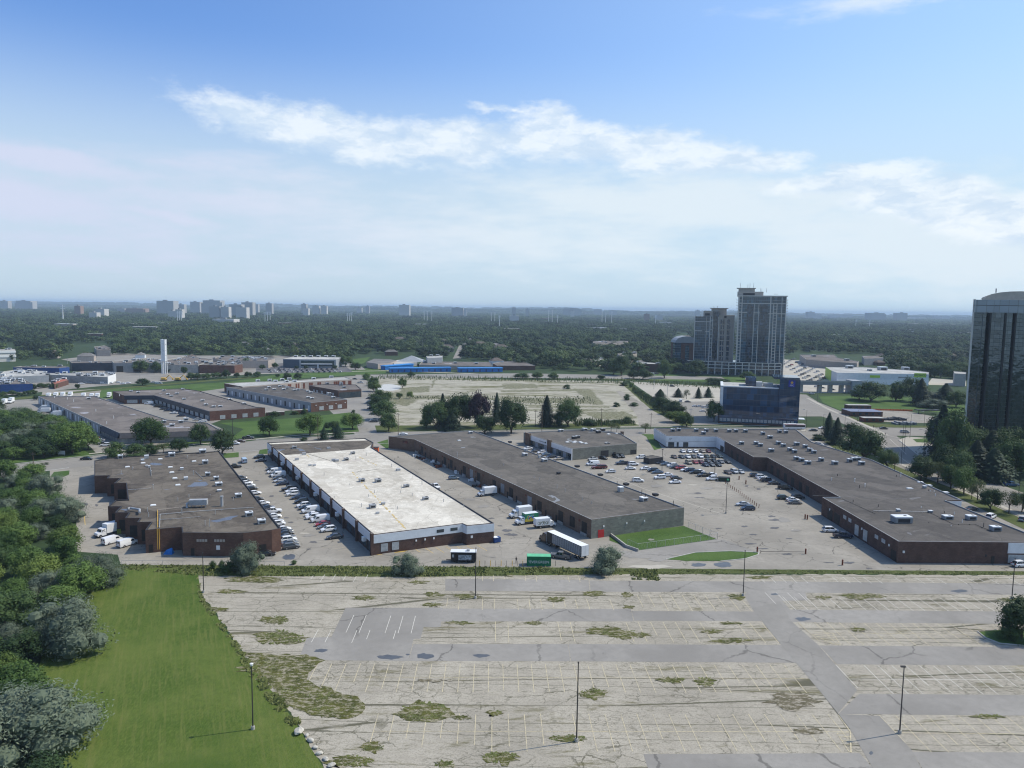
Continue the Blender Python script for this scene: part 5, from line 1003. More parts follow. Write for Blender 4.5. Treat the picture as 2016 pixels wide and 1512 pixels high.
for X, Y, w_, tp, lab in ((1480, 640, 110, 520, 'round tree first of the row on the slope before the red brick works'), (1640, 630, 90, 560, 'round tree second of the row on the slope'), (1800, 625, 100, 545, 'round tree third of the row on the slope'), (1940, 620, 100, 545, 'round tree fourth of the row on the slope'),
    (950, 670, 120, 560, 'dark tree at the left end of the hedge before the brick works'), (1050, 665, 150, 570, 'dark tree second in the hedge before the brick works'), (1180, 655, 150, 570, 'dark tree third in the hedge before the brick works'), (1330, 640, 150, 560, 'dark tree at the right end of the hedge before the brick works'),
    (850, 580, 90, 470, 'dark conical tree beside the white trailers'), (200, 560, 190, 380, 'large tree left of the white lattice tower'), (430, 560, 150, 400, 'tree immediately left of the white lattice tower'), (620, 560, 80, 490, 'small tree immediately right of the white lattice tower'), (230, 750, 160, 650, 'round tree among the parked vans on the bank'), (1780, 480, 190, 350, 'tree covering the corner of the red brick works')):
    tree_px('dark', *w5(X, Y), w_/7.56, w5(X, tp)[1], lab)
for X, Y, w_, tp, lab in ((500, 260, 90, 180, 'dark shrub against the blue-grey side of the pale-roofed hall'), (130, 290, 80, 220, 'round tree on the verge left of the pale-roofed hall'), (320, 270, 90, 190, 'yellowish tree on the verge left of the pale-roofed hall'), (650, 290, 60, 235, 'small tree in front of the hall entrance'), (790, 290, 60, 230, 'small tree in front of the hall canopy'),
    (1230, 290, 70, 225, 'small tree before the right corner of the hall'), (1400, 250, 180, 80, 'tall poplar-like tree at the right end of the pale-roofed hall'), (1550, 300, 150, 190, 'green tree right of the pale-roofed hall'), (50, 410, 110, 330, 'dark tree on the railway bank above the beige unit'), (365, 410, 70, 360, 'small bush on the railway bank above the beige unit')):
    tree_px('dark', *w6(X, Y), w_/7.754, w6(X, tp)[1], lab)
for X, Y, w_, tp, lab in ((245, 760, 70, 700, 'tree on the bank left of the blue siding sheds'), (700, 785, 60, 735, 'shrub among weeds before the blue sheds'), (1225, 730, 50, 690, 'round bush in front of the long blue shed'), (330, 750, 60, 700, 'bush at the left end of the pad edge')):
    tree_px('dark', *n2(X, Y), w_/4, n2(X, tp)[1], lab)
for X, Y, w_, tp, lab in ((330, 750, 80, 695, 'round bush behind the concrete pad, left one'), (700, 750, 60, 715, 'round bush behind the concrete pad, middle one'), (205, 745, 90, 690, 'dark bush beside the white van behind the pad'), (80, 745, 110, 700, 'bush by the red roadworks behind the pad'), (1030, 750, 120, 670, 'dark tree at the left of the far green lawn'), (960, 745, 90, 680, 'dark tree behind the corner of the far green lawn'),
    (1200, 740, 110, 600, 'tall dark tree on the far green lawn'), (1450, 720, 170, 600, 'wide dark tree in front of the shorter condominium tower'), (1290, 700, 120, 620, 'dark tree left of the shorter condominium tower'), (1610, 790, 180, 740, 'grey shrub mass in front of the condominium podium'), (860, 720, 130, 560, 'dark spruce-like tree left of the low plaza'), (800, 710, 90, 600, 'dark tree second left of the low plaza'), (1850, 760, 100, 690, 'dark tree at the foot of the taller tower')):
    tree_px('dark', *n3(X, Y), w_/4, n3(X, tp)[1], lab)
# tower-foot trees at the right
rr = random.Random(31)
for i, (px, py, wpx, tp) in enumerate(((1852, 905, 50, 800), (1872, 925, 55, 820), (1900, 920, 56, 840), (1925, 915, 50, 850), (1950, 925, 56, 850), (1980, 925, 60, 845), (2010, 930, 60, 850), (1845, 885, 44, 820), (1880, 890, 50, 810), (1920, 945, 60, 870), (1955, 950, 60, 885), (1990, 945, 60, 870), (2045, 940, 70, 840), (1860, 945, 48, 880), (1890, 955, 50, 890), (2060, 980, 60, 900))):
    tree_px('spruce' if i in (0, 4, 9, 10) else 'dark', px, py, wpx, tp, 'dark tree in the grove at the foot of the mirror-glass tower' if i not in (0, 4, 9, 10) else 'dark spruce in the grove at the foot of the mirror-glass tower', 'grove at the mirror-glass tower')
# ---- the wooded suburb: nearest trees singly, the rest as one mass
BND = [(-300, 715), (0, 712), (60, 712), (100, 708), (130, 702), (230, 699), (330, 699), (430, 701), (470, 703), (520, 706), (560, 702), (700, 708), (760, 712), (850, 710), (960, 710), (1010, 722), (1100, 730), (1200, 734), (1330, 732), (1365, 730), (1420, 705), (1560, 698), (1640, 697), (1735, 707), (1760, 738), (1900, 748), (2300, 760)]
def bnd(x):
    for (a, ya), (b_, yb) in zip(BND, BND[1:]):
        if a <= x <= b_: return ya+(yb-ya)*(x-a)/(b_-a)
    return BND[0][1] if x < BND[0][0] else BND[-1][1]
road_gap = [n2(1560, 500), n2(1620, 470), n2(1650, 480), n2(1625, 600), n2(1500, 600)]
def ok_tree(x, y):
    X, Y = PX(x, y, 0)
    if not (-200 < X < 2250): return False
    if Y > bnd(X): return False
    if inside((X, Y), road_gap): return False
    for poly in CLEAR:
        if inside((X, Y), poly): return False
    return True
CLEAR = [[n3(1250, 380), n3(1450, 380), n3(1450, 640), n3(1250, 640)], [n2(740, 560), n2(1280, 540), n2(1300, 640), n2(700, 640)], [n4(150, 530), n4(900, 560), n4(900, 640), n4(300, 640)], [n3(560, 560), n3(720, 560), n3(720, 610), n3(560, 610)], [(0, 676), (35, 676), (35, 700), (0, 700)], [n1(540, 470), n1(880, 470), n1(880, 560), n1(540, 560)]]
rf = random.Random(99); near = []; mid = []; farp = []
y = 560.0
while y < 1500:
    st = 13.0+(y-560)*.004; x = -y*.72
    while x < y*.76:
        xx, yy = x+rf.uniform(-st*.5, st*.5), y+rf.uniform(-st*.5, st*.5)
        if mnoise.noise(Vector((xx/60, yy/60, 1))) > -.32 and ok_tree(xx, yy): near.append((xx, yy))
        x += st
    y += st
near.sort(key=lambda q: PX(q[0], q[1], 0)[1], reverse=True)
NI = 70
for q in near[:NI]:
    wd = rf.uniform(11, 18); k = rf.choice(['dark', 'broad', 'dark'])
    plant_tree(k, q[0], q[1], wd, wd*rf.uniform(.75, 1.0), 'dense %s tree along the near edge of the wooded suburb' % ('deep green' if k == 'dark' else 'mid green'), 'edge trees of the wooded suburb')
y = 1500.0
while y < 3800:
    st = 26; x = -y*.72
    while x < y*.76:
        xx, yy = x+rf.uniform(-13, 13), y+rf.uniform(-13, 13)
        if mnoise.noise(Vector((xx/140, yy/140, 5))) > -.42 and ok_tree(xx, yy): mid.append((xx, yy))
        x += st
    y += st*1.15
y = 3800.0
while y < 12500:
    st = 70+(y-3800)*.012; x = -y*.72
    while x < y*.76:
        xx, yy = x+rf.uniform(-st*.5, st*.5), y+rf.uniform(-st*.5, st*.5)
        if mnoise.noise(Vector((xx/500, yy/500, 5))) > -.5: farp.append((xx, yy))
        x += st
    y += st*1.3
def far_crown(seed, n, leaf, blobs):
    me = crown_mesh(seed, mat='far', n=n, leaf=leaf, blobs=blobs, z0=.05); return me
def clump(seed, ncr, n):
    rr = random.Random(seed); v = []; f = []
    for i in range(ncr):
        src = crown_mesh(seed*31+i, mat='far', n=n, leaf=.11, blobs=7, z0=.05); a = rr.uniform(0, 2*pi); d = math.sqrt(rr.random())*.5; s = rr.uniform(.24, .58)*(6/ncr)**.35; k = len(v)
        for p in src.vertices: v.append((cos(a)*d+p.co.x*s, sin(a)*d+p.co.y*s, p.co.z*rr.uniform(.98, 1.0)*(.7+.3*s/.4)))
        f += [tuple(k+j for j in q.vertices) for q in src.polygons]; bpy.data.meshes.remove(src)
    me = bpy.data.meshes.new('clump'); me.from_pydata(v, [], f); me.materials.append(LM['far']); return me
def scatter(name, pts, protos, seed):
    rr = random.Random(seed)
    for pi_, me in enumerate(protos):
        sub = [p for i, p in enumerate(pts) if i % len(protos) == pi_]
        m = bpy.data.meshes.new(name); m.from_pydata([p[:3] for p in sub], [], [])
        a = m.attributes.new('scl', 'FLOAT_VECTOR', 'POINT'); a.data.foreach_set('vector', [c for p in sub for c in (p[3], p[3], p[4])])
        a = m.attributes.new('rot', 'FLOAT_VECTOR', 'POINT'); a.data.foreach_set('vector', [c for p in sub for c in (0, 0, rr.uniform(0, 6.28))])
        o = bpy.data.objects.new(name, m); C.objects.link(o); tag(o, kind='stuff')
        po = bpy.data.objects.new(name+'_leafage', me)
        ng = bpy.data.node_groups.new('scatter', 'GeometryNodeTree'); ng.interface.new_socket('Geometry', in_out='INPUT', socket_type='NodeSocketGeometry'); ng.interface.new_socket('Geometry', in_out='OUTPUT', socket_type='NodeSocketGeometry')
        gi = ng.nodes.new('NodeGroupInput'); go = ng.nodes.new('NodeGroupOutput'); ip = ng.nodes.new('GeometryNodeInstanceOnPoints'); oi = ng.nodes.new('GeometryNodeObjectInfo'); oi.inputs['Object'].default_value = po
        oi.inputs['As Instance'].default_value = True
        mp = ng.nodes.new('GeometryNodeMeshToPoints')
        def attr(nm):
            n = ng.nodes.new('GeometryNodeInputNamedAttribute'); n.data_type = 'FLOAT_VECTOR'; n.inputs['Name'].default_value = nm; return [s for s in n.outputs if s.enabled and s.name == 'Attribute'][0]
        L = ng.links.new; L(gi.outputs[0], mp.inputs[0]); L(mp.outputs[0], ip.inputs['Points']); L(oi.outputs['Geometry'], ip.inputs['Instance'])
        L(attr('scl'), ip.inputs['Scale']); L(attr('rot'), ip.inputs['Rotation']); L(ip.outputs[0], go.inputs[0])
        md = o.modifiers.new('scatter', 'NODES'); md.node_group = ng
pn = [(x, y, 0, w_, w_*rf.uniform(.5, .85)) for x, y in near[NI:] for w_ in (rf.choice((12, 15, 19, 22))*rf.uniform(.85, 1.1),)]
scatter('wooded_suburb', pn, [far_crown(s, 520, .085, 12) for s in (41, 42, 43, 44)], 1)
scatter('wooded_suburb', [(x, y, 0, rf.uniform(38, 54), rf.uniform(10, 20)) for x, y in mid], [clump(s, 6, 110) for s in (51, 52, 53)], 2)
scatter('distant_woods', [(x, y, 0, rf.uniform(95, 150), rf.uniform(13, 21)) for x, y in farp], [clump(s, 14, 60) for s in (61, 62)], 3)
# woods on the hills
hp = []
for i in range(5200):
    j = rf.randrange(len(hb.v)//3); x, y, z = hb.v[3*j+1]
    if abs(x/y) > .78: continue
    kf = rf.random(); y0 = y+rf.uniform(-560, 100); zz = z*(1+(y0-y)/600) if y0 < y else z
    hp.append((x+rf.uniform(-60, 60), y0, max(0, zz-8), rf.uniform(80, 140), rf.uniform(10, 26)))
scatter('hill_woods', hp, [clump(s, 14, 60) for s in (71, 72)], 4)
# tall weeds on the verge and lawn edge
def tufts(name, pts, n, hmin, hmax, mat, seed=0, world=False):
    poly = [Vector(p) if world else P(*p) for p in pts]; rr = random.Random(seed); hgt_s = 1; xs = [p.x for p in poly]; ys = [p.y for p in poly]; v = []; f = []; c = 0
    while c < n:
        x, y = rr.uniform(min(xs), max(xs)), rr.uniform(min(ys), max(ys))
        if not inside((x, y), poly): continue
        c += 1; dens = mnoise.noise(Vector((x*.18, y*.5, seed)))+.6*mnoise.noise(Vector((x*.9, y*.9, seed)))
        if dens < -.12: continue
        h = rr.uniform(hmin, hmax)*(1+dens); a = rr.uniform(0, pi); w_ = rr.uniform(.12, .35); k = len(v)
        dx, dy = cos(a)*w_, sin(a)*w_; lx, ly = rr.uniform(-.4, .4), rr.uniform(-.1, .6)
        v += [(x-dx, y-dy, 0), (x+dx, y+dy, 0), (x+dx*.6+lx, y+dy*.6+ly, h), (x-dx*.6+lx, y-dy*.6+ly, h*.9)]; f.append((k, k+1, k+2, k+3))
    me = bpy.data.meshes.new(name); me.from_pydata(v, [], f); me.materials.append(mat); o = bpy.data.objects.new(name, me); C.objects.link(o); tag(o, kind='stuff')
tufts('tall_weeds', [(232, 1112), (400, 1115), (900, 1117), (1200, 1120), (1200, 1131), (800, 1136), (388, 1134), (225, 1120)], 8000, .12, .45, LM['weed'], 1)
tufts('tall_weeds', [(1200, 1121), (2200, 1129), (2200, 1134), (1500, 1130), (1200, 1132)], 3500, .06, .22, LM['weed'], 2)
tufts('tall_weeds', [r4(210, 1320), r4(480, 1330), r4(490, 1430), r4(220, 1420)], 700, .15, .5, LM['weed'], 3)
tufts('lawn_edge_weeds', [(480, 1290), (520, 1338), (560, 1388), (590, 1425), (575, 1432), (545, 1400), (505, 1348), (474, 1300)], 2200, .1, .4, LM['weed'], 4)
tufts('lawn_edge_weeds', [(388, 1135), (400, 1180), (430, 1215), (460, 1258), (484, 1292), (470, 1292), (443, 1250), (415, 1215), (392, 1180)], 1200, .06, .25, LM['weed'], 5)
tufts('moss_tufts', [(545, 1240), (600, 1250), (600, 1265), (520, 1270), (500, 1255)], 300, .05, .15, LM['weed'], 6)
for i, q in enumerate(MOSS):
    if q[2] < 18: continue
    tufts('moss_tufts', [(q[0]+q[2]*.85*cos(a*pi/6), q[1]+q[3]*.85*sin(a*pi/6)) for a in range(12)], int(q[2]*q[3]*.5), .03, .10, LM['weed'], 10+i)
tufts('pad_weeds', [q6(1080, 250), q6(1500, 235), q6(2016, 245), q7(600, 250), q7(700, 310), q7(100, 310), q6(1600, 290)], 1500, .3, 1.4, LM['olive'], 60)
tufts('pad_weeds', [q7(450, 430), q7(950, 440), q7(980, 470), q7(500, 480)], 1500, .5, 2.0, LM['olive'], 61); tufts('pad_weeds', [q7(960, 170), q7(1090, 260), q7(1400, 390), q7(1420, 460), q7(1300, 450), q7(1100, 330), q7(940, 200)], 3500, .5, 2.2, LM['olive'], 62)
tufts('pad_weeds', [(745, 741), (1010, 745), (1240, 748), (1420, 758), (1420, 766), (1230, 756), (1010, 751), (745, 747)], 3500, .5, 2.5, LM['olive'], 63)
# ------------------------------------------------------------------ vehicles (built facing +X, origin on the ground)
def loft(b, secs, m=0):
    k = len(b.v); n = len(secs[0])
    for s in secs: b.v += s
    for i in range(len(secs)-1):
        for j in range(n):
            b.f.append((k+i*n+j, k+i*n+(j+1) % n, k+(i+1)*n+(j+1) % n, k+(i+1)*n+j)); b.m.append(m)
    b.f.append(tuple(k+j for j in reversed(range(n)))); b.m.append(m); b.f.append(tuple(k+(len(secs)-1)*n+j for j in range(n))); b.m.append(m)
def wheels(root, xs, w_, r=.34, dual=False):
    for x in xs:
        for s in (-1, 1):
            b = MB(); wd = .24 if not dual else .5; b.tube((x, s*(w_/2-wd+.02), r), (x, s*(w_/2+.02), r), r, n=14); wo = b.build('wheel', MT['tyre'], root); b = MB(); b.tube((x, s*(w_/2), r), (x, s*(w_/2+.035), r), r*.58, n=10); b.build('rim', MT['rim'], wo, local=True)
def lamps(root, L, w_, z, size=.16):
    for s in (-1, 1):
        b = MB(); b.box(L/2-.10, L/2+.015, s*(w_/2-.28)-.2, s*(w_/2-.28)+.2, z-size/2, z+size/2); b.build('headlight', MT['lamp'], root)
        b = MB(); b.box(-L/2-.015, -L/2+.1, s*(w_/2-.22)-.16, s*(w_/2-.22)+.16, z+.05, z+.3); b.build('tail_light', MT['tail'], root)
CARSPEC = {  # length, width, height, belt, hood z, hood x, windscreen top x, roof rear x, rear base x, trunk z
 'sedan': (4.75, 1.82, 1.45, .95, .82, 1.15, .45, -.95, -1.75, .98),
 'hatchback': (4.3, 1.78, 1.5, .97, .85, 1.15, .50, -1.45, -2.05, 1.0),
 'suv': (4.75, 1.92, 1.72, 1.08, 1.0, 1.25, .60, -1.75, -2.28, 1.1),
 'minivan': (5.1, 1.98, 1.76, 1.05, .98, 1.75, .95, -2.0, -2.45, 1.1),
}
def car_proto(kind_):
    L, W, Hh_, belt, hood, hx, wx, rx, bx, trunk = CARSPEC[kind_]
    root = empty('parked_car')
    def sec(x, zt, hw, z0=.24): return [(x, -hw*.93, z0), (x, -hw, .5), (x, -hw*.99, zt*.86), (x, -hw*.88, zt), (x, hw*.88, zt), (x, hw*.99, zt*.86), (x, hw, .5), (x, hw*.93, z0)]
    h = L/2; hw = W/2; b = MB()
    loft(b, [sec(-h, trunk*.72, hw*.86, .35), sec(-h+.10, trunk*.95, hw*.94), sec(-h+.4, trunk, hw), sec(bx, belt, hw), sec(0, belt, hw), sec(hx, belt*.99, hw), sec(hx+.1, hood+.05, hw), sec(h-.5, hood*.93, hw*.97), sec(h-.12, hood*.80, hw*.88), sec(h, hood*.62, hw*.78, .32)])
    # roof and pillars
    tw = hw*.74; z1 = Hh_; zb = belt-.01; bw = hw*.90
    rf_ = [(rx+.06, -tw, z1-.05), (rx+.3, -tw*.98, z1), (wx-.3, -tw*.98, z1), (wx-.02, -tw, z1-.06), (wx-.02, tw, z1-.06), (wx-.3, tw*.98, z1), (rx+.3, tw*.98, z1), (rx+.06, tw, z1-.05)]
    b.poly(rf_); b.poly([(x, y, z-.07) for x, y, z in rf_][::-1])
    for i in range(8):
        p, q = rf_[i], rf_[(i+1) % 8]; b.quad(p, (p[0], p[1], p[2]-.07), (q[0], q[1], q[2]-.07), q)
    for s in (-1, 1):
        for (x0, x1) in ((hx, wx-.05), (bx-.05, rx+.08)): b.tube((x0, s*bw, zb), (x1, s*tw, z1-.08), .05, n=5)
        xm = (wx+rx)/2+.1; b.tube((xm, s*bw, zb), (xm, s*tw, z1-.08), .045, n=5)
        b.box(hx-.35, hx-.15, s*(hw+.08)-.09, s*(hw+.08)+.09, belt-.03, belt+.13)
    b.build('body', MT['paint'], root)
    g_ = MB(); iw, it = bw-.02, tw-.02
    loft(g_, [[(x0, -iw, zb), (x1, -it, z1-.07), (x1, it, z1-.07), (x0, iw, zb)] for x0, x1 in ((bx-.08, rx+.12), (rx+.4, rx+.4), (wx-.3, wx-.3), (hx-.02, wx-.06))]); g_.build('windows', MT['glass'], root)
    b = MB(); b.box(h-.10, h+.02, -hw*.5, hw*.5, .38, .60); b.box(-h-.02, -h+.1, -hw*.7, hw*.7, .32, .5); b.box(-1.2, 1.2, -hw-.005, hw+.005, .22, .34); b.build('bumper_trim', MT['trim'], root)
    wheels(root, (-L*.29, L*.30), W, .34 if kind_ != 'suv' else .37); lamps(root, L, W*.98, hood*.78)
    return root
def pickup_proto():
    root = empty('pickup_truck'); L, W = 5.7, 1.98; h = L/2; hw = W/2; b = MB()
    def sec(x, zt, hw, z0=.34): return [(x, -hw*.95, z0), (x, -hw, .6), (x, -hw, zt*.92), (x, -hw*.9, zt), (x, hw*.9, zt), (x, hw, zt*.92), (x, hw, .6), (x, hw*.95, z0)]
    loft(b, [sec(-h, 1.12, hw*.97), sec(-.75, 1.12, hw), sec(1.15, 1.15, hw), sec(1.3, 1.12, hw), sec(h-.3, 1.05, hw*.95), sec(h, .85, hw*.85)])
    for s in (-1, 1): b.box(-h, -.75, s*hw-.06 if s > 0 else -hw, s*hw if s > 0 else -hw+.06, 1.1, 1.3)
    b.box(-h, -h+.07, -hw, hw, 1.1, 1.3)
    tw = hw*.78; b.box(-.7, .62, -tw, tw, 1.80, 1.87)
    for s in (-1, 1):
        for x0, x1 in ((1.2, .6), (-.78, -.68), (.05, .02)): b.tube((x0, s*hw*.9, 1.12), (x1, s*tw, 1.82), .05, n=5)
    b.build('body', MT['paint'], root)
    g_ = MB(); loft(g_, [[(x0, -hw*.88, 1.12), (x1, -tw+.02, 1.81), (x1, tw-.02, 1.81), (x0, hw*.88, 1.12)] for x0, x1 in ((-.76, -.66), (1.18, .56))]); g_.build('windows', MT['glass'], root)
    b = MB(); b.box(-h+.08, -.8, -hw+.07, hw-.07, 1.118, 1.135); b.build('cargo_bed', MT['trim'], root)
    b = MB(); b.box(h-.1, h+.03, -hw*.55, hw*.55, .5, .85); b.box(-h-.06, -h+.05, -hw*.8, hw*.8, .42, .6); b.build('bumper_trim', MT['trim'], root)
    wheels(root, (-1.75, 1.75), W, .40); lamps(root, L, W*.95, .82, .2); return root
def van_proto():
    root = empty('cargo_van'); L, W = 5.7, 2.05; h = L/2; hw = W/2; b = MB()
    def sec(x, zt, hw, z0=.32, rt=.84): return [(x, -hw*.96, z0), (x, -hw, .6), (x, -hw, zt*.55), (x, -hw*rt, zt), (x, hw*rt, zt), (x, hw, zt*.55), (x, hw, .6), (x, hw*.96, z0)]
    loft(b, [sec(-h, 2.0, hw*.98), sec(-h+.1, 2.1, hw), sec(0, 2.13, hw), sec(1.0, 2.08, hw), sec(1.25, 1.98, hw*.98), sec(1.95, 1.22, hw*.97, rt=.92), sec(h-.12, 1.0, hw*.93, rt=.9), sec(h, .75, hw*.85, rt=.9)])
    b.build('body', MT['paint'], root)
    g_ = MB(); g_.quad((1.28, -hw*.80, 1.98), (1.28, hw*.80, 1.98), (1.96, hw*.86, 1.26), (1.96, -hw*.86, 1.26))
    g_.v = [(x+.03, y, z+.02) for x, y, z in g_.v]
    for s in (-1, 1): g_.poly([(.45, s*(hw*.97+.02), 1.28), (1.6, s*(hw*.97+.02), 1.28), (1.2, s*(hw*.91+.03), 1.78), (.45, s*(hw*.91+.03), 1.78)])
    for s in (-1, 1): g_.box(-h-.02, -h+.02, s*.45-.3, s*.45+.3, 1.3, 1.8)
    g_.build('windows', MT['glass'], root)
    b = MB(); b.box(h-.08, h+.03, -hw*.75, hw*.75, .42, .68); b.box(-h-.06, -h+.04, -hw*.85, hw*.85, .35, .5); b.build('bumper_trim', MT['trim'], root)
    wheels(root, (-1.6, 1.85), W, .36); lamps(root, L, W*.95, .85, .2); return root
def cab(b, g_, x0, L, W, hc, big=True):
    "cab with hood running from x0 forward"
    hw = W/2
    def sec(x, zt, hw_, z0=.5, rt=.88): return [(x, -hw_, z0), (x, -hw_, zt*.7), (x, -hw_*rt, zt), (x, hw_*rt, zt), (x, hw_, zt*.7), (x, hw_, z0)]
    c = x0+L*.5; loft(b, [sec(x0, hc, hw), sec(x0+L*.38, hc, hw), sec(c, hc*.93, hw), sec(x0+L*.60, hc*.64, hw*.98), sec(x0+L*.95, hc*.56, hw*.82), sec(x0+L, hc*.42, hw*.78)])
    g_.quad((x0+L*.505, -hw*.8, hc*.92), (x0+L*.505, hw*.8, hc*.92), (x0+L*.61, hw*.86, hc*.66), (x0+L*.61, -hw*.86, hc*.66)); g_.v = [(x+.04 if i >= len(g_.v)-4 else x, y, z+.03 if i >= len(g_.v)-4 else z) for i, (x, y, z) in enumerate(g_.v)]
    for s in (-1, 1): g_.poly([(x0+L*.12, s*(hw+.012), hc*.63), (x0+L*.52, s*(hw+.012), hc*.63), (x0+L*.44, s*(hw*.93+.012), hc*.88), (x0+L*.12, s*(hw*.93+.012), hc*.88)])
def box_truck(L=7.6, W=2.4, HB=3.5, boxm='white', big=True, nose=2.6):
    root = empty('box_truck'); b = MB(); g_ = MB(); h = L/2; x0 = h-nose
    cab(b, g_, x0, nose, W*.92 if big else 2.0, 2.5 if big else 2.15); b.build('cab', MT['paint'], root); g_.build('windows', MT['glass'], root)
    b = MB(); b.box(-h, x0-.12, -W/2, W/2, .95, HB); b.build('cargo_box', boxm if not isinstance(boxm, str) else MT[boxm], root)
    b = MB(); b.box(-h+.03, x0-.15, -W/2+.05, W/2-.05, HB, HB+.04); b.build('box_roof', MT['white2'], root)
    b = MB(); b.box(-h+.1, h-.4, -.5, .5, .55, .94); b.box(-h-.08, -h+.1, -W*.45, W*.45, .45, .65); b.box(h-.05, h+.08, -W*.4, W*.4, .45, .75); b.build('chassis', MT['trim'], root)
    wheels(root, (-h*.55, h-.85), W*.96, .45, False); lamps(root, L, W*.85, .95, .2); return root
def trailer(stripe=True):
    root = empty('semi_trailer'); L, W, HT = 16.1, 2.55, 4.05; h = L/2; b = MB(); b.box(-h, h, -W/2, W/2, 1.15, HT); b.build('cargo_box', MT['black' if stripe else 'white'], root)
    b = MB(); b.box(-h+.02, h-.02, -W/2+.02, W/2-.02, HT, HT+.04); b.build('box_roof', MT['white'], root)
    if stripe:
        for s in (-1, 1):
            for k in range(9):
                z = 1.4+k*.29; b = MB(); b.box(-h+.3, h-2.6, s*(W/2+.012)-.008, s*(W/2+.012)+.008, z, z+.085); b.build('stripe', MT['white'], root)
    b = MB(); b.box(-h-.03, -h+.01, -W/2+.05, W/2-.05, 1.2, HT-.05); b.box(-h-.05, -h, -.03, .03, 1.2, HT-.05, 1); b.build('rear_door', [MT['white2'], MT['metal']], root)
    b = MB(); b.box(-h+.2, h-.3, -.45, .45, .85, 1.14); b.box(h-4, h-3.8, -.9, .9, .1, 1.14); b.box(-h-.02, -h+.1, -1, 1, .5, .65); b.build('chassis', MT['trim'], root)
    for x in (-h+1.4, -h+2.7): wheels(root, (x,), W*.97, .5)
    return root
def tractor():
    root = empty('tractor_unit'); b = MB(); g_ = MB(); cab(b, g_, -.9, 4.0, 2.4, 3.1); b.build('cab', MT['paint'], root); g_.build('windows', MT['glass'], root)
    b = MB(); b.box(-3.4, 2.8, -.5, .5, .6, .98); b.box(3.0, 3.14, -1.1, 1.1, .4, .85); b.build('chassis', MT['trim'], root)
    for s in (-1, 1): m = MB(); m.tube((-1.05, s*1.0, .9), (-1.05, s*1.0, 3.7), .09, n=8); m.build('exhaust_stack', MT['metal'], root)
    wheels(root, (-2.9, -1.7, 2.2), 2.45, .5); lamps(root, 6.2, 2.2, 1.1, .22); return root
def bus_proto():
    root = empty('city_bus'); b = MB(); L, W = 12.2, 2.6; h = L/2; b.box(-h, h, -W/2, W/2, .35, 3.05); b.build('body', MT['white'], root)
    for s in (-1, 1):
        m = MB(); m.box(-h+.4, h-.3, s*(W/2+.012)-.008, s*(W/2+.012)+.008, 1.5, 2.5); m.build('window', MT['glass'], root); m = MB(); m.box(-h, h, s*(W/2+.014)-.008, s*(W/2+.014)+.008, 2.6, 2.95); m.build('red_band', MT['red'], root)
    m = MB(); m.box(h-.02, h+.02, -W/2+.1, W/2-.1, 1.1, 2.7); m.build('windscreen', MT['glass'], root); m = MB(); m.box(-4, 1, -.9, .9, 3.05, 3.3); m.build('roof_pod', MT['white2'], root)
    wheels(root, (-3.6, 3.6), W*.98, .48); lamps(root, L, W*.9, .8); return root
PROTO = {}
def kids(o):
    KIDS[o.name] = list(o.children)
    for c in KIDS[o.name]: kids(c)
def getp(k):
    if k not in PROTO:
        if k in CARSPEC: PROTO[k] = car_proto(k)
        elif k == 'pickup': PROTO[k] = pickup_proto()
        elif k == 'van': PROTO[k] = van_proto()
        elif k == 'boxtruck': PROTO[k] = box_truck()
        elif k == 'cubevan': PROTO[k] = box_truck(7.0, 2.3, 3.1, 'white', False, 2.0)
        PROTO[k]['used'] = 0
        kids(PROTO[k])
    return PROTO[k]
PAL = {'white': (.74, .75, .76), 'silver': (.42, .44, .46), 'grey': (.13, .135, .14), 'black': (.012, .013, .015), 'navy': (.018, .03, .06), 'blue': (.05, .12, .25), 'red': (.30, .02, .02), 'dark red': (.13, .012, .015),
       'beige': (.38, .33, .26), 'gold': (.30, .26, .18), 'dark green': (.015, .03, .02), 'brown': (.10, .06, .04), 'steel blue': (.10, .15, .21), 'pale blue': (.30, .42, .55), 'green': (.01, .16, .07), 'dark grey': (.05, .053, .057)}
LONG = {'sedan': 'sedan', 'hatchback': 'hatchback', 'suv': 'SUV', 'minivan': 'minivan', 'pickup': 'pickup truck', 'van': 'cargo van', 'boxtruck': 'box truck', 'cubevan': 'cube van'}
CATN = {'pickup': 'pickup truck', 'van': 'van', 'boxtruck': 'truck', 'cubevan': 'truck'}
ORD = ['', 'first', 'second', 'third', 'fourth', 'fifth', 'sixth', 'seventh', 'eighth', 'ninth', 'tenth', 'eleventh', 'twelfth', 'thirteenth', 'fourteenth', 'fifteenth', 'sixteenth', 'seventeenth', 'eighteenth', 'nineteenth', 'twentieth', 'twenty-first', 'twenty-second', 'twenty-third', 'twenty-fourth', 'twenty-fifth']
def vehicle(k, col, px, ang, label, group=None, z=.03, proto=None, dz=0, size=1.0):
    p = proto or getp(k)
    if p.get('used', 0): r = copy_tree(p)
    else: r = p
    p['used'] = 1
    if 'used' in r and r is not p: del r['used']
    q = P(px[0], px[1], .4); r.location = (q.x, q.y, z+dz); r.rotation_euler = (0, 0, R(ang)); r.scale = (size,)*3
    tag(r, label, CATN.get(k, 'car') if not proto else None, group)
    for c in r.children:
        if c.name.split('.')[0] in ('body', 'cab'): c.color = (*PAL[col], 1)
    for c in r.children_recursive: c.color = (*PAL[col], 1)
    return r
def row(lst, f_, ang, tail, group, jit=2, rev=False):
    n = len(lst); rr = random.Random(len(tail))
    for i, (k, col, X, Y) in enumerate(lst):
        o_ = i if not rev else n-1-i
        vehicle(k, col, f_(X, Y), ang+rr.uniform(-jit, jit), '%s %s, %s %s' % (col, LONG[k], ORD[o_+1], tail), group, size=rr.uniform(.97, 1.02))
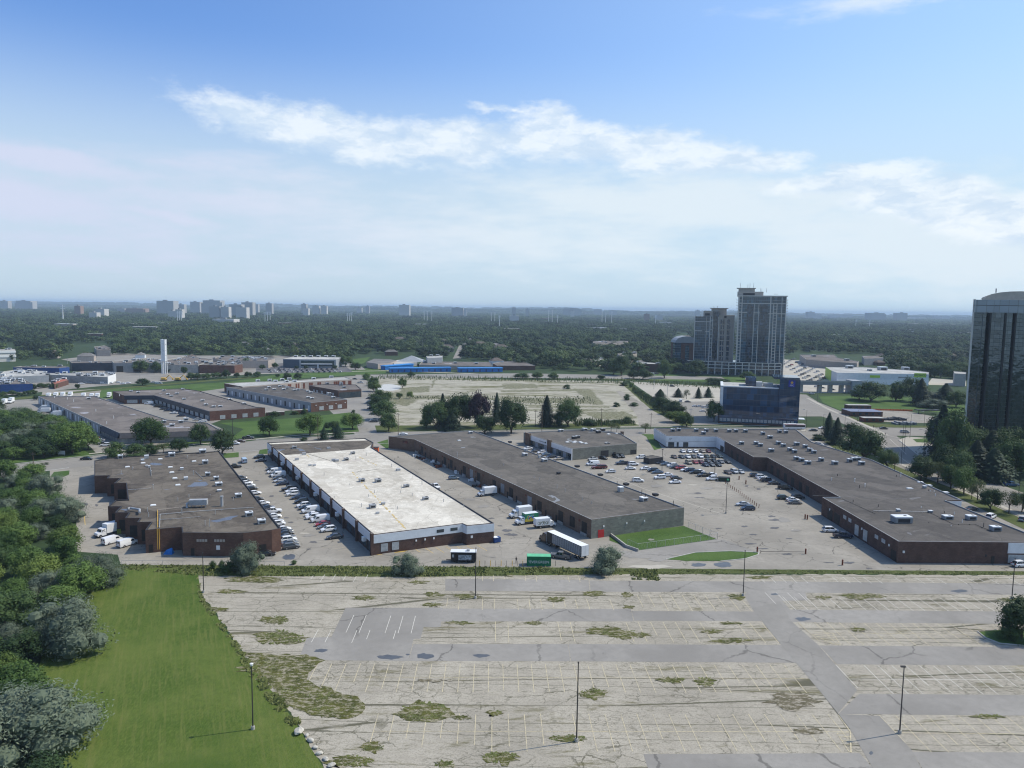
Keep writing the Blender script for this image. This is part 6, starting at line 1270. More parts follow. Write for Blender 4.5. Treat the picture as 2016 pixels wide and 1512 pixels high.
row([('suv','black',555,205),('sedan','navy',572,238),('hatchback','black',672,325),('van','white',706,352),('hatchback','dark green',712,378),('van','white',745,385),('sedan','dark grey',752,412),('sedan','silver',762,438),('sedan','navy',785,468),
     ('pickup','black',855,522),('suv','white',880,545),('suv','white',893,572),('sedan','navy',938,605),('suv','black',975,645),('suv','white',995,685),('sedan','black',1015,708),('van','white',1065,738),('sedan','white',1082,775),('suv','white',1092,800),
     ('van','white',1160,828),('sedan','red',1185,868),('sedan','grey',1210,893),('suv','white',1243,925),('sedan','dark grey',1305,995)], r2, 208, 'from the near end of the row beside the white-roofed unit', 'cars parked beside the white-roofed unit', rev=True)
row([('pickup','black',310,300),('sedan','dark grey',375,410),('sedan','black',402,437),('sedan','white',425,462),('suv','white',452,490),('sedan','black',478,517),('sedan','white',508,562),('suv','black',532,628),('sedan','white',590,663),('sedan','navy',642,705),
     ('pickup','white',690,745),('sedan','white',702,790),('sedan','silver',722,840),('suv','white',742,868),('sedan','white',795,918),('sedan','dark grey',812,942),('sedan','black',822,962),('sedan','dark grey',835,998),('suv','white',848,1027),('sedan','grey',862,1060),('suv','dark grey',872,1095)],
    r2, 28, 'from the near end of the row against the brown factory', 'cars parked against the brown factory', rev=True)
vehicle('van', 'pale blue', r2(405, 245), 118, 'pale blue topped white cargo van driving away between the brown factory and white-roofed unit')
vehicle('sedan', 'black', r2(630, 1165), 12, 'black sedan half hidden by the silvery bush beside the brown factory front')
vehicle('hatchback', 'steel blue', r3(470, 412), 20, 'steel blue hatchback beside the wall of the longest grey-roofed unit')
vehicle('pickup', 'white', r3(290, 500), 298, 'white pickup seen beyond the far edge of the white roof')
vehicle('cubevan', 'white', r3(800, 572), 206, 'white cube van backed to a dock of the longest grey-roofed unit')
vehicle('boxtruck', 'white', r3(1130, 785), 206, 'white box truck with long white box, behind the green-sided delivery truck')
def green_side():
    m, t, b = new_mat('printed_truck_side', .5, .4); tc = t.new('ShaderNodeTexCoord'); s_ = t.new('ShaderNodeSeparateXYZ'); t.l.new(tc.outputs['Object'], s_.inputs[0])
    lowf = t.ramp(t.math('ADD', s_.outputs[2], t.math('MULTIPLY', t.noise(tc.outputs['Object'], 1.5, 3), .8)), 2.1, 2.4)
    c = t.mix(lowf, (.50, .40, .06), (.02, .20, .10)); v = t.new('ShaderNodeTexVoronoi'); t.l.new(tc.outputs['Object'], v.inputs[0]); v.inputs['Scale'].default_value = 2.6
    hv = t.new('ShaderNodeHueSaturation'); t.l.new(v.outputs['Color'], hv.inputs['Color']); hv.inputs['Saturation'].default_value = 1.2; hv.inputs['Value'].default_value = .55
    m1 = t.math('MULTIPLY', t.ramp(t.math('ABSOLUTE', t.math('ADD', s_.outputs[0], .9)), 1.5, .9), t.ramp(t.math('ABSOLUTE', t.math('SUBTRACT', s_.outputs[2], 2.3)), .85, .5))
    c = t.mix(m1, c, hv.outputs[0]); t.put(b.inputs['Base Color'], c); return m
gt = box_truck(7.4, 2.4, 3.45, green_side()); 
r_ = vehicle('boxtruck', 'white', r3(1190, 850), 206, 'delivery truck with green and yellow food picture on its side, between two white trucks', proto=gt); r_['category'] = 'truck'
gv = box_truck(6.9, 2.3, 3.1, 'white', False, 2.0); r_ = vehicle('cubevan', 'white', r3(1375, 885), 20, 'white cube van with graffiti on its side, facing the docks', proto=gv); r_['category'] = 'truck'
def curve_mark(b, pts, w_, y, s):
    for (x0, z0), (x1, z1) in zip(pts, pts[1:]):
        d = Vector((x1-x0, z1-z0)); n = Vector((-d.y, d.x)).normalized()*w_
        q = [(x0+n.x, y, z0+n.y), (x1+n.x, y, z1+n.y), (x1-n.x, y, z1-n.y), (x0-n.x, y, z0-n.y)]; b.quad(*(q if s > 0 else q[::-1]))
b = MB(); rr = random.Random(4)
for i in range(8):
    x0 = -2.6+i*.45; pts_ = [(x0+.32*cos(a*.9+i), 1.75+.48*sin(a*.9+i*2)) for a in range(7)]; curve_mark(b, pts_, .05, -1.165, -1)
b.build('graffiti', simple('olive_spray_paint', (.08, .09, .02), .7), gv, local=True)
tr_ = trailer(); tag(tr_, 'long black semi-trailer with white horizontal stripes parked near the red door', 'trailer')
pa, pb = P(*r3(1465, 925), 4.05), P(*r3(1812, 1075), 4.05); an = math.atan2((pa-pb).y, (pa-pb).x); mid = (pa+pb)/2; side = Vector((-sin(an), cos(an), 0))*-1.27; mid = mid-side if False else mid+Vector((sin(an), -cos(an), 0))*-1.27
tr_.location = (mid.x, mid.y, .03); tr_.rotation_euler = (0, 0, an)
tu = tractor(); fr = Vector((mid.x, mid.y, 0))+Vector((cos(an), sin(an), 0))*(8.05+1.4); tu.location = (fr.x, fr.y, .03); tu.rotation_euler = (0, 0, an-R(4)); tag(tu, 'dark maroon tractor unit coupled to the black striped trailer', 'truck')
for c_ in tu.children: c_.color = (.03, .012, .012, 1)
vehicle('pickup', 'grey', r3(1530, 1190), 160, 'dark grey pickup truck parked between the green container and the striped trailer')
vehicle('boxtruck', 'white', r1(1075, 960), 240, 'tall white box truck at the stepped side of the brown factory')
vehicle('van', 'white', r1(1115, 1040), 62, 'white cargo van beside the box truck, left of a pair'); vehicle('van', 'white', r1(1265, 1065), 62, 'white cargo van nearest the brown factory corner, right of a pair')
# central lot
GA = 'cars in the central lot'
row([('sedan','white',1105,328),('sedan','white',1190,330),('sedan','white',1270,330),('sedan','beige',1365,328),('sedan','dark red',1440,328)], v7, -84, 'from the left in the row touching the white-walled corner', GA)
row([('sedan','brown',990,402),('sedan','dark grey',1088,402),('sedan','white',1170,402),('sedan','dark grey',1245,400),('suv','white',1335,400),('sedan','dark green',1420,398),('sedan','black',1508,398),('sedan','dark green',1590,395)], v7, -82, 'from the left in the second row before the white-walled corner', GA)
row([('suv','gold',1183,480),('sedan','red',1265,474),('sedan','dark red',1345,474),('sedan','dark grey',1435,455),('sedan','black',1515,455),('sedan','grey',1608,468),('sedan','black',1695,468)], v7, -80, 'from the left in the third row before the white-walled corner', GA)
row([('sedan','navy',1405,508),('sedan','grey',1488,508),('sedan','black',1572,508)], v7, -80, 'from the left in the short fourth row beside the brick wall', GA)
row([('sedan','brown',1700,608),('suv','silver',1785,600),('sedan','silver',1870,602)], v7, -80, 'from the left of three cars alone near the brick wall', GA)
row([('sedan','navy',825,482),('sedan','steel blue',882,498),('suv','white',965,520),('sedan','black',1005,540),('suv','red',1075,552),('sedan','white',1145,575),('suv','navy',1200,585),('suv','black',1268,610),('sedan','white',1320,600),('pickup','black',1385,648),('sedan','white',1480,640),('suv','white',1490,695)], v7, 190, 'from the far end of the diagonal row past the brown hut', GA)
for k, col, X, Y, an_, lab in (('sedan','black',52,418,-50,'black sedan before the grey roller door of the office unit'), ('suv','black',225,398,-60,'black SUV by the wall of the office unit, left of a pair'), ('suv','black',285,395,-60,'black SUV by the wall of the office unit, right of a pair'), ('suv','white',552,412,200,'white SUV tucked behind the brown hut'),
    ('pickup','navy',300,488,190,'navy pickup truck touching a white SUV in front of the office unit'), ('suv','white',450,500,10,'white SUV right of the navy pickup'), ('sedan','white',415,555,8,'white sedan below the white SUV that adjoins the navy pickup'), ('sedan','white',612,558,190,'white sedan below the brown hut'),
    ('suv','dark red',30,540,190,'dark red SUV at the left of the lot beside the white van'), ('hatchback','white',150,598,190,'white hatchback alone by the long roof edge'), ('suv','white',510,718,0,'white SUV alone, nearest to the long grey roof'), ('suv','black',712,585,190,'black SUV in front of a steel blue sedan'),
    ('sedan','steel blue',770,605,188,'steel blue sedan by the lamp post foot'), ('sedan','white',900,645,190,'white sedan behind the white SUV at the lamp post'), ('suv','white',800,678,192,'white SUV beside the foot of the lamp post'), ('sedan','dark grey',1018,682,4,'dark grey sedan above the lone white sedan'), ('sedan','white',1003,738,190,'lone white sedan lowest in the middle of the lot')):
    vehicle(k, col, v7(X, Y), an_, lab, GA)
for k, col, X, Y, lab in (('sedan','white',1205,118,'white sedan, farthest of the row in front of the sign band'), ('sedan','dark grey',1272,145,'dark grey sedan, second farthest of the row in front of the sign band'), ('suv','white',1345,160,'white SUV, third of the row in front of the sign band'), ('sedan','steel blue',1388,175,'steel blue sedan, fourth of the row in front of the sign band'),
    ('sedan','navy',1435,198,'navy sedan, fifth of the row in front of the sign band'), ('sedan','beige',1508,220,'pale beige sedan, nearest of the row in front of the sign band')): vehicle(k, col, r3(X, Y), 205, lab, 'cars in front of the sign band')
for k, col, X, Y, an_, lab in (('van','white',1848,275,200,'white cargo van beside the dark red pickup'), ('pickup','dark red',1902,308,190,'dark red pickup truck beside the white cargo van'), ('sedan','silver',1850,222,205,'silver sedan against the block wall of the office unit')): vehicle(k, col, r3(X, Y), an_, lab, GA)
GD = 'cars along the docks of the large right building'
for k, col, X, Y, an_, lab in (('suv','dark grey',1450,388,0,'dark grey SUV, farthest of the four by the awning'), ('suv','white',1505,402,0,'white SUV, second of the group by the awning'), ('sedan','white',1528,422,0,'white sedan overlapped by the navy pickup'), ('pickup','navy',1575,438,0,'navy pickup truck by the awning'), ('sedan','dark grey',1635,462,0,'dark grey sedan, nearest of the group by the awning'),
    ('pickup','black',1745,512,-20,'black pickup with open back beside scrap at the wall'), ('suv','dark green',1728,610,0,'dark green SUV left of the white sedan by the docks'), ('suv','black',1870,602,0,'black SUV against the dock wall'), ('sedan','white',1820,628,0,'white sedan behind a grey one by the docks'), ('sedan','grey',1842,655,0,'grey sedan in front of a white one by the docks'),
    ('sedan','silver',1322,672,182,'silver sedan at the end of the bollard line'), ('suv','navy',1372,715,182,'navy SUV at the near end of the bollard line')): vehicle(k, col, r4(X, Y), an_, lab, GD)
for k, col, X, Y, an_, lab in (('suv','white',168,895,0,'white estate car beside the dock wall of the right building'), ('pickup','navy',290,950,0,'navy pickup truck in front of the white estate car'), ('sedan','dark grey',1520,690,20,'dark grey sedan beside the white wall notch'), ('minivan','white',1700,765,40,'white minivan parked behind the gravel roof'), ('suv','white',1985,1225,10,'white SUV at the right frame edge by the brick corner'), ('pickup','blue',1895,460,0,'bright blue pickup truck at the foot of the mirror-glass tower'),
    ('sedan','white',62,75,-20,'white sedan behind the far corner of the gravel roof'), ('suv','silver',2010,790,40,'silver car on the street at the right frame edge')): vehicle(k, col, r5(X, Y), an_, lab)
# left complex
for k, col, X, Y, an_, lab in (('van','white',330,1020,190,'white van farthest in the row before the navy sign band'), ('sedan','white',300,1005,190,'white sedan behind the farthest van at the navy sign band'), ('van','black',468,1062,190,'black van before the navy sign band'), ('sedan','dark grey',545,1100,190,'dark grey sedan left of the navy one at the sign band'), ('sedan','navy',605,1122,190,'navy sedan before the navy sign band'), ('sedan','white',695,1160,190,'white sedan in the middle of the navy sign band row'), ('sedan','navy',800,1200,190,'navy sedan nearest the planted island'), ('sedan','silver',1050,1255,200,'silver sedan at the brick corner of the L-shaped unit'), ('suv','white',1130,1285,200,'white SUV at the brick corner of the L-shaped unit'),
    ('sedan','white',25,1145,190,'white sedan at the edge of the mauve roof, left of two'), ('van','white',140,1185,190,'white van at the edge of the mauve roof'), ('suv','silver',215,1235,190,'silver SUV at the edge of the mauve roof')): vehicle(k, col, w5(X, Y), an_, lab)
for k, col, X, Y, an_, lab in (('sedan','black',682,735,12,'black sedan entering the left street from the lane'), ('sedan','silver',785,590,195,'silver sedan parked beside the slate mansard corner'), ('sedan','dark red',745,570,195,'dark red sedan half behind the edge tree'), ('sedan','dark grey',755,585,195,'dark grey sedan beside the slate mansard corner'), ('suv','white',830,628,195,'white SUV nearest the bushes by the slate mansard'), ('sedan','dark grey',805,615,195,'dark grey sedan behind the white SUV by the mansard'),
    ('pickup','dark grey',1955,572,12,'dark pickup driving on the street in the left half'), ('sedan','brown',1895,597,12,'brown sedan driving behind the dark pickup'), ('suv','white',1850,615,12,'white SUV driving behind the brown sedan'), ('sedan','white',1795,650,12,'white sedan beside the dark round tree on the street'), ('van','navy',345,350,200,'dark van at the left docks behind white vans'), ('sedan','silver',790,285,200,'silver sedan on the far lane behind the mauve roof'), ('sedan','white',905,330,200,'white sedan on the far lane behind the mauve roof'), ('pickup','dark grey',860,308,200,'dark pickup on the far lane behind the mauve roof'), ('sedan','white',1005,370,200,'white sedan nearer on the lane behind the mauve roof')):
    vehicle(k, col, q5(X, Y), an_, lab)
for k, X, Y, an_, lab in (('boxtruck',435,398,200,'white box truck with the longest box at the ribbed dock wall'), ('cubevan',345,368,200,'white cube van behind the long-boxed truck at the docks'), ('cubevan',350,345,200,'white cube van farthest at the ribbed dock wall'),
    ('boxtruck',655,252,-70,'white box truck on the bank, fourth from the right'), ('boxtruck',720,256,-70,'white box truck on the bank, third from the right'), ('boxtruck',765,254,-70,'white box truck on the bank, second from the right'), ('boxtruck',858,246,-70,'white box truck on the bank, rightmost and apart'),
    ('boxtruck',380,252,-70,'white box truck at the left end behind the mauve roof'), ('boxtruck',437,248,-70,'white box truck second behind the mauve roof'), ('boxtruck',492,245,-70,'white box truck third behind the mauve roof'), ('boxtruck',552,243,-70,'white box truck fourth behind the mauve roof'),
    ('boxtruck',30,300,-72,'white box truck with blue cab front at the left frame edge'), ('boxtruck',85,290,-72,'white box truck second from the left frame edge')): vehicle(k, 'white', q5(X, Y), an_, lab, 'white box trucks of the left yard')
for k, col, X, Y, lab in (('van','silver',895,290,'silver van, second in the lane under the hedge row'), ('suv','dark grey',890,258,'dark grey SUV farthest in the lane under the hedge row'), ('sedan','steel blue',903,312,'steel blue sedan, third in the lane under the hedge row'), ('suv','black',905,335,'black SUV, fourth in the lane under the hedge row'), ('sedan','white',928,425,'white sedan, second from the street under the hedge row'), ('suv','dark grey',925,440,'dark SUV nearest the street under the hedge row'), ('sedan','navy',920,380,'navy sedan mid-way in the lane under the hedge row')): vehicle(k, col, q6(X, Y), 190, lab, 'cars in the lane under the hedge row')
for k, col, X, Y, an_, lab in (('sedan','white',1160,540,5,'white sedan on the street behind the tan-brown corner'), ('sedan','dark green',780,105,0,'dark green car far up the lane by the hedge row'), ('pickup','silver',825,135,0,'silver pickup far up the lane by the hedge row')): vehicle(k, col, q6(X, Y), an_, lab)
for k, col, X, Y, an_, lab in (('van','white',1328,280,80,'white van alone in the far parking lot under the spruces'), ('sedan','dark grey',1385,285,0,'dark grey sedan right of the white van in the far lot'), ('sedan','white',1445,320,10,'white sedan at the left side of the blue glass building'), ('sedan','silver',1480,322,10,'silver sedan at the left side of the blue glass building'), ('suv','white',1520,330,10,'white SUV against the blue glass building'), ('sedan','white',1505,360,10,'white sedan by the dark tree of the blue glass building'), ('suv','dark grey',1262,162,0,'dark car alone at the back of the far parking lot'), ('suv','silver',1555,318,10,'silver SUV nearest the blue glass building')): vehicle(k, col, q7(X, Y), an_, lab)
for k, col, X, Y, an_, lab in (('sedan','dark grey',355,510,175,'dark sedan on the street behind the city bus'), ('sedan','white',425,492,200,'white sedan turning at the crossing by the spruces'), ('sedan','dark grey',912,495,0,'dark sedan on the cross street left of the silver van'), ('minivan','silver',1078,525,0,'silver minivan on the cross street'), ('suv','white',402,622,-25,'white SUV beside the roof corner under the spruce pair'), ('suv','silver',345,222,5,'silver SUV under the elevated guideway'), ('sedan','black',430,175,0,'black sedan beyond the guideway, first'), ('sedan','black',510,190,0,'black sedan beyond the guideway, second'), ('sedan','white',610,188,0,'white sedan beyond the guideway'), ('suv','black',685,190,0,'black SUV beyond the guideway, rightmost')): vehicle(k, col, q8(X, Y), an_, lab)
bs = bus_proto(); tag(bs, 'white and red city bus on the cross street behind the gravel roof', 'bus'); q = P(*q8(205, 500)); bs.location = (q.x, q.y, .05); bs.rotation_euler = (0, 0, R(0))
# parked-car field far right and by the pale hall, small in the picture
rr = random.Random(8); i = 0
for r0 in range(9):
    for c0 in range(7):
        X, Y = 120+r0*36+c0*18-r0*3, 600+r0*22-c0*9+30
        if rr.random() < .12 or i >= 52: continue
        i += 1; col = rr.choice(['white', 'white', 'silver', 'dark grey', 'black', 'red', 'silver'])
        vehicle(rr.choice(['sedan', 'suv']), col, n4(X, Y), 20, '%s car in the crowded retail car park right of the condominium towers' % col, 'cars in the retail car park')
for r0, Y in enumerate((690, 678, 668)):
    for c0 in range(14):
        if rr.random() < .2: continue
        col = rr.choice(['dark grey', 'black', 'silver', 'navy', 'white']); vehicle(rr.choice(['sedan', 'suv']), col, n2(120+c0*42-r0*12, Y), 95, '%s car parked in front of the pale-roofed hall' % col, 'cars before the pale-roofed hall')
for c0 in range(9):
    col = rr.choice(['white', 'silver', 'dark grey']); vehicle('sedan', col, n3(1010+c0*17, 694+c0*1.2), 90, '%s car in the small car park behind the far green lawn' % col, 'cars behind the far green lawn')
for c0, X in enumerate((640, 700, 760, 820, 870, 930, 970, 1010, 1210, 1250)):
    col = rr.choice(['white', 'white', 'silver']); vehicle(rr.choice(['van', 'sedan']), col, q5(X, 142-c0 % 3*5), rr.uniform(0, 30), '%s vehicle parked in the scrub on the railway bank' % col, 'vehicles in the scrub on the bank')
for X, Y, L_, lab in ((660, 470, 0, 'white parked trailer immediately right of the lattice tower'), (760, 500, 1, 'white trailer, nearest of the group by the brick works'), (800, 470, 2, 'white trailer in the middle of the group by the brick works'), (935, 470, 3, 'white trailer rightmost of the group by the brick works')):
    if L_ == 0: T0 = trailer(False); kids(T0); t_ = T0
    else: t_ = copy_tree(T0)
    tag(t_, lab, 'trailer', 'white trailers by the brick works'); q = P(*w5(X, Y+40)); t_.location = (q.x, q.y, .05); t_.rotation_euler = (0, 0, R(20))
# ------------------------------------------------------------------ towers
def facade(name, w_frame, glass, cw=3.0, chh=3.0, mull=.06, glassr=.08, cell_k=4.5):
    m, t, b = new_mat(name, glassr, .8); p = pos(t); s_ = t.new('ShaderNodeSeparateXYZ'); t.l.new(p, s_.inputs[0])
    hx = t.math('ADD', s_.outputs[0], t.math('MULTIPLY', s_.outputs[1], .8))
    fx = t.math('FRACT', t.math('DIVIDE', hx, cw)); fz = t.math('FRACT', t.math('DIVIDE', s_.outputs[2], chh))
    lx = t.math('LESS_THAN', fx, mull); lz = t.math('LESS_THAN', fz, mull*2.2)
    cell = t.new('ShaderNodeTexWhiteNoise', noise_dimensions='2D'); cx = t.new('ShaderNodeCombineXYZ'); t.put(cx.inputs[0], t.math('FLOOR', t.math('DIVIDE', hx, cw))); t.put(cx.inputs[1], t.math('FLOOR', t.math('DIVIDE', s_.outputs[2], chh))); t.l.new(cx.outputs[0], cell.inputs[0])
    g1 = t.mix(t.ramp(cell.outputs[0], .55, 1, 0, .8), glass, sc(glass, cell_k)); c = t.mix(t.math('MAXIMUM', lx, lz), g1, w_frame)
    t.put(b.inputs['Base Color'], c); t.put(b.inputs['Roughness'], t.math('ADD', glassr, t.math('MULTIPLY', t.math('MAXIMUM', lx, lz), .5))); return m
MT['condo_glass'] = facade('condo_glazing', (.15, .19, .21), (.014, .036, .055), 1.6, 2.95, .05, .08, 3.5); MT['condo_dark'] = facade('condo_dark_glazing', (.05, .06, .075), (.012, .018, .028), 1.1, 2.95)
MT['stone2'] = simple('precast_stone', (.52, .51, .48), .8, var=.1); MT['stone3'] = simple('tan_precast', (.40, .36, .31), .8, var=.1)
def px_frame(x0, x1, ybase, D=None):
    a = P(x0, ybase); b_ = P(x1, ybase); Y = D or (a.y+b_.y)/2
    return AT(x0, ybase, Y).x, AT(x1, ybase, Y).x, Y
def zt(px, py, Y): return AT(px, py, Y).z
def bxm(b, x0, x1, y0, y1, z0, z1, m=0): b.box(min(x0, x1), max(x0, x1), y0, y1, z0, z1, m)
def one(name, mat, parent, *boxes):
    b = MB(); [bxm(b, *q) for q in boxes]; return b.build(name, mat, parent)
def condo(Yc, spec, label, name='condominium_tower'):
    Lx = lambda px, py=735: AT(px, py, Yc).x
    Z = lambda py, px=1450: AT(px, py, Yc).z
    r = empty(name, (Lx(spec['mid']), Yc, 0)); tag(r, label, 'apartment tower')
    return r, Lx, Z
# taller tower
T, Lx, Z = condo(805, dict(mid=1495), 'taller glass and stone condominium tower with stepped top and antennas')
xl, xr = Lx(1449), Lx(1539); zt_ = Z(583); W_ = xr-xl; f_ = lambda t_: xl+W_*t_
one('core', MT['condo_glass'], T, (xl, xr, 805, 829, 0, zt_))
one('dark_bay', MT['condo_dark'], T, (f_(.20), f_(.33), 804.6, 805.1, 14, Z(598)), (f_(.45), f_(.62), 804.6, 805.1, 14, Z(598)))
one('penthouse', MT['stone3'], T, (f_(-.02), f_(.52), 807, 822, zt_, Z(573.5)), (f_(.0), f_(.34), 809, 820, Z(574), Z(567.5)), (f_(-.04), f_(.36), 808, 821, Z(567.5), Z(566)))
one('louvre', MT['trim'], T, (f_(.10), f_(.34), 806.8, 807.1, zt_+.8, Z(576.5)))
for k, (a_, wd, z0, z1) in enumerate(((.0, .030, 0, Z(583)), (.075, .018, 0, Z(583)), (.335, .012, 10, Z(598)), (.43, .012, 10, Z(598)), (.665, .022, 0, Z(583)), (.73, .016, 0, Z(598)), (.80, .016, 0, Z(598)), (.90, .012, 0, Z(583)), (.985, .014, 0, Z(583)))):
    one('stone_pier', MT['stone2'], T, (f_(a_), f_(a_+wd), 804.1, 805.2, z0, z1))
one('cornice', MT['stone2'], T, (f_(-.01), f_(1.02), 803.6, 829.4, zt_, zt_+1.0)); one('band', MT['stone2'], T, (f_(.0), f_(1.0), 804.2, 805.1, Z(597.5), Z(597.5)+.7), (f_(.0), f_(.2), 804.2, 805.1, Z(615.5), Z(615.5)+.7), (f_(.33), f_(.46), 804.2, 805.1, Z(616), Z(616)+.7), (f_(.64), f_(1.0), 804.2, 805.1, Z(617), Z(617)+.7))
b = MB()
for k in range(23): z = 16+k*3.2; bxm(b, f_(.008), f_(.08), 804.05, 805, z, z+.35); bxm(b, f_(.73), f_(.81), 804.05, 805, z, z+.35)
b.build('cross_bars', MT['stone2'], T)
for k in range(26):
    z = 12+k*2.95
    if z > zt_-3: break
    one('balcony', MT['stone2'], T, (xr, xr+1.6, 809, 816, z, z+.25), (xr+1.5, xr+1.6, 809, 816, z+.25, z+1.2)); one('balcony', MT['stone2'], T, (xl-1.8, xl, 810, 817, z, z+.25), (xl-1.8, xl-1.7, 810, 817, z+.25, z+1.2))
for px, y0, y1 in ((1459.5, 566, 555.5), (1474, 566, 557.5), (1478, 566, 556.5), (1485, 566, 556), (1498, 573.5, 566.5), (1501, 573.5, 566), (1510, 573.5, 565.5)):
    b = MB(); b.tube((Lx(px, 566), 814, Z(y0)-.5), (Lx(px, 566), 814, Z(y1)), .22, .15, 6); b.build('antenna', MT['metal'], T)
# shorter tower
T.rotation_euler = (0, 0, R(-16))
T, Lx, Z = condo(838, dict(mid=1404), 'shorter glass and tan stone condominium tower with flat-capped penthouse')
xl, xr = Lx(1364.5), Lx(1440); W_ = xr-xl; f_ = lambda t_: xl+W_*t_; z1 = Z(623, 1400)
one('core', MT['condo_glass'], T, (f_(0), f_(.46), 838, 862, 0, z1)); one('dark_bay', MT['condo_dark'], T, (f_(.46), f_(.62), 840, 862, 0, Z(613, 1400)))
one('stone_wing', MT['stone3'], T, (f_(.62), f_(1.0), 838, 862, 0, Z(620, 1400))); one('penthouse', MT['stone3'], T, (f_(.22), f_(.46), 842, 856, z1, Z(612, 1400)), (f_(.42), f_(.80), 843, 858, Z(621, 1400), Z(607.5, 1400)), (f_(.38), f_(.84), 842, 859, Z(607.5, 1400), Z(606, 1400)))
one('louvre', MT['trim'], T, (f_(.26), f_(.38), 841.8, 842.1, z1+1, z1+3.4), (f_(.74), f_(.80), 837.8, 838.1, Z(620, 1400)-3, Z(620, 1400)-.8))
for a_, wd in ((0, .02), (.30, .012), (.385, .022), (.45, .016), (.60, .02), (.985, .02)): one('stone_pier', MT['stone2'], T, (f_(a_), f_(a_+wd), 837.2, 838.2, 0, z1))
one('band', MT['stone2'], T, (f_(0), f_(.42), 837.3, 838.1, Z(634, 1380), Z(634, 1380)+.7), (f_(.28), f_(.38), 837.3, 838.1, Z(653, 1380), Z(653, 1380)+.7), (f_(0), f_(.2), 837.3, 838.1, Z(652, 1380), Z(652, 1380)+.7))
for k in range(9):
    zz = 12+k*6.0
    if zz+4.6 > z1: break
    one('window', MT['condo_dark'], T, (f_(.655), f_(.70), 837.85, 838.05, zz, zz+4.8)); one('window', MT['condo_dark'], T, (f_(.72), f_(.75), 837.85, 838.05, zz, zz+4.8)); one('window', MT['condo_dark'], T, (f_(.82), f_(.89), 837.85, 838.05, zz, zz+4.8))
b = MB()
for k in range(12): zz = 12+k*5; bxm(b, f_(.39), f_(.46), 837.15, 838, zz, zz+.4)
b.build('cross_bars', MT['stone2'], T)
for px in (1406, 1413): b = MB(); b.tube((Lx(px, 606), 850, Z(606.5, 1400)-.3), (Lx(px, 606), 850, Z(602, 1400)), .2, n=6); b.build('antenna', MT['metal'], T)
T.rotation_euler = (0, 0, R(-14))
# podium
x0, x1 = AT(1362, 728, 800).x, AT(1541, 733, 790).x; Pd = empty('podium_building', ((x0+x1)/2, 795, 0)); tag(Pd, 'low glazed podium with pale curved railings at the foot of the two condominium towers', 'building')
b = MB(); cv = [Vector((x0+(x1-x0)*i/14, 826-30*math.sin(pi*min(1, (i/14)*.9+.1)*.55), 0)) for i in range(15)]
b.prism([(p.x, p.y) for p in cv]+[(x1, 835), (x0, 858)], 0, 13.2); b.build('wall', MT['condo_dark'], Pd)
for z in (13.2, 10.0, 6.5):
    b = MB()
    for i in range(14): d = cv[i+1]-cv[i]; c = (cv[i]+cv[i+1])/2; b.obox((c.x, c.y-.3), math.atan2(d.y, d.x), d.length+.1, .8, z, z+.75+i*.001)
    b.build('railing_band', MT['stone2'], Pd)
for i in range(1, 15): one('column', MT['stone2'], Pd, (cv[i].x-.4, cv[i].x+.4, cv[i].y-.9, cv[i].y-.1, 0, 13.2))
# glass-vaulted brick tower behind
x0, x1, Y = AT(1329, 708, 900).x, AT(1372, 708, 900).x, 900; O = empty('office_block', ((x0+x1)/2, Y, 0)); tag(O, 'brick office block with glass vaulted roof left of the condominium towers', 'office building')
one('wall', MT['redbrick'], O, (x0, x1, Y, Y+26, 0, AT(1340, 676, Y).z)); one('glazed_bay', MT['condo_glass'], O, (x0-.6, x0+(x1-x0)*.25, Y-.5, Y+12, 0, AT(1340, 675, Y).z), (x0+(x1-x0)*.45, x0+(x1-x0)*.62, Y-.4, Y+1, 0, AT(1340, 680, Y).z))
b = MB(); zb = AT(1340, 675, Y).z; N_ = 8; pr = [((x0+x1)/2-(x1-x0)*.52*cos(pi*i/N_), zb+8*sin(pi*i/N_)) for i in range(N_+1)]
for i in range(N_): b.quad((pr[i][0], Y, pr[i][1]), (pr[i+1][0], Y, pr[i+1][1]), (pr[i+1][0], Y+26, pr[i+1][1]), (pr[i][0], Y+26, pr[i][1]))
b.poly([(x, Y, z) for x, z in pr]); b.poly([(x, Y+26, z) for x, z in pr][::-1]); b.build('glass_vault', MT['greymet'], O)
# blue glass bank building
MT['blueglass'] = facade('blue_mirror_glazing', (.012, .034, .07), (.008, .034, .075), 1.5, 3.6, .03, .03, 2.4)
Yb = 452; bx = lambda px, py=800: AT(px, py, Yb).x; bzz = lambda py, px=1490: AT(px, py, Yb).z
O = empty('glass_office_building', (bx(1490), Yb, 0)); tag(O, 'dark blue mirror-glass office building with white-edged left side and a bank logo', 'office building')
xl, xm, xr = bx(1420), bx(1540), bx(1568); z1 = bzz(764)
one('block', MT['blueglass'], O, (xl+1.6, xm, Yb, Yb+30, 4.6, z1)); one('tower_block', MT['blueglass'], O, (xm-3, xr, Yb-.8, Yb+26, 4.2, bzz(745, 1560)))
one('white_frame', MT['white2'], O, (xl, xl+1.6, Yb-.1, Yb+30, 4.4, z1+.6), (xl, xm-3.1, Yb-.1, Yb+.9, z1, z1+.6)); [one('side_window', MT['window'], O, (xl-.06, xl+.1, Yb+3+k*4.4, Yb+5+k*4.4, 6+j*4, 8.6+j*4)) for k in range(6) for j in range(4)]; O.rotation_euler = (0, 0, R(-15))
one('roof', MT['roofP'], O, (xl+1.2, xm-3.1, Yb+.95, Yb+29, z1+.02, z1+.3)); one('podium', MT['blueglass'], O, (bx(1417, 830), xr-.6, Yb-4, Yb+30, .6, 5.0)); one('podium_base', MT['brown'], O, (bx(1416, 830), xr-.5, Yb-4.3, Yb+30.2, 0, .9))
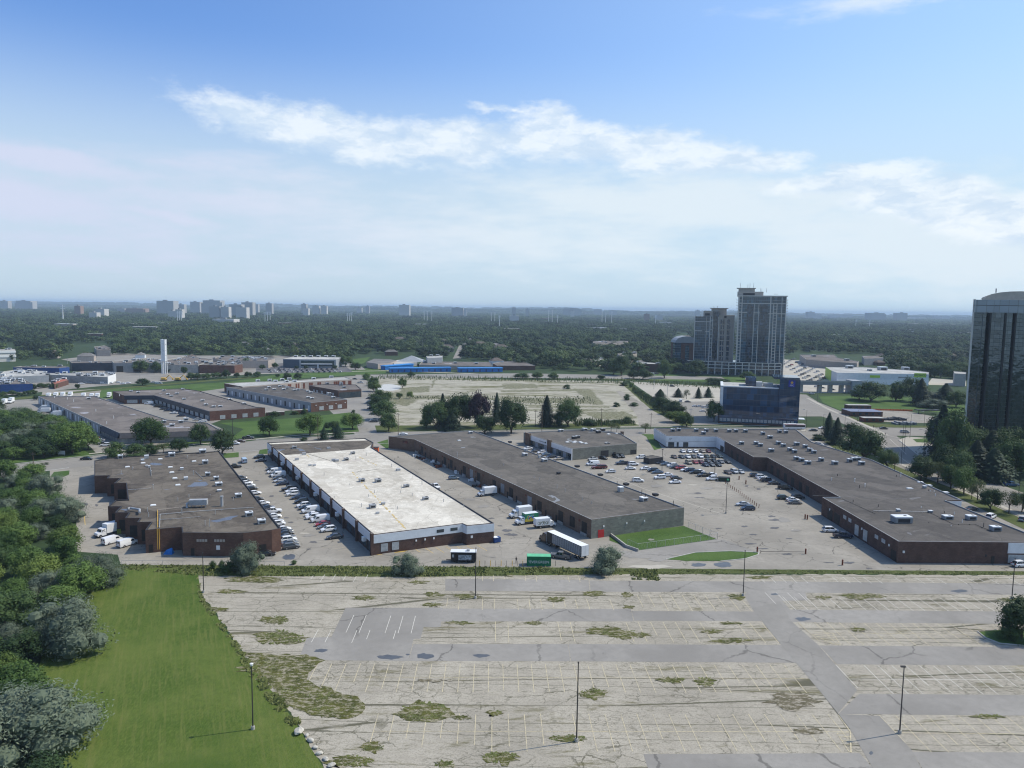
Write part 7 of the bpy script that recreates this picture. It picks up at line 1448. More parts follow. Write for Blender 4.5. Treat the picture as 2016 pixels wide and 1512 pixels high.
one('podium_window', MT['lwindow'], O, *[(bx(1419, 830)+k*2.15, bx(1419, 830)+k*2.15+1.7, Yb-4.15, Yb-3.9, 1.5, 3.3) for k in range(20)])
one('rooftop_plant', MT['blueglass'], O, (bx(1468), bx(1488), Yb+8, Yb+20, z1, bzz(746)), (xm-6, xr, Yb+3, Yb+24, bzz(747, 1560), bzz(744, 1560)+.3)); one('rooftop_plant', MT['metal'], O, (bx(1488), bx(1500), Yb+6, Yb+14, z1, z1+3), (bx(1502), bx(1520), Yb+8, Yb+13, z1, z1+2.4))
one('canopy', MT['white2'], O, (xr, xr+4, Yb+2, Yb+9, 3.6, 4.0)); b = MB(); c = AT(1556, 754, Yb-.85); one('logo_panel', simple('royal_blue_sign', (.015, .03, .28), .4), O, (c.x-1.9, c.x+1.9, Yb-.95, Yb-.78, c.z-2.0, c.z+2.0))
text('RBC', (c.x, Yb-1.0, c.z-1.0), 1.3, MT['white'], (1, 0, 0), UP, O, 'logo_lettering', .02); b = MB(); b.tube((c.x, Yb-.98, c.z+.7), (c.x, Yb-1.0, c.z+.7), .75, n=14); b.build('logo_emblem', MT['yellow'], O)
MT['upper'] = facade('upper_glazing', (.05, .06, .07), (.16, .21, .25), 3.0, 3.8, .04, .06, 1.2)
# mirror-glass tower at the right
MT['mirror'] = facade('mirror_glazing', (.03, .035, .04), (.03, .036, .042), 1.5, 1.9, .035, .03)
mt = MT['mirror']; t = NT(mt.node_tree); bb = t.n['Principled BSDF']; bb.inputs['Metallic'].default_value = .75; bp = t.new('ShaderNodeBump'); bp.inputs['Strength'].default_value = .22; bp.inputs['Distance'].default_value = .6; t.put(bp.inputs['Height'], t.noise(pos(t), .22, 3, .6)); t.l.new(bp.outputs[0], bb.inputs['Normal'])
for l in list(bb.inputs['Base Color'].links): src = l.from_socket
t.put(bb.inputs['Base Color'], t.mix(.7, src, (.085, .105, .115)))
Yg = 352; gx = lambda px, py=880: AT(px, py, Yg).x; gz = lambda py, px=1950: AT(px, py, Yg).z
O = empty('mirror_glass_tower', (gx(1990), Yg, 0)); tag(O, 'tall dark mirror-glass office tower with faceted sides at the right edge', 'office tower')
zz = gz(590); X0 = gx(1901)+1.0
def facets(b, offs, z0, z1, m=0):
    pts = [(X0+a, Yg+y) for a, y in offs]; b.prism(pts, z0, z1, m)
b = MB(); facets(b, [(1.2, 5), (5, 1.5), (6.5, 2.6), (12.5, .2), (14, 1.6), (17, 1.0), (18.5, 2.4), (26, .6), (27.5, 2.2), (34, 1), (36, 4), (42, 8), (58, 40), (26, 40)], 0, gz(615)); b.build('glazed_shaft', mt, O)
b = MB(); facets(b, [(.9, 5), (9, 2.8), (10, 4), (20, 1.6), (42, 4), (58, 40), (26, 40)], gz(615), gz(590)); b.build('upper_shaft', MT['upper'], O)
b = MB(); facets(b, [(.7, 5.2), (1.5, 4.8), (2.6, 7.2), (2.2, 7.8)], 6, gz(589)); b.build('pale_corner', MT['stone2'], O)
for a_, w__ in ((6.2, .8), (13.2, .9), (18.0, .8), (27.0, .9), (35.2, 1.0)): b = MB(); facets(b, [(a_, .6), (a_+w__, .6), (a_+w__, 4), (a_, 4)], 0, gz(616)); b.build('dark_fin', MT['black'], O)
b = MB(); N_ = 10; zb = gz(587)
b.prism([(X0+5, Yg+6), (X0+42, Yg+6), (X0+56, Yg+38), (X0+27, Yg+38)], gz(590), zb)
for i in range(N_):
    a0, a1 = pi*i/N_, pi*(i+1)/N_; q = lambda a: (X0+24-17*cos(a), zb+3.6*sin(a)); (xa, za), (xb, zb_) = q(a0), q(a1); b.quad((xa, Yg+7, za), (xb, Yg+7, zb_), (xb+16, Yg+36, zb_), (xa+16, Yg+36, za)); b.poly([(xa, Yg+7, zb), (xb, Yg+7, zb), (xb, Yg+7, zb_), (xa, Yg+7, za)])
b.build('vaulted_penthouse', MT['stone3'], O); c = AT(1961, 574, Yg+15); b = MB(); b.tube((c.x, Yg+15, zb+3), (c.x, Yg+15, zb+5), .3, n=6); b.build('antenna', MT['metal'], O)
# ------------------------------------------------------------------ big halls
def hall(name, label, cat, pts, h, wall, roof, parts=(), units=(), coping='conc', par=.4, ang=0):
    B_ = Bld(name, label, cat, pts, h, MT[wall], MT[roof], parapet=par, coping=MT[coping]); B_.ang = ang
    for x, y, w_ in units: B_.unit(x, y, w=w_, l=w_*1.3, hh=w_*.6, mats=('metal', 'white2'))
    return B_
B_ = hall('retail_store', 'white supermarket block with lime green signs beyond the elevated guideway', 'supermarket', [n4(455, 650), n4(760, 650), n4(1190, 680), n4(1268, 690), n4(1268, 708), n4(545, 695), n4(500, 678)], 11, 'white2', 'roofP', units=[(*n4(640, 660), 5), (*n4(900, 675), 6), (*n4(1080, 672), 5), (*n4(800, 680), 3)])
e = B_.edge(n4(545, 695), n4(1268, 708)); lime = simple('lime_sign', (.35, .55, .05), .5); L_ = e[3]
B_.panel(e, L_*.84, L_*.97, 8.0, 11.9, 'sign', lime, .3); text('FRESHCO', e[0]+e[1]*L_*.905+e[2]*.36+UP*9.9, 2.7, MT['navy'], e[1], UP, B_.root, 'lettering', .04); B_.panel(e, L_*.36, L_*.47, 6.9, 9.2, 'sign', lime, .3); B_.panel(e, L_*.67, L_*.77, 7.0, 8.2, 'sign', MT['grey'], .3)
B_.panel(e, 0, L_, 0.2, 5.2, 'lower_wall', MT['white'], .25)
e = B_.edge(n4(455, 650), n4(500, 678)); B_.panel(e, 0, e[3], 0, 10.9, 'green_corner', lime, .3)
hall('retail_store', 'beige retail store with red-framed entrance behind the white supermarket', 'store', [n4(250, 552), n4(520, 552), n4(545, 575), n4(715, 605), n4(700, 622), n4(415, 600), n4(300, 590)], 9, 'tan', 'roofG', units=[(*n4(360, 568), 4), (*n4(620, 600), 4)])
hall('retail_store', 'small pale roofed store between the beige store and the woods', 'store', [n4(740, 562), n4(890, 560), n4(910, 580), n4(760, 585)], 9, 'grey', 'roofG')
hall('parking_structure', 'small concrete frame building at the left edge of the mirror-glass tower', 'building', [n4(1462, 682), n4(1560, 690), n4(1560, 705), n4(1470, 700)], 12, 'conc', 'conc')
B_ = hall('community_hall', 'blue-grey hall with pale flat roof and a glazed entrance canopy', 'hall', [w6(445, 130), w6(615, 88), w6(1390, 100), w6(1250, 138), w6(690, 135)], 9.5, 'greymet', 'roofP', units=[(*w6(640+i*115, 100), 3) for i in range(6)])
e = B_.edge(w6(690, 135), w6(1250, 138)); L_ = e[3]; B_.panel(e, L_*.05, L_*.95, 2, 8, 'glazing', MT['window'], .3); B_.panel(e, L_*.05, L_*.9, 4.2, 5.0, 'canopy', MT['white2'], 3); B_.panel(e, L_*.5, L_*.53, 0, 4.4, 'column', MT['white2'], 3)
e = B_.edge(w6(445, 130), w6(690, 135)); B_.panel(e, 0, e[3], 0, 9, 'blue_wall', simple('slate_blue_wall', (.06, .085, .12), .7), .2)
B_ = hall('school', 'low school with pale hipped roofs right of the small green field', 'school', [n2(870, 612), n2(930, 585), n2(1060, 590), n2(1110, 600), n2(1060, 615), n2(960, 625)], 6, 'tan', 'shingle2', par=0)
B_ = hall('warehouse', 'long shed with pale sloping roof left of the grey workshop', 'warehouse', [n2(1075, 600), n2(1200, 585), n2(1275, 590), n2(1270, 610), n2(1090, 635)], 4.5, 'greymet', 'roofP', par=0)
c = P(*n2(1225, 580), 8); b = MB(); b.v = [(c.x-16, c.y-12, 4.4), (c.x+16, c.y-12, 4.4), (c.x+16, c.y+14, 4.4), (c.x-16, c.y+14, 4.4), (c.x, c.y+1, 11)]; b.f = [(0, 1, 4), (1, 2, 4), (2, 3, 4), (3, 0, 4)]; b.m = [0]*4; b.build('pyramid_roof', MT['greymet'], B_.root)
B_ = hall('workshop', 'long grey workshop with flat roof behind the long blue sheds', 'workshop', [n2(1285, 632), n2(1310, 605), n2(1840, 610), n2(1862, 645)], 4.6, 'tan', 'roofG', units=[(*n2(1400, 625), 3), (*n2(1570, 622), 3), (*n2(1735, 625), 3)])
hall('workshop', 'two-storey pale building behind the left end of the grey workshop', 'building', [n2(1340, 565), n2(1470, 560), n2(1465, 575), n2(1350, 580)], 10, 'greymet', 'roofP', units=[(*n2(1380, 565), 3), (*n2(1430, 563), 3)])
hall('workshop', 'pinkish brick building with rounded roof edge at the right end of the grey workshop', 'building', [n2(1865, 620), n2(1950, 605), n2(2100, 605), n2(2200, 640), n2(1900, 640)], 5, 'redbrick', 'roofG')
for i, (a_, b_, lab) in enumerate(((( 1000, 672), (1222, 655), 'short bright blue shed, leftmost and set back'), ((1052, 692), (1528, 684), 'longest bright blue shed along the railway'), ((1592, 690), (1935, 686), 'bright blue shed right of the longest one'))):
    A_, B2 = P(*n2(*a_)), P(*n2(*b_)); d = (B2-A_); L_ = d.length; an = math.atan2(d.y, d.x); c = (A_+B2)/2; O = empty('blue_shed', (c.x, c.y, 0)); tag(O, lab, 'shed')
    b = MB(); b.obox((c.x, c.y), an, L_, 7, 0, 3.6); b.build('wall', MT['blue'], O); b = MB(); b.obox((c.x, c.y), an, L_+.6, 8, 3.6, 4.6); b.build('roof', simple('blue_roof_sheet', (.03, .24, .62), .45), O)
    n = int(L_/6)
    for k in range(n): q = A_.lerp(B2, (k+.5)/n); b = MB(); b.obox((q.x, q.y-3.6), an, 1.6, .3, .3, 3.0); b.build('door', MT['dblue'], O)
for pts, h, wl_, rf_, lab, cat in (([w4(0, 590), w4(60, 550), w4(250, 525), w4(700, 545), w4(745, 610), w4(0, 640)], 6, 'greymet', 'roofP', 'pale flat-roofed works with many rooftop units at the left edge', 'works'),
    ([w4(745, 600), w4(740, 575), w4(1700, 575), w4(1765, 590), w4(1640, 640)], 6, 'block', 'roofP', 'long pale works with a bright white end wall, left of the open yard', 'works'),
    ([w4(200, 487), w4(330, 470), w4(1000, 470), w4(1060, 487), w4(900, 500)], 6, 'dblue', 'roofG', 'long low building with deep blue fascia at far left', 'building'),
    ([w4(0, 690), w4(60, 665), w4(380, 675), w4(500, 740), w4(0, 752)], 6, 'dblue', 'roofG', 'navy roofed works nearest the scrubby bank at the left edge', 'works'),
    ([w4(780, 700), w4(1010, 655), w4(1045, 680), w4(830, 745)], 4, 'redbrick', 'roofG', 'small shed with orange-red roof beside the scrubby bank', 'shed'),
    ([w4(1060, 400), w4(1700, 395), w4(1720, 420), w4(1100, 425)], 8, 'navy', 'roofG', 'dark navy warehouse behind the grey roller-door works', 'warehouse'),
    ([w4(1710, 400), w4(2300, 360), w4(2500, 380), w4(2500, 420), w4(1740, 425)], 9, 'grey', 'roofG', 'grey works with two dark roller doors left of the lattice tower', 'works'),
    ([w5(310, 420), w5(900, 310), w5(1280, 360), w5(1060, 440), w5(600, 440)], 8, 'block', 'roofG', 'wide factory with cream side wall and cluttered roof behind the lattice tower', 'factory'),
    ([w5(1075, 442), w5(1180, 400), w5(1700, 395), w5(1720, 430), w5(1600, 450)], 8, 'redbrick', 'roofG', 'long red brick works right of the white trailers', 'works'),
    ([w5(1270, 345), w5(1400, 310), w5(1900, 330), w5(2200, 350), w5(2100, 380), w5(1500, 385)], 8, 'tan', 'roofG', 'mauve-roofed works behind the long red brick works', 'works'),
    ([n1(740, 490), n1(830, 480), n1(870, 500), n1(870, 515), n1(760, 515)], 8, 'tan', 'roofG', 'pinkish store with red shopfront far left among trees', 'store'),
    ([w6(-200, 140), w6(0, 110), w6(170, 110), w6(160, 130), w6(-100, 170)], 7, 'redbrick', 'roofG', 'pinkish brick works end at the corner of the car park of the pale-roofed hall', 'works'),
    ([n1(-40, 512), n1(118, 508), n1(120, 516), n1(-40, 520)], 13, 'stone2', 'roofP', 'white-banded office block at the left frame edge', 'office building'),
    ([n3(580, 585), n3(710, 575), n3(720, 590), n3(660, 605)], 7, 'stone3', 'roofP', 'white-roofed building behind the purple shrubs in the middle distance', 'building'),
    ([n3(980, 605), n3(1170, 620), n3(1225, 620), n3(1160, 628), n3(985, 622)], 9, 'brown', 'roofP', 'low dark plaza with pale roof edge in front of a small car park', 'plaza'),
    ([n3(640, 450), n3(740, 440), n3(915, 445), n3(910, 460), n3(640, 470)], 12, 'stone3', 'roofG', 'long four-storey apartment slab among the trees', 'apartment block'),
    ([n3(830, 545), n3(980, 525), n3(985, 545), n3(850, 560)], 14, 'stone3', 'roofG', 'grey apartment block behind the low dark plaza', 'apartment block')):
    B_ = Bld('industrial_building' if 'works' in cat else cat.replace(' ', '_'), lab, cat, pts, h, MT[wl_], MT[rf_], coping=MT['conc'])
    B_.ang = 20; rr = random.Random(len(lab)); xs = [p[0] for p in pts]; ys = [p[1] for p in pts]
    for k in range(26 if 'works' in cat or 'factory' in cat else 6):
        for _ in range(20):
            q = (rr.uniform(min(xs), max(xs)), rr.uniform(min(ys), max(ys)))
            if inside(q, pts): s_ = rr.uniform(1.2, 3); B_.unit(*q, w=s_, l=s_*1.3, hh=s_*.6, mats=rr.choice((('metal', 'white2'), ('white', 'white2'), ('grey', 'metal')))); break
    if 'bright white end wall' in lab: e = B_.edge(w4(1765, 590), w4(1640, 640)); B_.panel(e, 0, e[3], 0, 6.3, 'end_wall', MT['white'], .3)
    if 'roller doors' in lab:
        e = B_.edge(w4(1740, 425), w4(2500, 420)); [B_.panel(e, s_, s_+6, 0, 6, 'roller_door', MT['door'], .2) for s_ in (2, 17)]
    if 'cream side' in lab: e = B_.edge(w5(310, 420), w5(900, 310)); B_.panel(e, 0, e[3], 0, 8.2, 'side_wall', MT['conc'], .3)
    if 'white-banded' in lab: e = B_.edge(n1(-40, 520), n1(120, 516)); [B_.panel(e, -.5, e[3]+.5, z, z+2.2, 'band', MT['white'], .6) for z in (5, 10)]
    if 'orange-red' in lab: B_.roof.data.materials[0] = MT['rust'] if 0 else simple('orange_red_roof', (.35, .11, .07), .8)
# white lattice tower
b0 = P(*w5(560, 575)); O = empty('lattice_tower', (b0.x, b0.y, 0)); tag(O, 'tall white lattice sign tower with panelled upper half standing by the works yard', 'tower')
hz_ = hz(323, 668, b0); hm = hz(323, 711, b0); s_ = 2.0
for sx in (-1, 1):
    for sy in (-1, 1): b = MB(); b.tube((b0.x+sx*s_/1.15, b0.y+sy*s_/1.15, 0), (b0.x+sx*s_/1.15, b0.y+sy*s_/1.15, hz_), .42, n=8); b.build('leg', MT['white'], O)
b = MB()
for sx in (-1, 1): b.box(b0.x+sx*1.0-.25, b0.x+sx*1.0+.25, b0.y-s_/1.2, b0.y-s_/1.2+.4, 0, hz_)
n = 9
for k in range(1, n):
    z = hz_*k/n
    if z < hm: b.box(b0.x-s_/1.15, b0.x+s_/1.15, b0.y-s_/1.2, b0.y-s_/1.2+.3, z, z+.3)
b.build('bracing', MT['white'], O)
for k in range(4): z0 = hm+(hz_-hm)*k/4; one('panel', MT['white2'], O, (b0.x-s_/1.2, b0.x+s_/1.2, b0.y-s_/1.15-.3, b0.y+s_/1.15, z0+.2, hm+(hz_-hm)*(k+1)/4-.2))
# elevated guideway
O = empty('elevated_guideway', (*P(*q8(450, 200)).xy, 0)); tag(O, 'grey concrete elevated guideway on piers right of the blue glass building', 'bridge')
A_, B2 = AT(*q8(222, 122), 640), AT(*q8(760, 127), 640); b = MB(); d = B2-A_; b.obox(((A_+B2)/2).xy, 0, d.length, 9, A_.z-2.6, A_.z); b.build('deck', MT['grey'], O)
b = MB(); b.obox(((A_+B2)/2).xy-Vector((0, 4.6)), 0, d.length, .35, A_.z-.2, A_.z+1.2); b.build('parapet', MT['conc'], O)
one('station_box', MT['greymet'], O, (AT(*q8(652, 140), 636).x, AT(*q8(728, 140), 636).x, 633, 646, 0, A_.z+1.6))
for X in (255, 403, 487, 575): x = AT(*q8(X, 190), 640).x; one('pier', MT['conc'], O, (x-1.4, x+1.4, 638, 642, 0, A_.z-2.6))
# portable site cabins by the park
for x0, x1, yb, yt, dep, mt_, lab in ((629, 803, 345, 303, 6, 'brown', 'dark maroon site building at the edge of the park lawn'), (650, 890, 400, 352, 14, 'brown', 'maroon site building with blue-tinted solar roof, larger one'), (752, 905, 445, 408, 6, 'rust', 'low rust-coloured container below the maroon site buildings')):
    a = P(*q8(x0, yb)); c_ = P(*q8(x1, yb)); h_ = max(2.6, hz(*q8(x0, yt), a)*.8); O = empty('site_building', ((a.x+c_.x)/2, a.y, 0)); tag(O, lab, 'building'); one('wall', MT[mt_], O, (a.x, c_.x, a.y, a.y+dep, 0, h_)); one('roof', MT['roofP'] if dep < 14 else simple('blue_grey_roof', (.16, .18, .26), .5), O, (a.x-.1, c_.x+.1, a.y-.1, a.y+dep+.1, h_, h_+.15)); n = max(2, int((c_.x-a.x)/4))
    for k in range(n): x = a.x+(c_.x-a.x)*(k+.3)/n; one('window', MT['window'], O, (x, x+1.6, a.y-.05, a.y+.05, h_*.4, h_*.75))
for i, X in enumerate(range(830, 1120, 26)):
    q = P(*q8(X, 352+(X-830)*.02)); O = one('safety_barrier', MT['orange'], None, (q.x-2.0, q.x+2.0, q.y-.06, q.y+.06, 0, 1.1), (q.x-2, q.x-1.85, q.y-.3, q.y+.3, 0, 1.3)); tag(O, 'orange mesh safety barrier along the park lawn', 'barrier', 'orange barriers along the park lawn')
for i, (x0, x1, y0, lab) in enumerate(((905, 1080, 430, 'dark stacked building material on the paved lot by the park'), (1175, 1350, 380, 'black-roofed open shelter with white edge on the park lot'), (1000, 1160, 462, 'low grey pile of panels on the paved lot'))):
    a, c_ = P(*q8(x0, y0)), P(*q8(x1, y0)); b = MB(); rr = random.Random(i); n = 9
    for k in range(n): x = a.x+(c_.x-a.x)*k/n; b.box(x, x+(c_.x-a.x)/n*.9, a.y-rr.uniform(0, 2), a.y+rr.uniform(2, 5), 0 if i != 1 else 2.4, rr.uniform(.8, 2) if i != 1 else 2.9)
    if i == 1: [b.box(x-.15, x+.15, a.y-1, a.y-.7, 0, 2.4) for x in (a.x+.5, c_.x-.5)]
    tag(b.build('material_pile' if i != 1 else 'shelter', MT['trim'] if i != 2 else MT['grey']), lab, 'pile' if i != 1 else 'shelter')
# ------------------------------------------------------------------ houses, masts, skyline
rr = random.Random(17); HS = []
def house(x, y, an, L_, W__, h, mw, mr, label, group=None):
    O = empty('house', (x, y, 0)); tag(O, label, 'house', group); b = MB(); b.obox((x, y), an, L_, W__, 0, h); b.build('wall', mw, O)
    b = MB(); ca, sa = cos(an), sin(an); T_ = lambda px, py, z: (x+px*ca-py*sa, y+px*sa+py*ca, z); l, w_ = L_/2+.5, W__/2+.5; r = l-w_*.9; z0, z1 = h, h+w_*.55
    b.v = [T_(-l, -w_, z0), T_(l, -w_, z0), T_(l, w_, z0), T_(-l, w_, z0), T_(-r, 0, z1), T_(r, 0, z1)]; b.f = [(0, 1, 5, 4), (1, 2, 5), (2, 3, 4, 5), (3, 0, 4)]; b.m = [0]*4; b.build('roof', mr, O)
def hcan(x, y):
    X, Y = PX(x, y, 0); return 0 < X < 2016 and Y < bnd(X)+14
cnt = 0
for _ in range(900):
    x, y = rr.uniform(-900, 1100), rr.uniform(760, 2100)
    if not hcan(x, y) or PX(x, y, 0)[1] > 722 or any(math.hypot(x-a, y-b) < 28 for a, b in HS): continue
    if rr.random() < .35+y/5000: continue
    HS.append((x, y)); cnt += 1; k = rr.random()
    house(x, y, rr.choice((.3, .35, 1.9)), rr.uniform(12, 18), rr.uniform(9, 12), rr.uniform(4, 7), MT['tan'] if k < .5 else (MT['redbrick'] if k < .8 else MT['white2']), MT['shingle'] if rr.random() < .6 else MT['shingle2'], '%s hip-roofed house half hidden among the suburb trees' % ('tan' if k < .5 else 'red brick' if k < .8 else 'white'), 'houses among the suburb trees')
    if cnt > 110: break
cnt = 0
for _ in range(3000):
    x, y = rr.uniform(-2300, 2600), rr.uniform(1150, 4200)
    X, Y = PX(x, y, 0)
    if not (0 < X < 2010) or not hcan(x, y) or any(math.hypot(x-a, y-b) < 45 for a, b in HS): continue
    if mnoise.noise(Vector((x/300, y/500, 2))) < .05: continue
    HS.append((x, y)); cnt += 1; k = rr.random(); L_ = rr.uniform(18, 50); h_ = rr.uniform(9, 15)+y*.001; O = empty('suburb_building', (x, y, 0)); an = rr.choice((.3, .35, 0))
    cn = 'pale' if k < .55 else 'brick' if k < .8 else 'grey'
    tag(O, '%s flat-roofed building poking out of the wooded suburb' % cn, 'building', 'flat-roofed buildings in the wooded suburb')
    b = MB(); b.obox((x, y), an, L_, L_*rr.uniform(.4, .7), 0, h_); b.build('wall', MT[{'pale': 'tan', 'brick': 'redbrick', 'grey': 'grey'}[cn]], O); b = MB(); b.obox((x, y), an, L_*1.01, L_*.55, h_, h_+.5); b.build('roof', MT['white2' if cn == 'pale' else 'roofP'], O)
    if cnt > 60: break
for X, Y, s_, lab in ((1765, 505, 1.4, 'brown hip-roofed house above the far end of the pad, left of a road'), (1490, 480, 1.2, 'pale grey-roofed house left of the receding road'), (1500, 530, 1.2, 'pale house nearest the left of the receding road'), (1930, 530, 1.3, 'brown roofed house right of the receding road'), (1790, 550, 1.2, 'brown house nearest the right of the receding road'), (270, 520, 1.5, 'brown-roofed large house behind the pale-roofed hall'), (1130, 460, 1.3, 'pale flat-looking house in the middle of the trees'), (700, 460, 1.2, 'pale-roofed house among trees above the hall')):
    q = P(*n2(X, Y)); house(q.x, q.y, .2, 18*s_, 12*s_, 7, MT['tan'], MT['shingle'], lab)
def mast(px, ytop, ybase, D, rad, label, group='white transmission poles'):
    a = AT(px, ybase, D); z = AT(px, ytop, D).z; b = MB(); b.tube((a.x, D, 0), (a.x, D, z), rad, rad*.6, 6)
    for k in range(3): b.box(a.x-rad*4, a.x+rad*4, D-.2, D+.2, z*(.97-k*.09), z*(.97-k*.09)+rad)
    tag(b.build('transmission_pole', MT['white']), label, 'pole', group)
for px, yt, D in ((124, 600, 2400), (350, 612, 2300), (354, 612, 2310), (358, 613, 2320), (522, 615, 2500), (527, 614, 2510), (532, 614, 2520), (684, 616, 2700), (688, 616, 2710), (692, 615, 2720), (835, 613, 2900), (841, 613, 2910), (850, 612, 2920), (967, 615, 3000), (974, 615, 3010), (983, 620, 2300), (1080, 610, 3000), (1087, 610, 3010), (1097, 620, 2900), (1185, 612, 3000), (1192, 614, 3010), (1204, 612, 3020), (1290, 620, 3000), (1711, 630, 3000), (1684, 628, 3000)):
    mast(px, yt, yt+25, D, 1.1 if px != 124 else 1.9, 'single white transmission pole rising above the trees at far left' if px == 124 else 'white transmission pole rising above the distant trees', None if px == 124 else 'white transmission poles')
MT['hz1'] = facade('slab_concrete_facade', (.34, .34, .335), (.10, .12, .14), 6, 3.2, .45, .3); MT['hz2'] = facade('slab_brick_facade', (.25, .17, .14), (.08, .10, .11), 7, 3.2, .5, .3); MT['hz3'] = facade('slab_white_facade', (.48, .47, .45), (.14, .16, .18), 8, 3.2, .5, .3)
SK = [(0, 15, 592, 606, 5200, 1), (31, 60, 592, 606, 5200, 1), (146, 158, 602, 614, 3300, 2), (185, 205, 608, 616, 3000, 3), (230, 245, 607, 616, 4200, 1), (248, 282, 607, 617, 4200, 2), (308, 341, 592, 606, 4000, 1), (348, 362, 599, 609, 4200, 1), (374, 393, 594, 606, 4600, 1), (399, 433, 591, 606, 4300, 1), (411, 432, 603, 618, 3000, 1), (434, 450, 604, 619, 3000, 3), (451, 475, 599, 612, 3600, 1), (464, 485, 605, 618, 2900, 3), (475, 497, 595, 611, 3700, 1), (498, 508, 599, 608, 5000, 1), (523, 535, 597, 611, 4300, 1), (593, 603, 598, 608, 5200, 1), (596, 607, 607, 612, 4000, 3), (615, 628, 602, 612, 4600, 3), (632, 643, 602, 612, 4600, 3), (702, 712, 606, 612, 5600, 3), (720, 727, 602, 610, 5600, 1), (785, 806, 600, 613, 4600, 3), (889, 912, 606, 617, 4600, 1), (913, 919, 610, 616, 4600, 3), (1008, 1016, 605, 615, 5200, 1), (1003, 1022, 621, 631, 3200, 3), (1035, 1042, 608, 616, 5200, 1), (1112, 1142, 607, 619, 6200, 1), (1124, 1131, 612, 621, 5200, 3), (1170, 1185, 609, 616, 7500, 1), (1200, 1215, 611, 617, 7500, 1), (1269, 1279, 618, 634, 3800, 2), (1293, 1305, 620, 628, 4000, 3), (1371, 1378, 611, 622, 5200, 3), (1590, 1604, 614, 630, 7000, 1), (1605, 1618, 619, 632, 6600, 3), (1634, 1650, 620, 629, 8200, 1), (1653, 1676, 620, 629, 8200, 1), (1712, 1742, 616, 631, 6200, 1), (1766, 1787, 616, 631, 6200, 1), (1792, 1822, 625, 630, 8500, 3), (1841, 1850, 621, 632, 8500, 1), (1856, 1870, 622, 632, 8500, 1), (1300, 1322, 634, 640, 3200, 3), (418, 460, 628, 634, 2300, 3), (330, 345, 612, 618, 2900, 3), (345, 358, 609, 616, 2900, 3), (175, 190, 615, 620, 2700, 3)]
COLN = {1: 'grey', 2: 'brown', 3: 'pale'}
LBL = {}
for i, (x0, x1, yt, yb, D, k) in enumerate(SK):
    a, c_ = AT(x0, yt, D), AT(x1, yt, D); z = a.z; O = empty('high_rise' if z > 22 else 'distant_block', ((a.x+c_.x)/2, D, 0)); z = max(z, 14); w_ = c_.x-a.x
    where = 'far left skyline' if x1 < 300 else 'left skyline cluster' if x1 < 560 else 'centre skyline' if x1 < 1250 else 'skyline right of the condominiums' if x0 > 1500 else 'skyline left of the condominiums'
    ky = (COLN[k], z > 22, where); LBL[ky] = LBL.get(ky, 0)+1
    lab = '%s %s on the %s, %s such from the left' % (COLN[k], 'apartment tower' if z > 22 else 'low block', where, ORD[LBL[ky]]); tag(O, lab, 'apartment tower' if z > 22 else 'building')
    one('wall', MT['hz%d' % k], O, (a.x, c_.x, D, D+w_*.6+10, 0, z)); one('roof_cabin', MT['grey'], O, (a.x+w_*.35, a.x+w_*.6, D+4, D+12, z, z+5)); 
    if w_ > 90: one('setback_wing', MT['hz%d' % k], O, (a.x-w_*.12, a.x, D+6, D+20, 0, z*.8)); one('setback_wing', MT['hz%d' % k], O, (c_.x, c_.x+w_*.1, D+3, D+20, 0, z*.88))
# ------------------------------------------------------------------ street furniture, yard things
def lamp_post(px, py, top, label, head='globe', arm=0, cat='lamp post', group=None, rad=.10, base=True):
    q = P(px, py); h = hz(px, top, q); O = empty('lamp_post', (q.x, q.y, 0)); tag(O, label, cat, group)
    b = MB(); b.tube((q.x, q.y, 0), (q.x, q.y, h-.2), rad, rad*.65, 8); b.build('pole', MT['steel'], O)
    if base: b = MB(); b.tube((q.x, q.y, -.05), (q.x, q.y, .55), .32, .30, 12); b.build('base', MT['conc'], O)
    b = MB()
    if head == 'globe': b.tube((q.x, q.y, h-.35), (q.x, q.y, h), .22, .30, 10); b.tube((q.x, q.y, h), (q.x, q.y, h+.06), .26, .1, 10)
    elif head == 'cap': b.tube((q.x, q.y, h-.2), (q.x, q.y, h), .14, .12, 8)
    elif head == 'disc': b.tube((q.x, q.y, h-.3), (q.x, q.y, h), .15, .6, 14)
    elif head == 'box': b.box(q.x-.55, q.x+.2, q.y-.18, q.y+.18, h-.2, h)
    elif head == 'arm': b.tube((q.x, q.y, h-.4), (q.x+arm, q.y, h), .06, n=6); b.box(q.x+arm-.5, q.x+arm+.5, q.y-.15, q.y+.15, h-.05, h+.12)
    b.build('lamp_head', MT['lamp'] if head == 'globe' and px < 600 else MT['steel'] if head != 'arm' else MT['metal'], O)
for px, py, tp, lab, hd in ((498, 1436, 1306, 'black lamp post standing on the mown lawn, nearest one', 'globe'), (1135, 1460, 1303, 'black lamp post in the old lot near the bottom centre', 'cap'), (1771, 1444, 1309, 'black lamp post on a round concrete base beside the diagonal drive', 'box'), (401, 1167, 1087, 'lamp post where lawn meets the old lot, farther one', 'cap'),
    (936, 1178, 1078, 'lamp post in the old lot before the food truck', 'cap'), (1463, 1173, 1083, 'lamp post at the top of the diagonal drive', 'cap'), (1992, 1179, 1098, 'lamp post at the top right of the old lot', 'cap'), (1429, 1011, 950, 'lamp post with a lit-topped disc head at the bollard line end', 'disc'), (1303, 932, 884, 'lamp post among cars with disc head, left of two', 'disc'), (1407, 935, 886, 'lamp post among cars with disc head, right of two', 'disc')):
    lamp_post(px, py, tp, lab, hd, rad=.12)
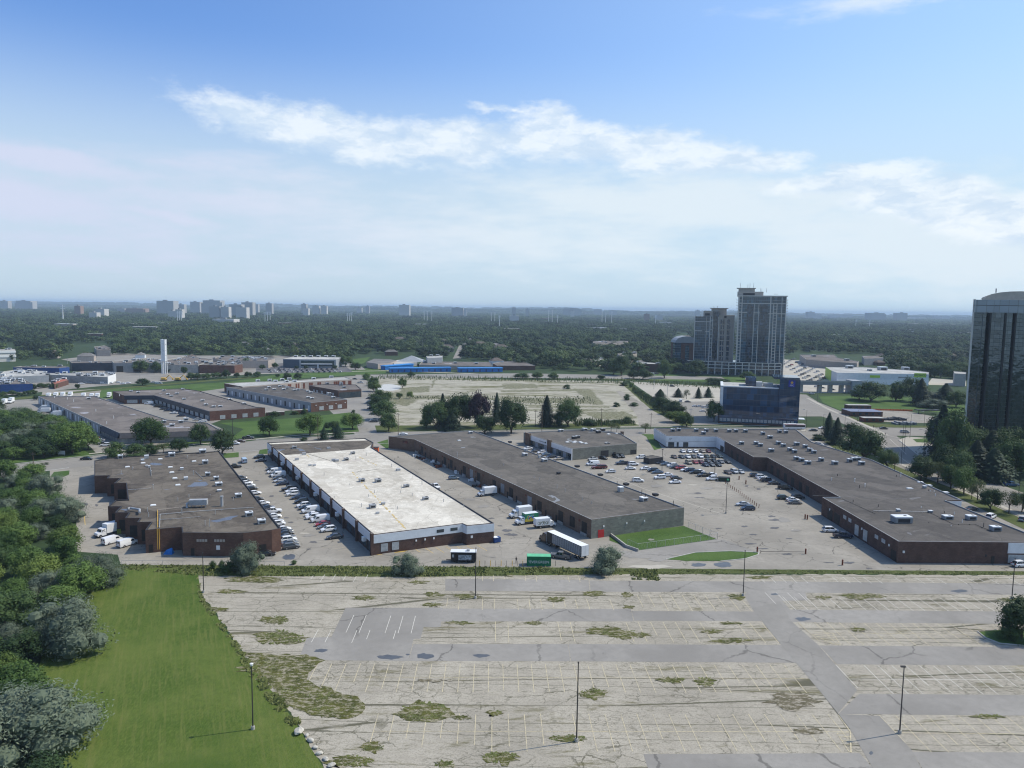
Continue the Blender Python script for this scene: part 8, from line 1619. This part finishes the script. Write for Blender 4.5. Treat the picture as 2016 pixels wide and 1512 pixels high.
for f_, X, Y, tp, lab, mt_ in ((r1, 335, 355, 150, 'dark wooden utility pole beside the left street', 'wood'), (q5, 1835, 675, 410, 'tall utility pole beside the dark round tree on the street', 'steel'), (q5, 1130, 640, 445, 'thin pale pole in front of the largest edge tree', 'metal'), (q6, 488, 588, 400, 'utility pole in front of the bright lawn', 'wood'), (q6, 1120, 545, 370, 'utility pole on the street by the hedge row', 'wood'),
    (q7, 703, 482, 335, 'double utility pole at the right edge of the pad', 'wood'), (q7, 185, 480, 350, 'utility pole left of the tall pad spruce', 'wood'), (q7, 235, 520, 300, 'utility pole behind the office unit', 'wood'), (q7, 1093, 500, 370, 'utility pole by the driveway at the end of the pad', 'wood'), (q7, 1405, 480, 335, 'utility pole by the last strip tree', 'metal'), (q7, 1222, 240, 145, 'pole in the far parking lot', 'metal'), (q7, 1117, 185, 60, 'pole at the back of the far parking lot', 'metal'),
    (q5, 1415, 590, 545, 'short pole at the mansard front', 'steel'), (q5, 1018, 600, 540, 'short pole before the slate mansard corner', 'steel'), (n2, 1312, 560, 440, 'pole among trees behind the blue sheds', 'metal'), (n2, 1945, 590, 520, 'pole beside the brown houses', 'metal'), (n1, 762, 580, 490, 'dark pole in the works yard far left', 'steel'), (n3, 548, 590, 480, 'pole among trees in the middle distance', 'metal'), (w4, 1030, 440, 350, 'pale pole beside the navy warehouse', 'metal')):
    q = P(*f_(X, Y)); h = hz(*f_(X, tp), q); b = MB(); b.tube((q.x, q.y, 0), (q.x, q.y, h), .17, .11, 7); b.box(q.x-1.1, q.x+1.1, q.y-.08, q.y+.08, h-.9, h-.72); tag(b.build('utility_pole', MT[mt_]), lab, 'pole')
for X, Y, tp, arm, lab in ((298, 520, 345, -1.8, 'street lamp with arm beside the bus'), (603, 500, 395, 1.5, 'street lamp along the avenue above the spruces'), (705, 440, 345, 1.5, 'street lamp before the rust container'), (1117, 570, 380, -1.8, 'street lamp at the crossing corner'), (1048, 780, 440, 1.5, 'tall traffic pole between roof and avenue'), (1225, 720, 500, -2.5, 'street lamp with long arm on the plaza'), (1070, 700, 410, 1, 'signal pole by the crossing'), (387, 290, 160, 1.5, 'street lamp at the park corner'), (240, 320, 230, -1.2, 'street lamp beside the blue glass building right side'), (1228, 480, 360, -1.5, 'street lamp behind the plaza'), (1950-2016+500, 500, 380, 1, 'street lamp by the parked cars')):
    q = q8(X, Y); lamp_post(*q, q8(X, tp)[1], lab, 'arm', arm, 'street lamp', base=False)
lamp_post(*q7(1950, 490), q7(0, 375)[1], 'street lamp in front of the blue glass building', 'arm', -2, 'street lamp', base=False); lamp_post(*r5(1965, 550), r5(0, 400)[1], 'thin pole near the blue pickup at the right', 'cap', base=False)
# container, food truck, bins, person
c0, c1 = P(*r3(1196, 1285)), P(*r3(1434, 1285)); O = empty('shipping_container', (*((c0+c1)/2).xy, 0)); tag(O, 'green shipping container with white lettering standing at the yard edge', 'container'); L_ = c1.x-c0.x; y0 = (c0.y+c1.y)/2
one('body', MT['green'], O, (c0.x, c1.x, y0, y0+2.44, .12, 2.6)); one('roof', MT['lgreen'], O, (c0.x+.05, c1.x-.05, y0+.03, y0+2.4, 2.6, 2.66)); one('frame', MT['green'], O, (c0.x-.03, c0.x+.14, y0-.04, y0+.1, .08, 2.64), (c1.x-.14, c1.x+.03, y0-.04, y0+.1, .08, 2.64), (c0.x+.14, c1.x-.14, y0-.04, y0+.08, .08, .26), (c0.x+.14, c1.x-.14, y0-.04, y0+.08, 2.5, 2.64))
b = MB(); n = 30
for k in range(n): x = c0.x+.2+(L_-.4)*k/n; b.box(x, x+(L_-.4)/n*.5, y0-.03, y0+.02, .27, 2.49)
b.build('corrugation', MT['green'], O); text('EVERGREEN', ((c0.x+c1.x)/2+.1, y0-.06, 1.15), .98, MT['white'], (1, 0, 0), UP, O, 'lettering', .012); text('-E-', (c0.x+.55, y0-.06, 1.45), .4, MT['white'], (1, 0, 0), UP, O, 'lettering', .01)
c0, c1 = P(*r3(440, 1250)), P(*r3(690, 1262)); L_ = c1.x-c0.x; y0 = c0.y; O = empty('food_truck', ((c0.x+c1.x)/2, y0, 0)); tag(O, 'black food truck with pale roof and a printed car picture on its side', 'food truck')
one('body', MT['black'], O, (c0.x, c1.x, y0, y0+2.3, .4, 2.9)); one('roof', MT['white2'], O, (c0.x-.1, c1.x+.1, y0-.1, y0+2.4, 2.9, 3.0)); one('roof_vent', MT['metal'], O, (c0.x+L_*.62, c0.x+L_*.74, y0+.6, y0+1.4, 3.0, 3.5)); one('window', MT['lwindow'], O, (c0.x+L_*.05, c0.x+L_*.13, y0-.03, y0+.05, 1.5, 2.3))
one('printed_picture', simple('printed_panel', (.25, .28, .31), .5, var=.9, scale=2.2), O, (c0.x+L_*.3, c0.x+L_*.82, y0-.03, y0+.04, .8, 2.2)); one('tow_bar', MT['steel'], O, (c0.x-1.3, c0.x, y0+1.1, y0+1.25, .4, .55))
b = MB(); [b.tube((x, y0+.0, .36), (x, y0+.25, .36), .36, n=12) for x in (c0.x+L_*.25, c0.x+L_*.7)]; b.build('wheel', MT['tyre'], O)
q = P(*r3(895, 1045)); O = empty('dumpster', (q.x, q.y, 0), R(28)); tag(O, 'navy dumpster with white lid at the corner of the white-roofed unit', 'dumpster'); b = MB(); b.box(-1, 1, -.75, .75, .15, 1.55); b.build('body', MT['dblue'], O, local=True); b = MB(); b.box(-1.05, .2, -.8, .8, 1.55, 1.66); b.build('lid', MT['white'], O, local=True); b = MB(); b.box(-1.1, 1.1, -.5, .5, 0, .15); b.build('skid', MT['trim'], O, local=True)
q = P(*v7(1650, 720)); O = empty('dumpster', (q.x, q.y, 0), R(-8)); tag(O, 'long dark green bin with white mark beside the white SUV in the central lot', 'dumpster'); b = MB(); b.box(-2.2, 2.2, -1.1, 1.1, .1, 1.6); b.build('body', simple('dark_green_bin', (.012, .03, .02), .6), O, local=True); b = MB(); b.box(-2.25, 2.25, -1.15, 1.15, 1.6, 1.68); b.build('rim', MT['trim'], O, local=True); b = MB(); b.box(.9, 1.7, -1.13, -1.08, .6, 1.3); b.build('mark', MT['lgreen'], O, local=True)
q = P(*r1(1675, 1160)); O = empty('covered_pile', (q.x, q.y, 0)); b = MB(); b.v = [(-1.2, -.8, 0), (1.3, -.8, 0), (1.2, .9, 0), (-1.1, .9, 0), (-.6, -.2, 1.1), (.9, .1, 1.7)]; b.f = [(0, 1, 5, 4), (1, 2, 5), (2, 3, 4, 5), (3, 0, 4)]; b.m = [0]*4; b.build('tarpaulin', MT['blue'], O, local=True); tag(O, 'blue tarpaulin heap against the brown factory front wall', 'tarpaulin')
q = P(*q6(915, 680)); O = empty('skip', (q.x, q.y, 0)); tag(O, 'orange steel skip behind the far right corner of the white-roofed unit', 'skip'); b = MB(); b.box(-3, 3, -1.1, 1.1, .1, 2.3); b.build('body', MT['orange'], O, local=True); b = MB(); b.box(-3.1, 3.1, -1.2, 1.2, 2.3, 2.4); b.build('rim', MT['trim'], O, local=True)
def person(px, py, label, h=1.75, top='cloth'):
    q = P(px, py); bm_v = [(0, 0, .95), (0, 0, 1.15), (0, 0, 1.40), (0, 0, 1.50), (0, 0, 1.60), (0, .02, 1.72), (.2, 0, 1.42), (.26, .03, 1.15), (.27, -.06, .90), (-.2, 0, 1.42), (-.27, .0, 1.15), (-.28, -.05, .90), (.10, 0, .90), (.12, .05, .50), (.12, .02, .08), (.13, -.12, .03), (-.10, 0, .90), (-.13, -.06, .50), (-.14, -.02, .08), (-.14, -.16, .03)]
    ed = [(0, 1), (1, 2), (2, 3), (3, 4), (4, 5), (2, 6), (6, 7), (7, 8), (2, 9), (9, 10), (10, 11), (0, 12), (12, 13), (13, 14), (14, 15), (0, 16), (16, 17), (17, 18), (18, 19)]; rad = [.15, .15, .16, .06, .10, .07, .06, .045, .035, .06, .045, .035, .09, .065, .045, .035, .09, .065, .045, .035]
    me = bpy.data.meshes.new('person'); me.from_pydata(bm_v, ed, []); me.materials.append(MT[top]); o = bpy.data.objects.new('person', me); C.objects.link(o); me.skin_vertices or me.attributes
    md = o.modifiers.new('s', 'SKIN'); 
    if not me.skin_vertices:
        import bmesh; bm = bmesh.new(); bm.from_mesh(me); bm.verts.layers.skin.verify(); bm.to_mesh(me); bm.free()
    for i, r in enumerate(rad): me.skin_vertices[0].data[i].radius = (r, r*.8)
    me.skin_vertices[0].data[0].use_root = True; sb = o.modifiers.new('b', 'SUBSURF'); sb.levels = 1; sb.render_levels = 1
    o.location = (q.x, q.y, .04); tag(o, label, 'person')
    b = MB(); b.tube((0, .01, 1.58), (0, .02, 1.78), .085, .06, 10); hd = b.build('head', MT['skin'], o, smooth=True, local=True); b = MB(); b.tube((0, .03, 1.70), (0, .03, 1.80), .10, .05, 10); b.build('hair', MT['black'], o, local=True)
person(*r3(1090, 1255), 'person in dark clothes standing between the food truck and the green container'); person(*q8(830, 492), 'person in dark clothes waiting at the crossing corner on the left'); person(*q8(922, 552), 'person in dark clothes on the crossing island')
# posts by the verge
for i, X in enumerate((727, 780, 833, 887, 940, 995, 1050, 1105, 1155, 1480)):
    q = P(*r3(X, 1282)); h = 1.5; b = MB(); b.tube((q.x, q.y, 0), (q.x, q.y, h), .09 if i % 2 == 0 else .05, n=7); yel = i % 2 == 0
    tag(b.build('bollard' if yel else 'fence_post', MT['yellow'] if yel else MT['steel']), ('yellow bollard in the line along the verge beside the food truck' if yel else 'thin dark post in the line along the verge beside the food truck'), 'bollard' if yel else 'post', 'posts along the verge')
A_, B2 = P(*r4(1150, 470)), P(*r4(1480, 705))
for k in range(18):
    q = A_.lerp(B2, k/17); b = MB(); b.tube((q.x, q.y, 0), (q.x+(.15 if k == 17 else 0), q.y, 1.25), .11, n=8); tag(b.build('bollard', MT['rust']), 'rusty bollard in the long line between the car lot and the docks', 'bollard', 'rusty bollards of the long line')
for X, Y, lab in ((1285, 425, 'thick rusty post on the patch by the dock lane, left of a pair'), (1352, 470, 'thick rusty post on the patch by the dock lane, right of a pair'), (1940, 815, 'rusty post left of a pair near the dock wall'), (1962, 820, 'rusty post right of a pair near the dock wall'), (1465, 1145, 'rusty gate post at the tip of the grass island'), (1945, 1163, 'rusty gate post at the far end of the swing bar')):
    q = P(*r4(X, Y)); b = MB(); b.tube((q.x, q.y, 0), (q.x, q.y, 1.5), .22, n=10); b.tube((q.x, q.y, 1.5), (q.x, q.y, 1.6), .22, .1, 10); tag(b.build('bollard', MT['rust']), lab, 'bollard')
q = P(*r5(283, 1225)); b = MB(); b.tube((q.x, q.y, 0), (q.x, q.y, 1.5), .22, n=10); b.tube((q.x, q.y, 1.5), (q.x, q.y, 1.6), .22, .1, 10); tag(b.build('bollard', MT['rust']), 'lone rusty post on the pavement before the large right building', 'bollard')
a, c_ = P(*r4(1500, 1155)), P(*r4(1930, 1160)); b = MB(); b.tube((a.x, a.y, .55), (c_.x, c_.y, .55), .06, n=6); b.tube((a.x, a.y, 0), (a.x, a.y, .9), .08, n=6); b.tube((a.x, a.y, .5), (a.x+4, a.y, .53), .03, n=5); tag(b.build('swing_bar', MT['steel']), 'long low steel bar gate across the service road', 'gate')
def chain_fence(pts, h, label, post_gap=3.0):
    w_ = [P(*p) for p in pts]; O = empty('chain_link_fence', (w_[0].x, w_[0].y, 0)); tag(O, label, 'fence'); b = MB(); m = MB()
    for i in range(len(w_)-1):
        a, c_ = w_[i], w_[i+1]; n = max(1, int((c_-a).length/post_gap))
        for k in range(n+1): q = a.lerp(c_, k/n); pm = MB(); pm.tube((q.x, q.y, 0), (q.x, q.y, h), .045, n=6); pm.build('post', MT['metal'], O)
        b.tube(a+UP*h, c_+UP*h, .035, n=5); b.tube(a+UP*.1, c_+UP*.1, .02, n=4)
        L_ = (c_-a).length; n = int(L_/.9)
        for k in range(n): q = a.lerp(c_, k/n); q2 = a.lerp(c_, min(1, (k+1)/n)); m.tube(q+UP*.1, q2+UP*h, .009, n=3, caps=False); m.tube(q2+UP*.1, q+UP*h, .009, n=3, caps=False)
    b.build('rail', MT['metal'], O); m.build('wire_mesh', MT['metal'], O)
chain_fence([r4(780, 905), r4(1070, 1018), r4(280, 1128), r4(180, 1080)], 2.0, 'chain-link fence round the triangular green lawn'); chain_fence([(240, 1112), (560, 1114)], 1.2, 'low wire fence behind the verge weeds before the brown factory', 5)
for X, Y, sz, lab in ((256, 988, 1.4, 'largest pale boulder at the lawn tip'), (300, 1005, .6, 'small boulder right of the largest one at the lawn tip'), (322, 1037, .9, 'flat boulder second in the line down the lawn edge'), (348, 1075, .7, 'boulder third in the line down the lawn edge'), (372, 1108, .8, 'boulder fourth in the line down the lawn edge'), (408, 1142, .8, 'boulder fifth in the line down the lawn edge'), (440, 1176, .9, 'boulder at the bottom frame edge of the lawn line')):
    q = P(*lb(X, Y)); rr = random.Random(X); me = bpy.data.meshes.new('boulder'); import bmesh; bm = bmesh.new(); bmesh.ops.create_icosphere(bm, subdivisions=2, radius=sz*.5)
    for v in bm.verts: v.co *= 1+.35*mnoise.noise(v.co*2+Vector((X, 0, 0))); v.co.x *= 1.5; v.co.z = max(-.1, v.co.z*.7)+.25*sz
    bm.to_mesh(me); bm.free(); me.materials.append(MT['rock']); o = bpy.data.objects.new('boulder', me); C.objects.link(o); o.location = (q.x, q.y, 0); o.rotation_euler = (0, 0, rr.uniform(0, 3)); tag(o, lab, 'boulder')
# clutter along the dock wall of the long unit
rr = random.Random(77)
for i, (X, Y) in enumerate(((95, 195), (125, 215), (155, 225), (200, 240), (250, 255), (300, 285), (330, 305), (380, 300), (640, 440), (690, 495), (730, 500), (590, 400), (500, 365))):
    q = P(*r3(X, Y)); b = MB()
    for k in range(6): x, y = rr.uniform(-1.2, 1.2), rr.uniform(-.8, .8); s_ = rr.uniform(.2, .6); b.obox((q.x+x, q.y+y), rr.uniform(0, 3), s_*2, s_, 0.03, rr.uniform(.3, 1.3))
    cn, mn = (('pale', 'white'), ('dark', 'trim'), ('rusty', 'rust'), ('grey', 'metal'))[i % 4]; tag(b.build('scrap_pile', MT[mn]), '%s heap of boxes and scrap, %s from the far end along the dock wall' % (cn, ORD[i+1]), 'scrap heap', 'scrap along the dock wall')
for X, lab in ((1290, 'yellow excavator, left of two behind the green meadow'), (1400, 'yellow excavator, right of two behind the green meadow')):
    q = P(*q5(X, 118)); O = empty('excavator', (q.x, q.y, 0)); tag(O, lab, 'excavator'); one('cabin', MT['yellow'], O, (q.x-2, q.x+2, q.y-1.4, q.y+1.4, 1.1, 2.8)); one('track', MT['trim'], O, (q.x-2.4, q.x+2.4, q.y-1.6, q.y-1, 0, 1), (q.x-2.4, q.x+2.4, q.y+1, q.y+1.6, 0, 1)); b = MB(); b.tube((q.x+1.5, q.y, 2), (q.x+5, q.y, 5), .35, n=6); b.tube((q.x+5, q.y, 5), (q.x+8, q.y, 2), .28, n=6); b.box(q.x+7.4, q.x+8.8, q.y-.6, q.y+.6, 1, 2.2); b.build('boom', MT['yellow'], O)
for i, (px, py, ax) in enumerate(((1030, 770, 0), (1100, 730, 0))): pass
q = P(*r1(610, 185)); O = empty('street_sign', (q.x, q.y, 0)); tag(O, 'pale rectangular sign board on the grass left of the street', 'sign'); one('board', MT['white2'], O, (q.x-1.6, q.x+1.6, q.y-.1, q.y+.1, .5, 2.1)); one('leg', MT['metal'], O, (q.x-1.4, q.x-1.25, q.y-.08, q.y+.08, 0, .5), (q.x+1.25, q.x+1.4, q.y-.08, q.y+.08, 0, .5))
q = P(*r1(1205, 955)); O = empty('waste_bin', (q.x, q.y, 0), R(30)); tag(O, 'yellow-green bin in the recess behind the tall box truck', 'bin'); b = MB(); b.box(-1.2, 1.2, -.9, .9, .1, 1.6); b.build('body', simple('yellow_green_bin', (.22, .26, .05), .6), O, local=True); b = MB(); b.box(-1.25, 1.25, -.95, .95, 1.6, 1.7); b.build('lid', MT['trim'], O, local=True)
# ------------------------------------------------------------------ air
def haze():
    b = MB(); b.prism([(-16500, -450), (16500, -450), (31000, 26500), (-31000, 26500)], -2, 112, bottom=True)
    m = bpy.data.materials.new('haze_air'); m.use_nodes = True; t = NT(m.node_tree); t.n.clear()
    o = t.new('ShaderNodeOutputMaterial'); v = t.new('ShaderNodeVolumePrincipled')
    v.inputs['Color'].default_value = HAZE_COL; v.inputs['Density'].default_value = HAZE_DENS; v.inputs['Anisotropy'].default_value = .0
    t.l.new(v.outputs[0], o.inputs['Volume'])
    try: m.cycles.homogeneous_volume = True
    except Exception: pass
    tag(b.build('haze', m), kind='stuff')
HAZE_COL = (.62, .80, 1.0, 1); HAZE_DENS = 8e-5
haze()
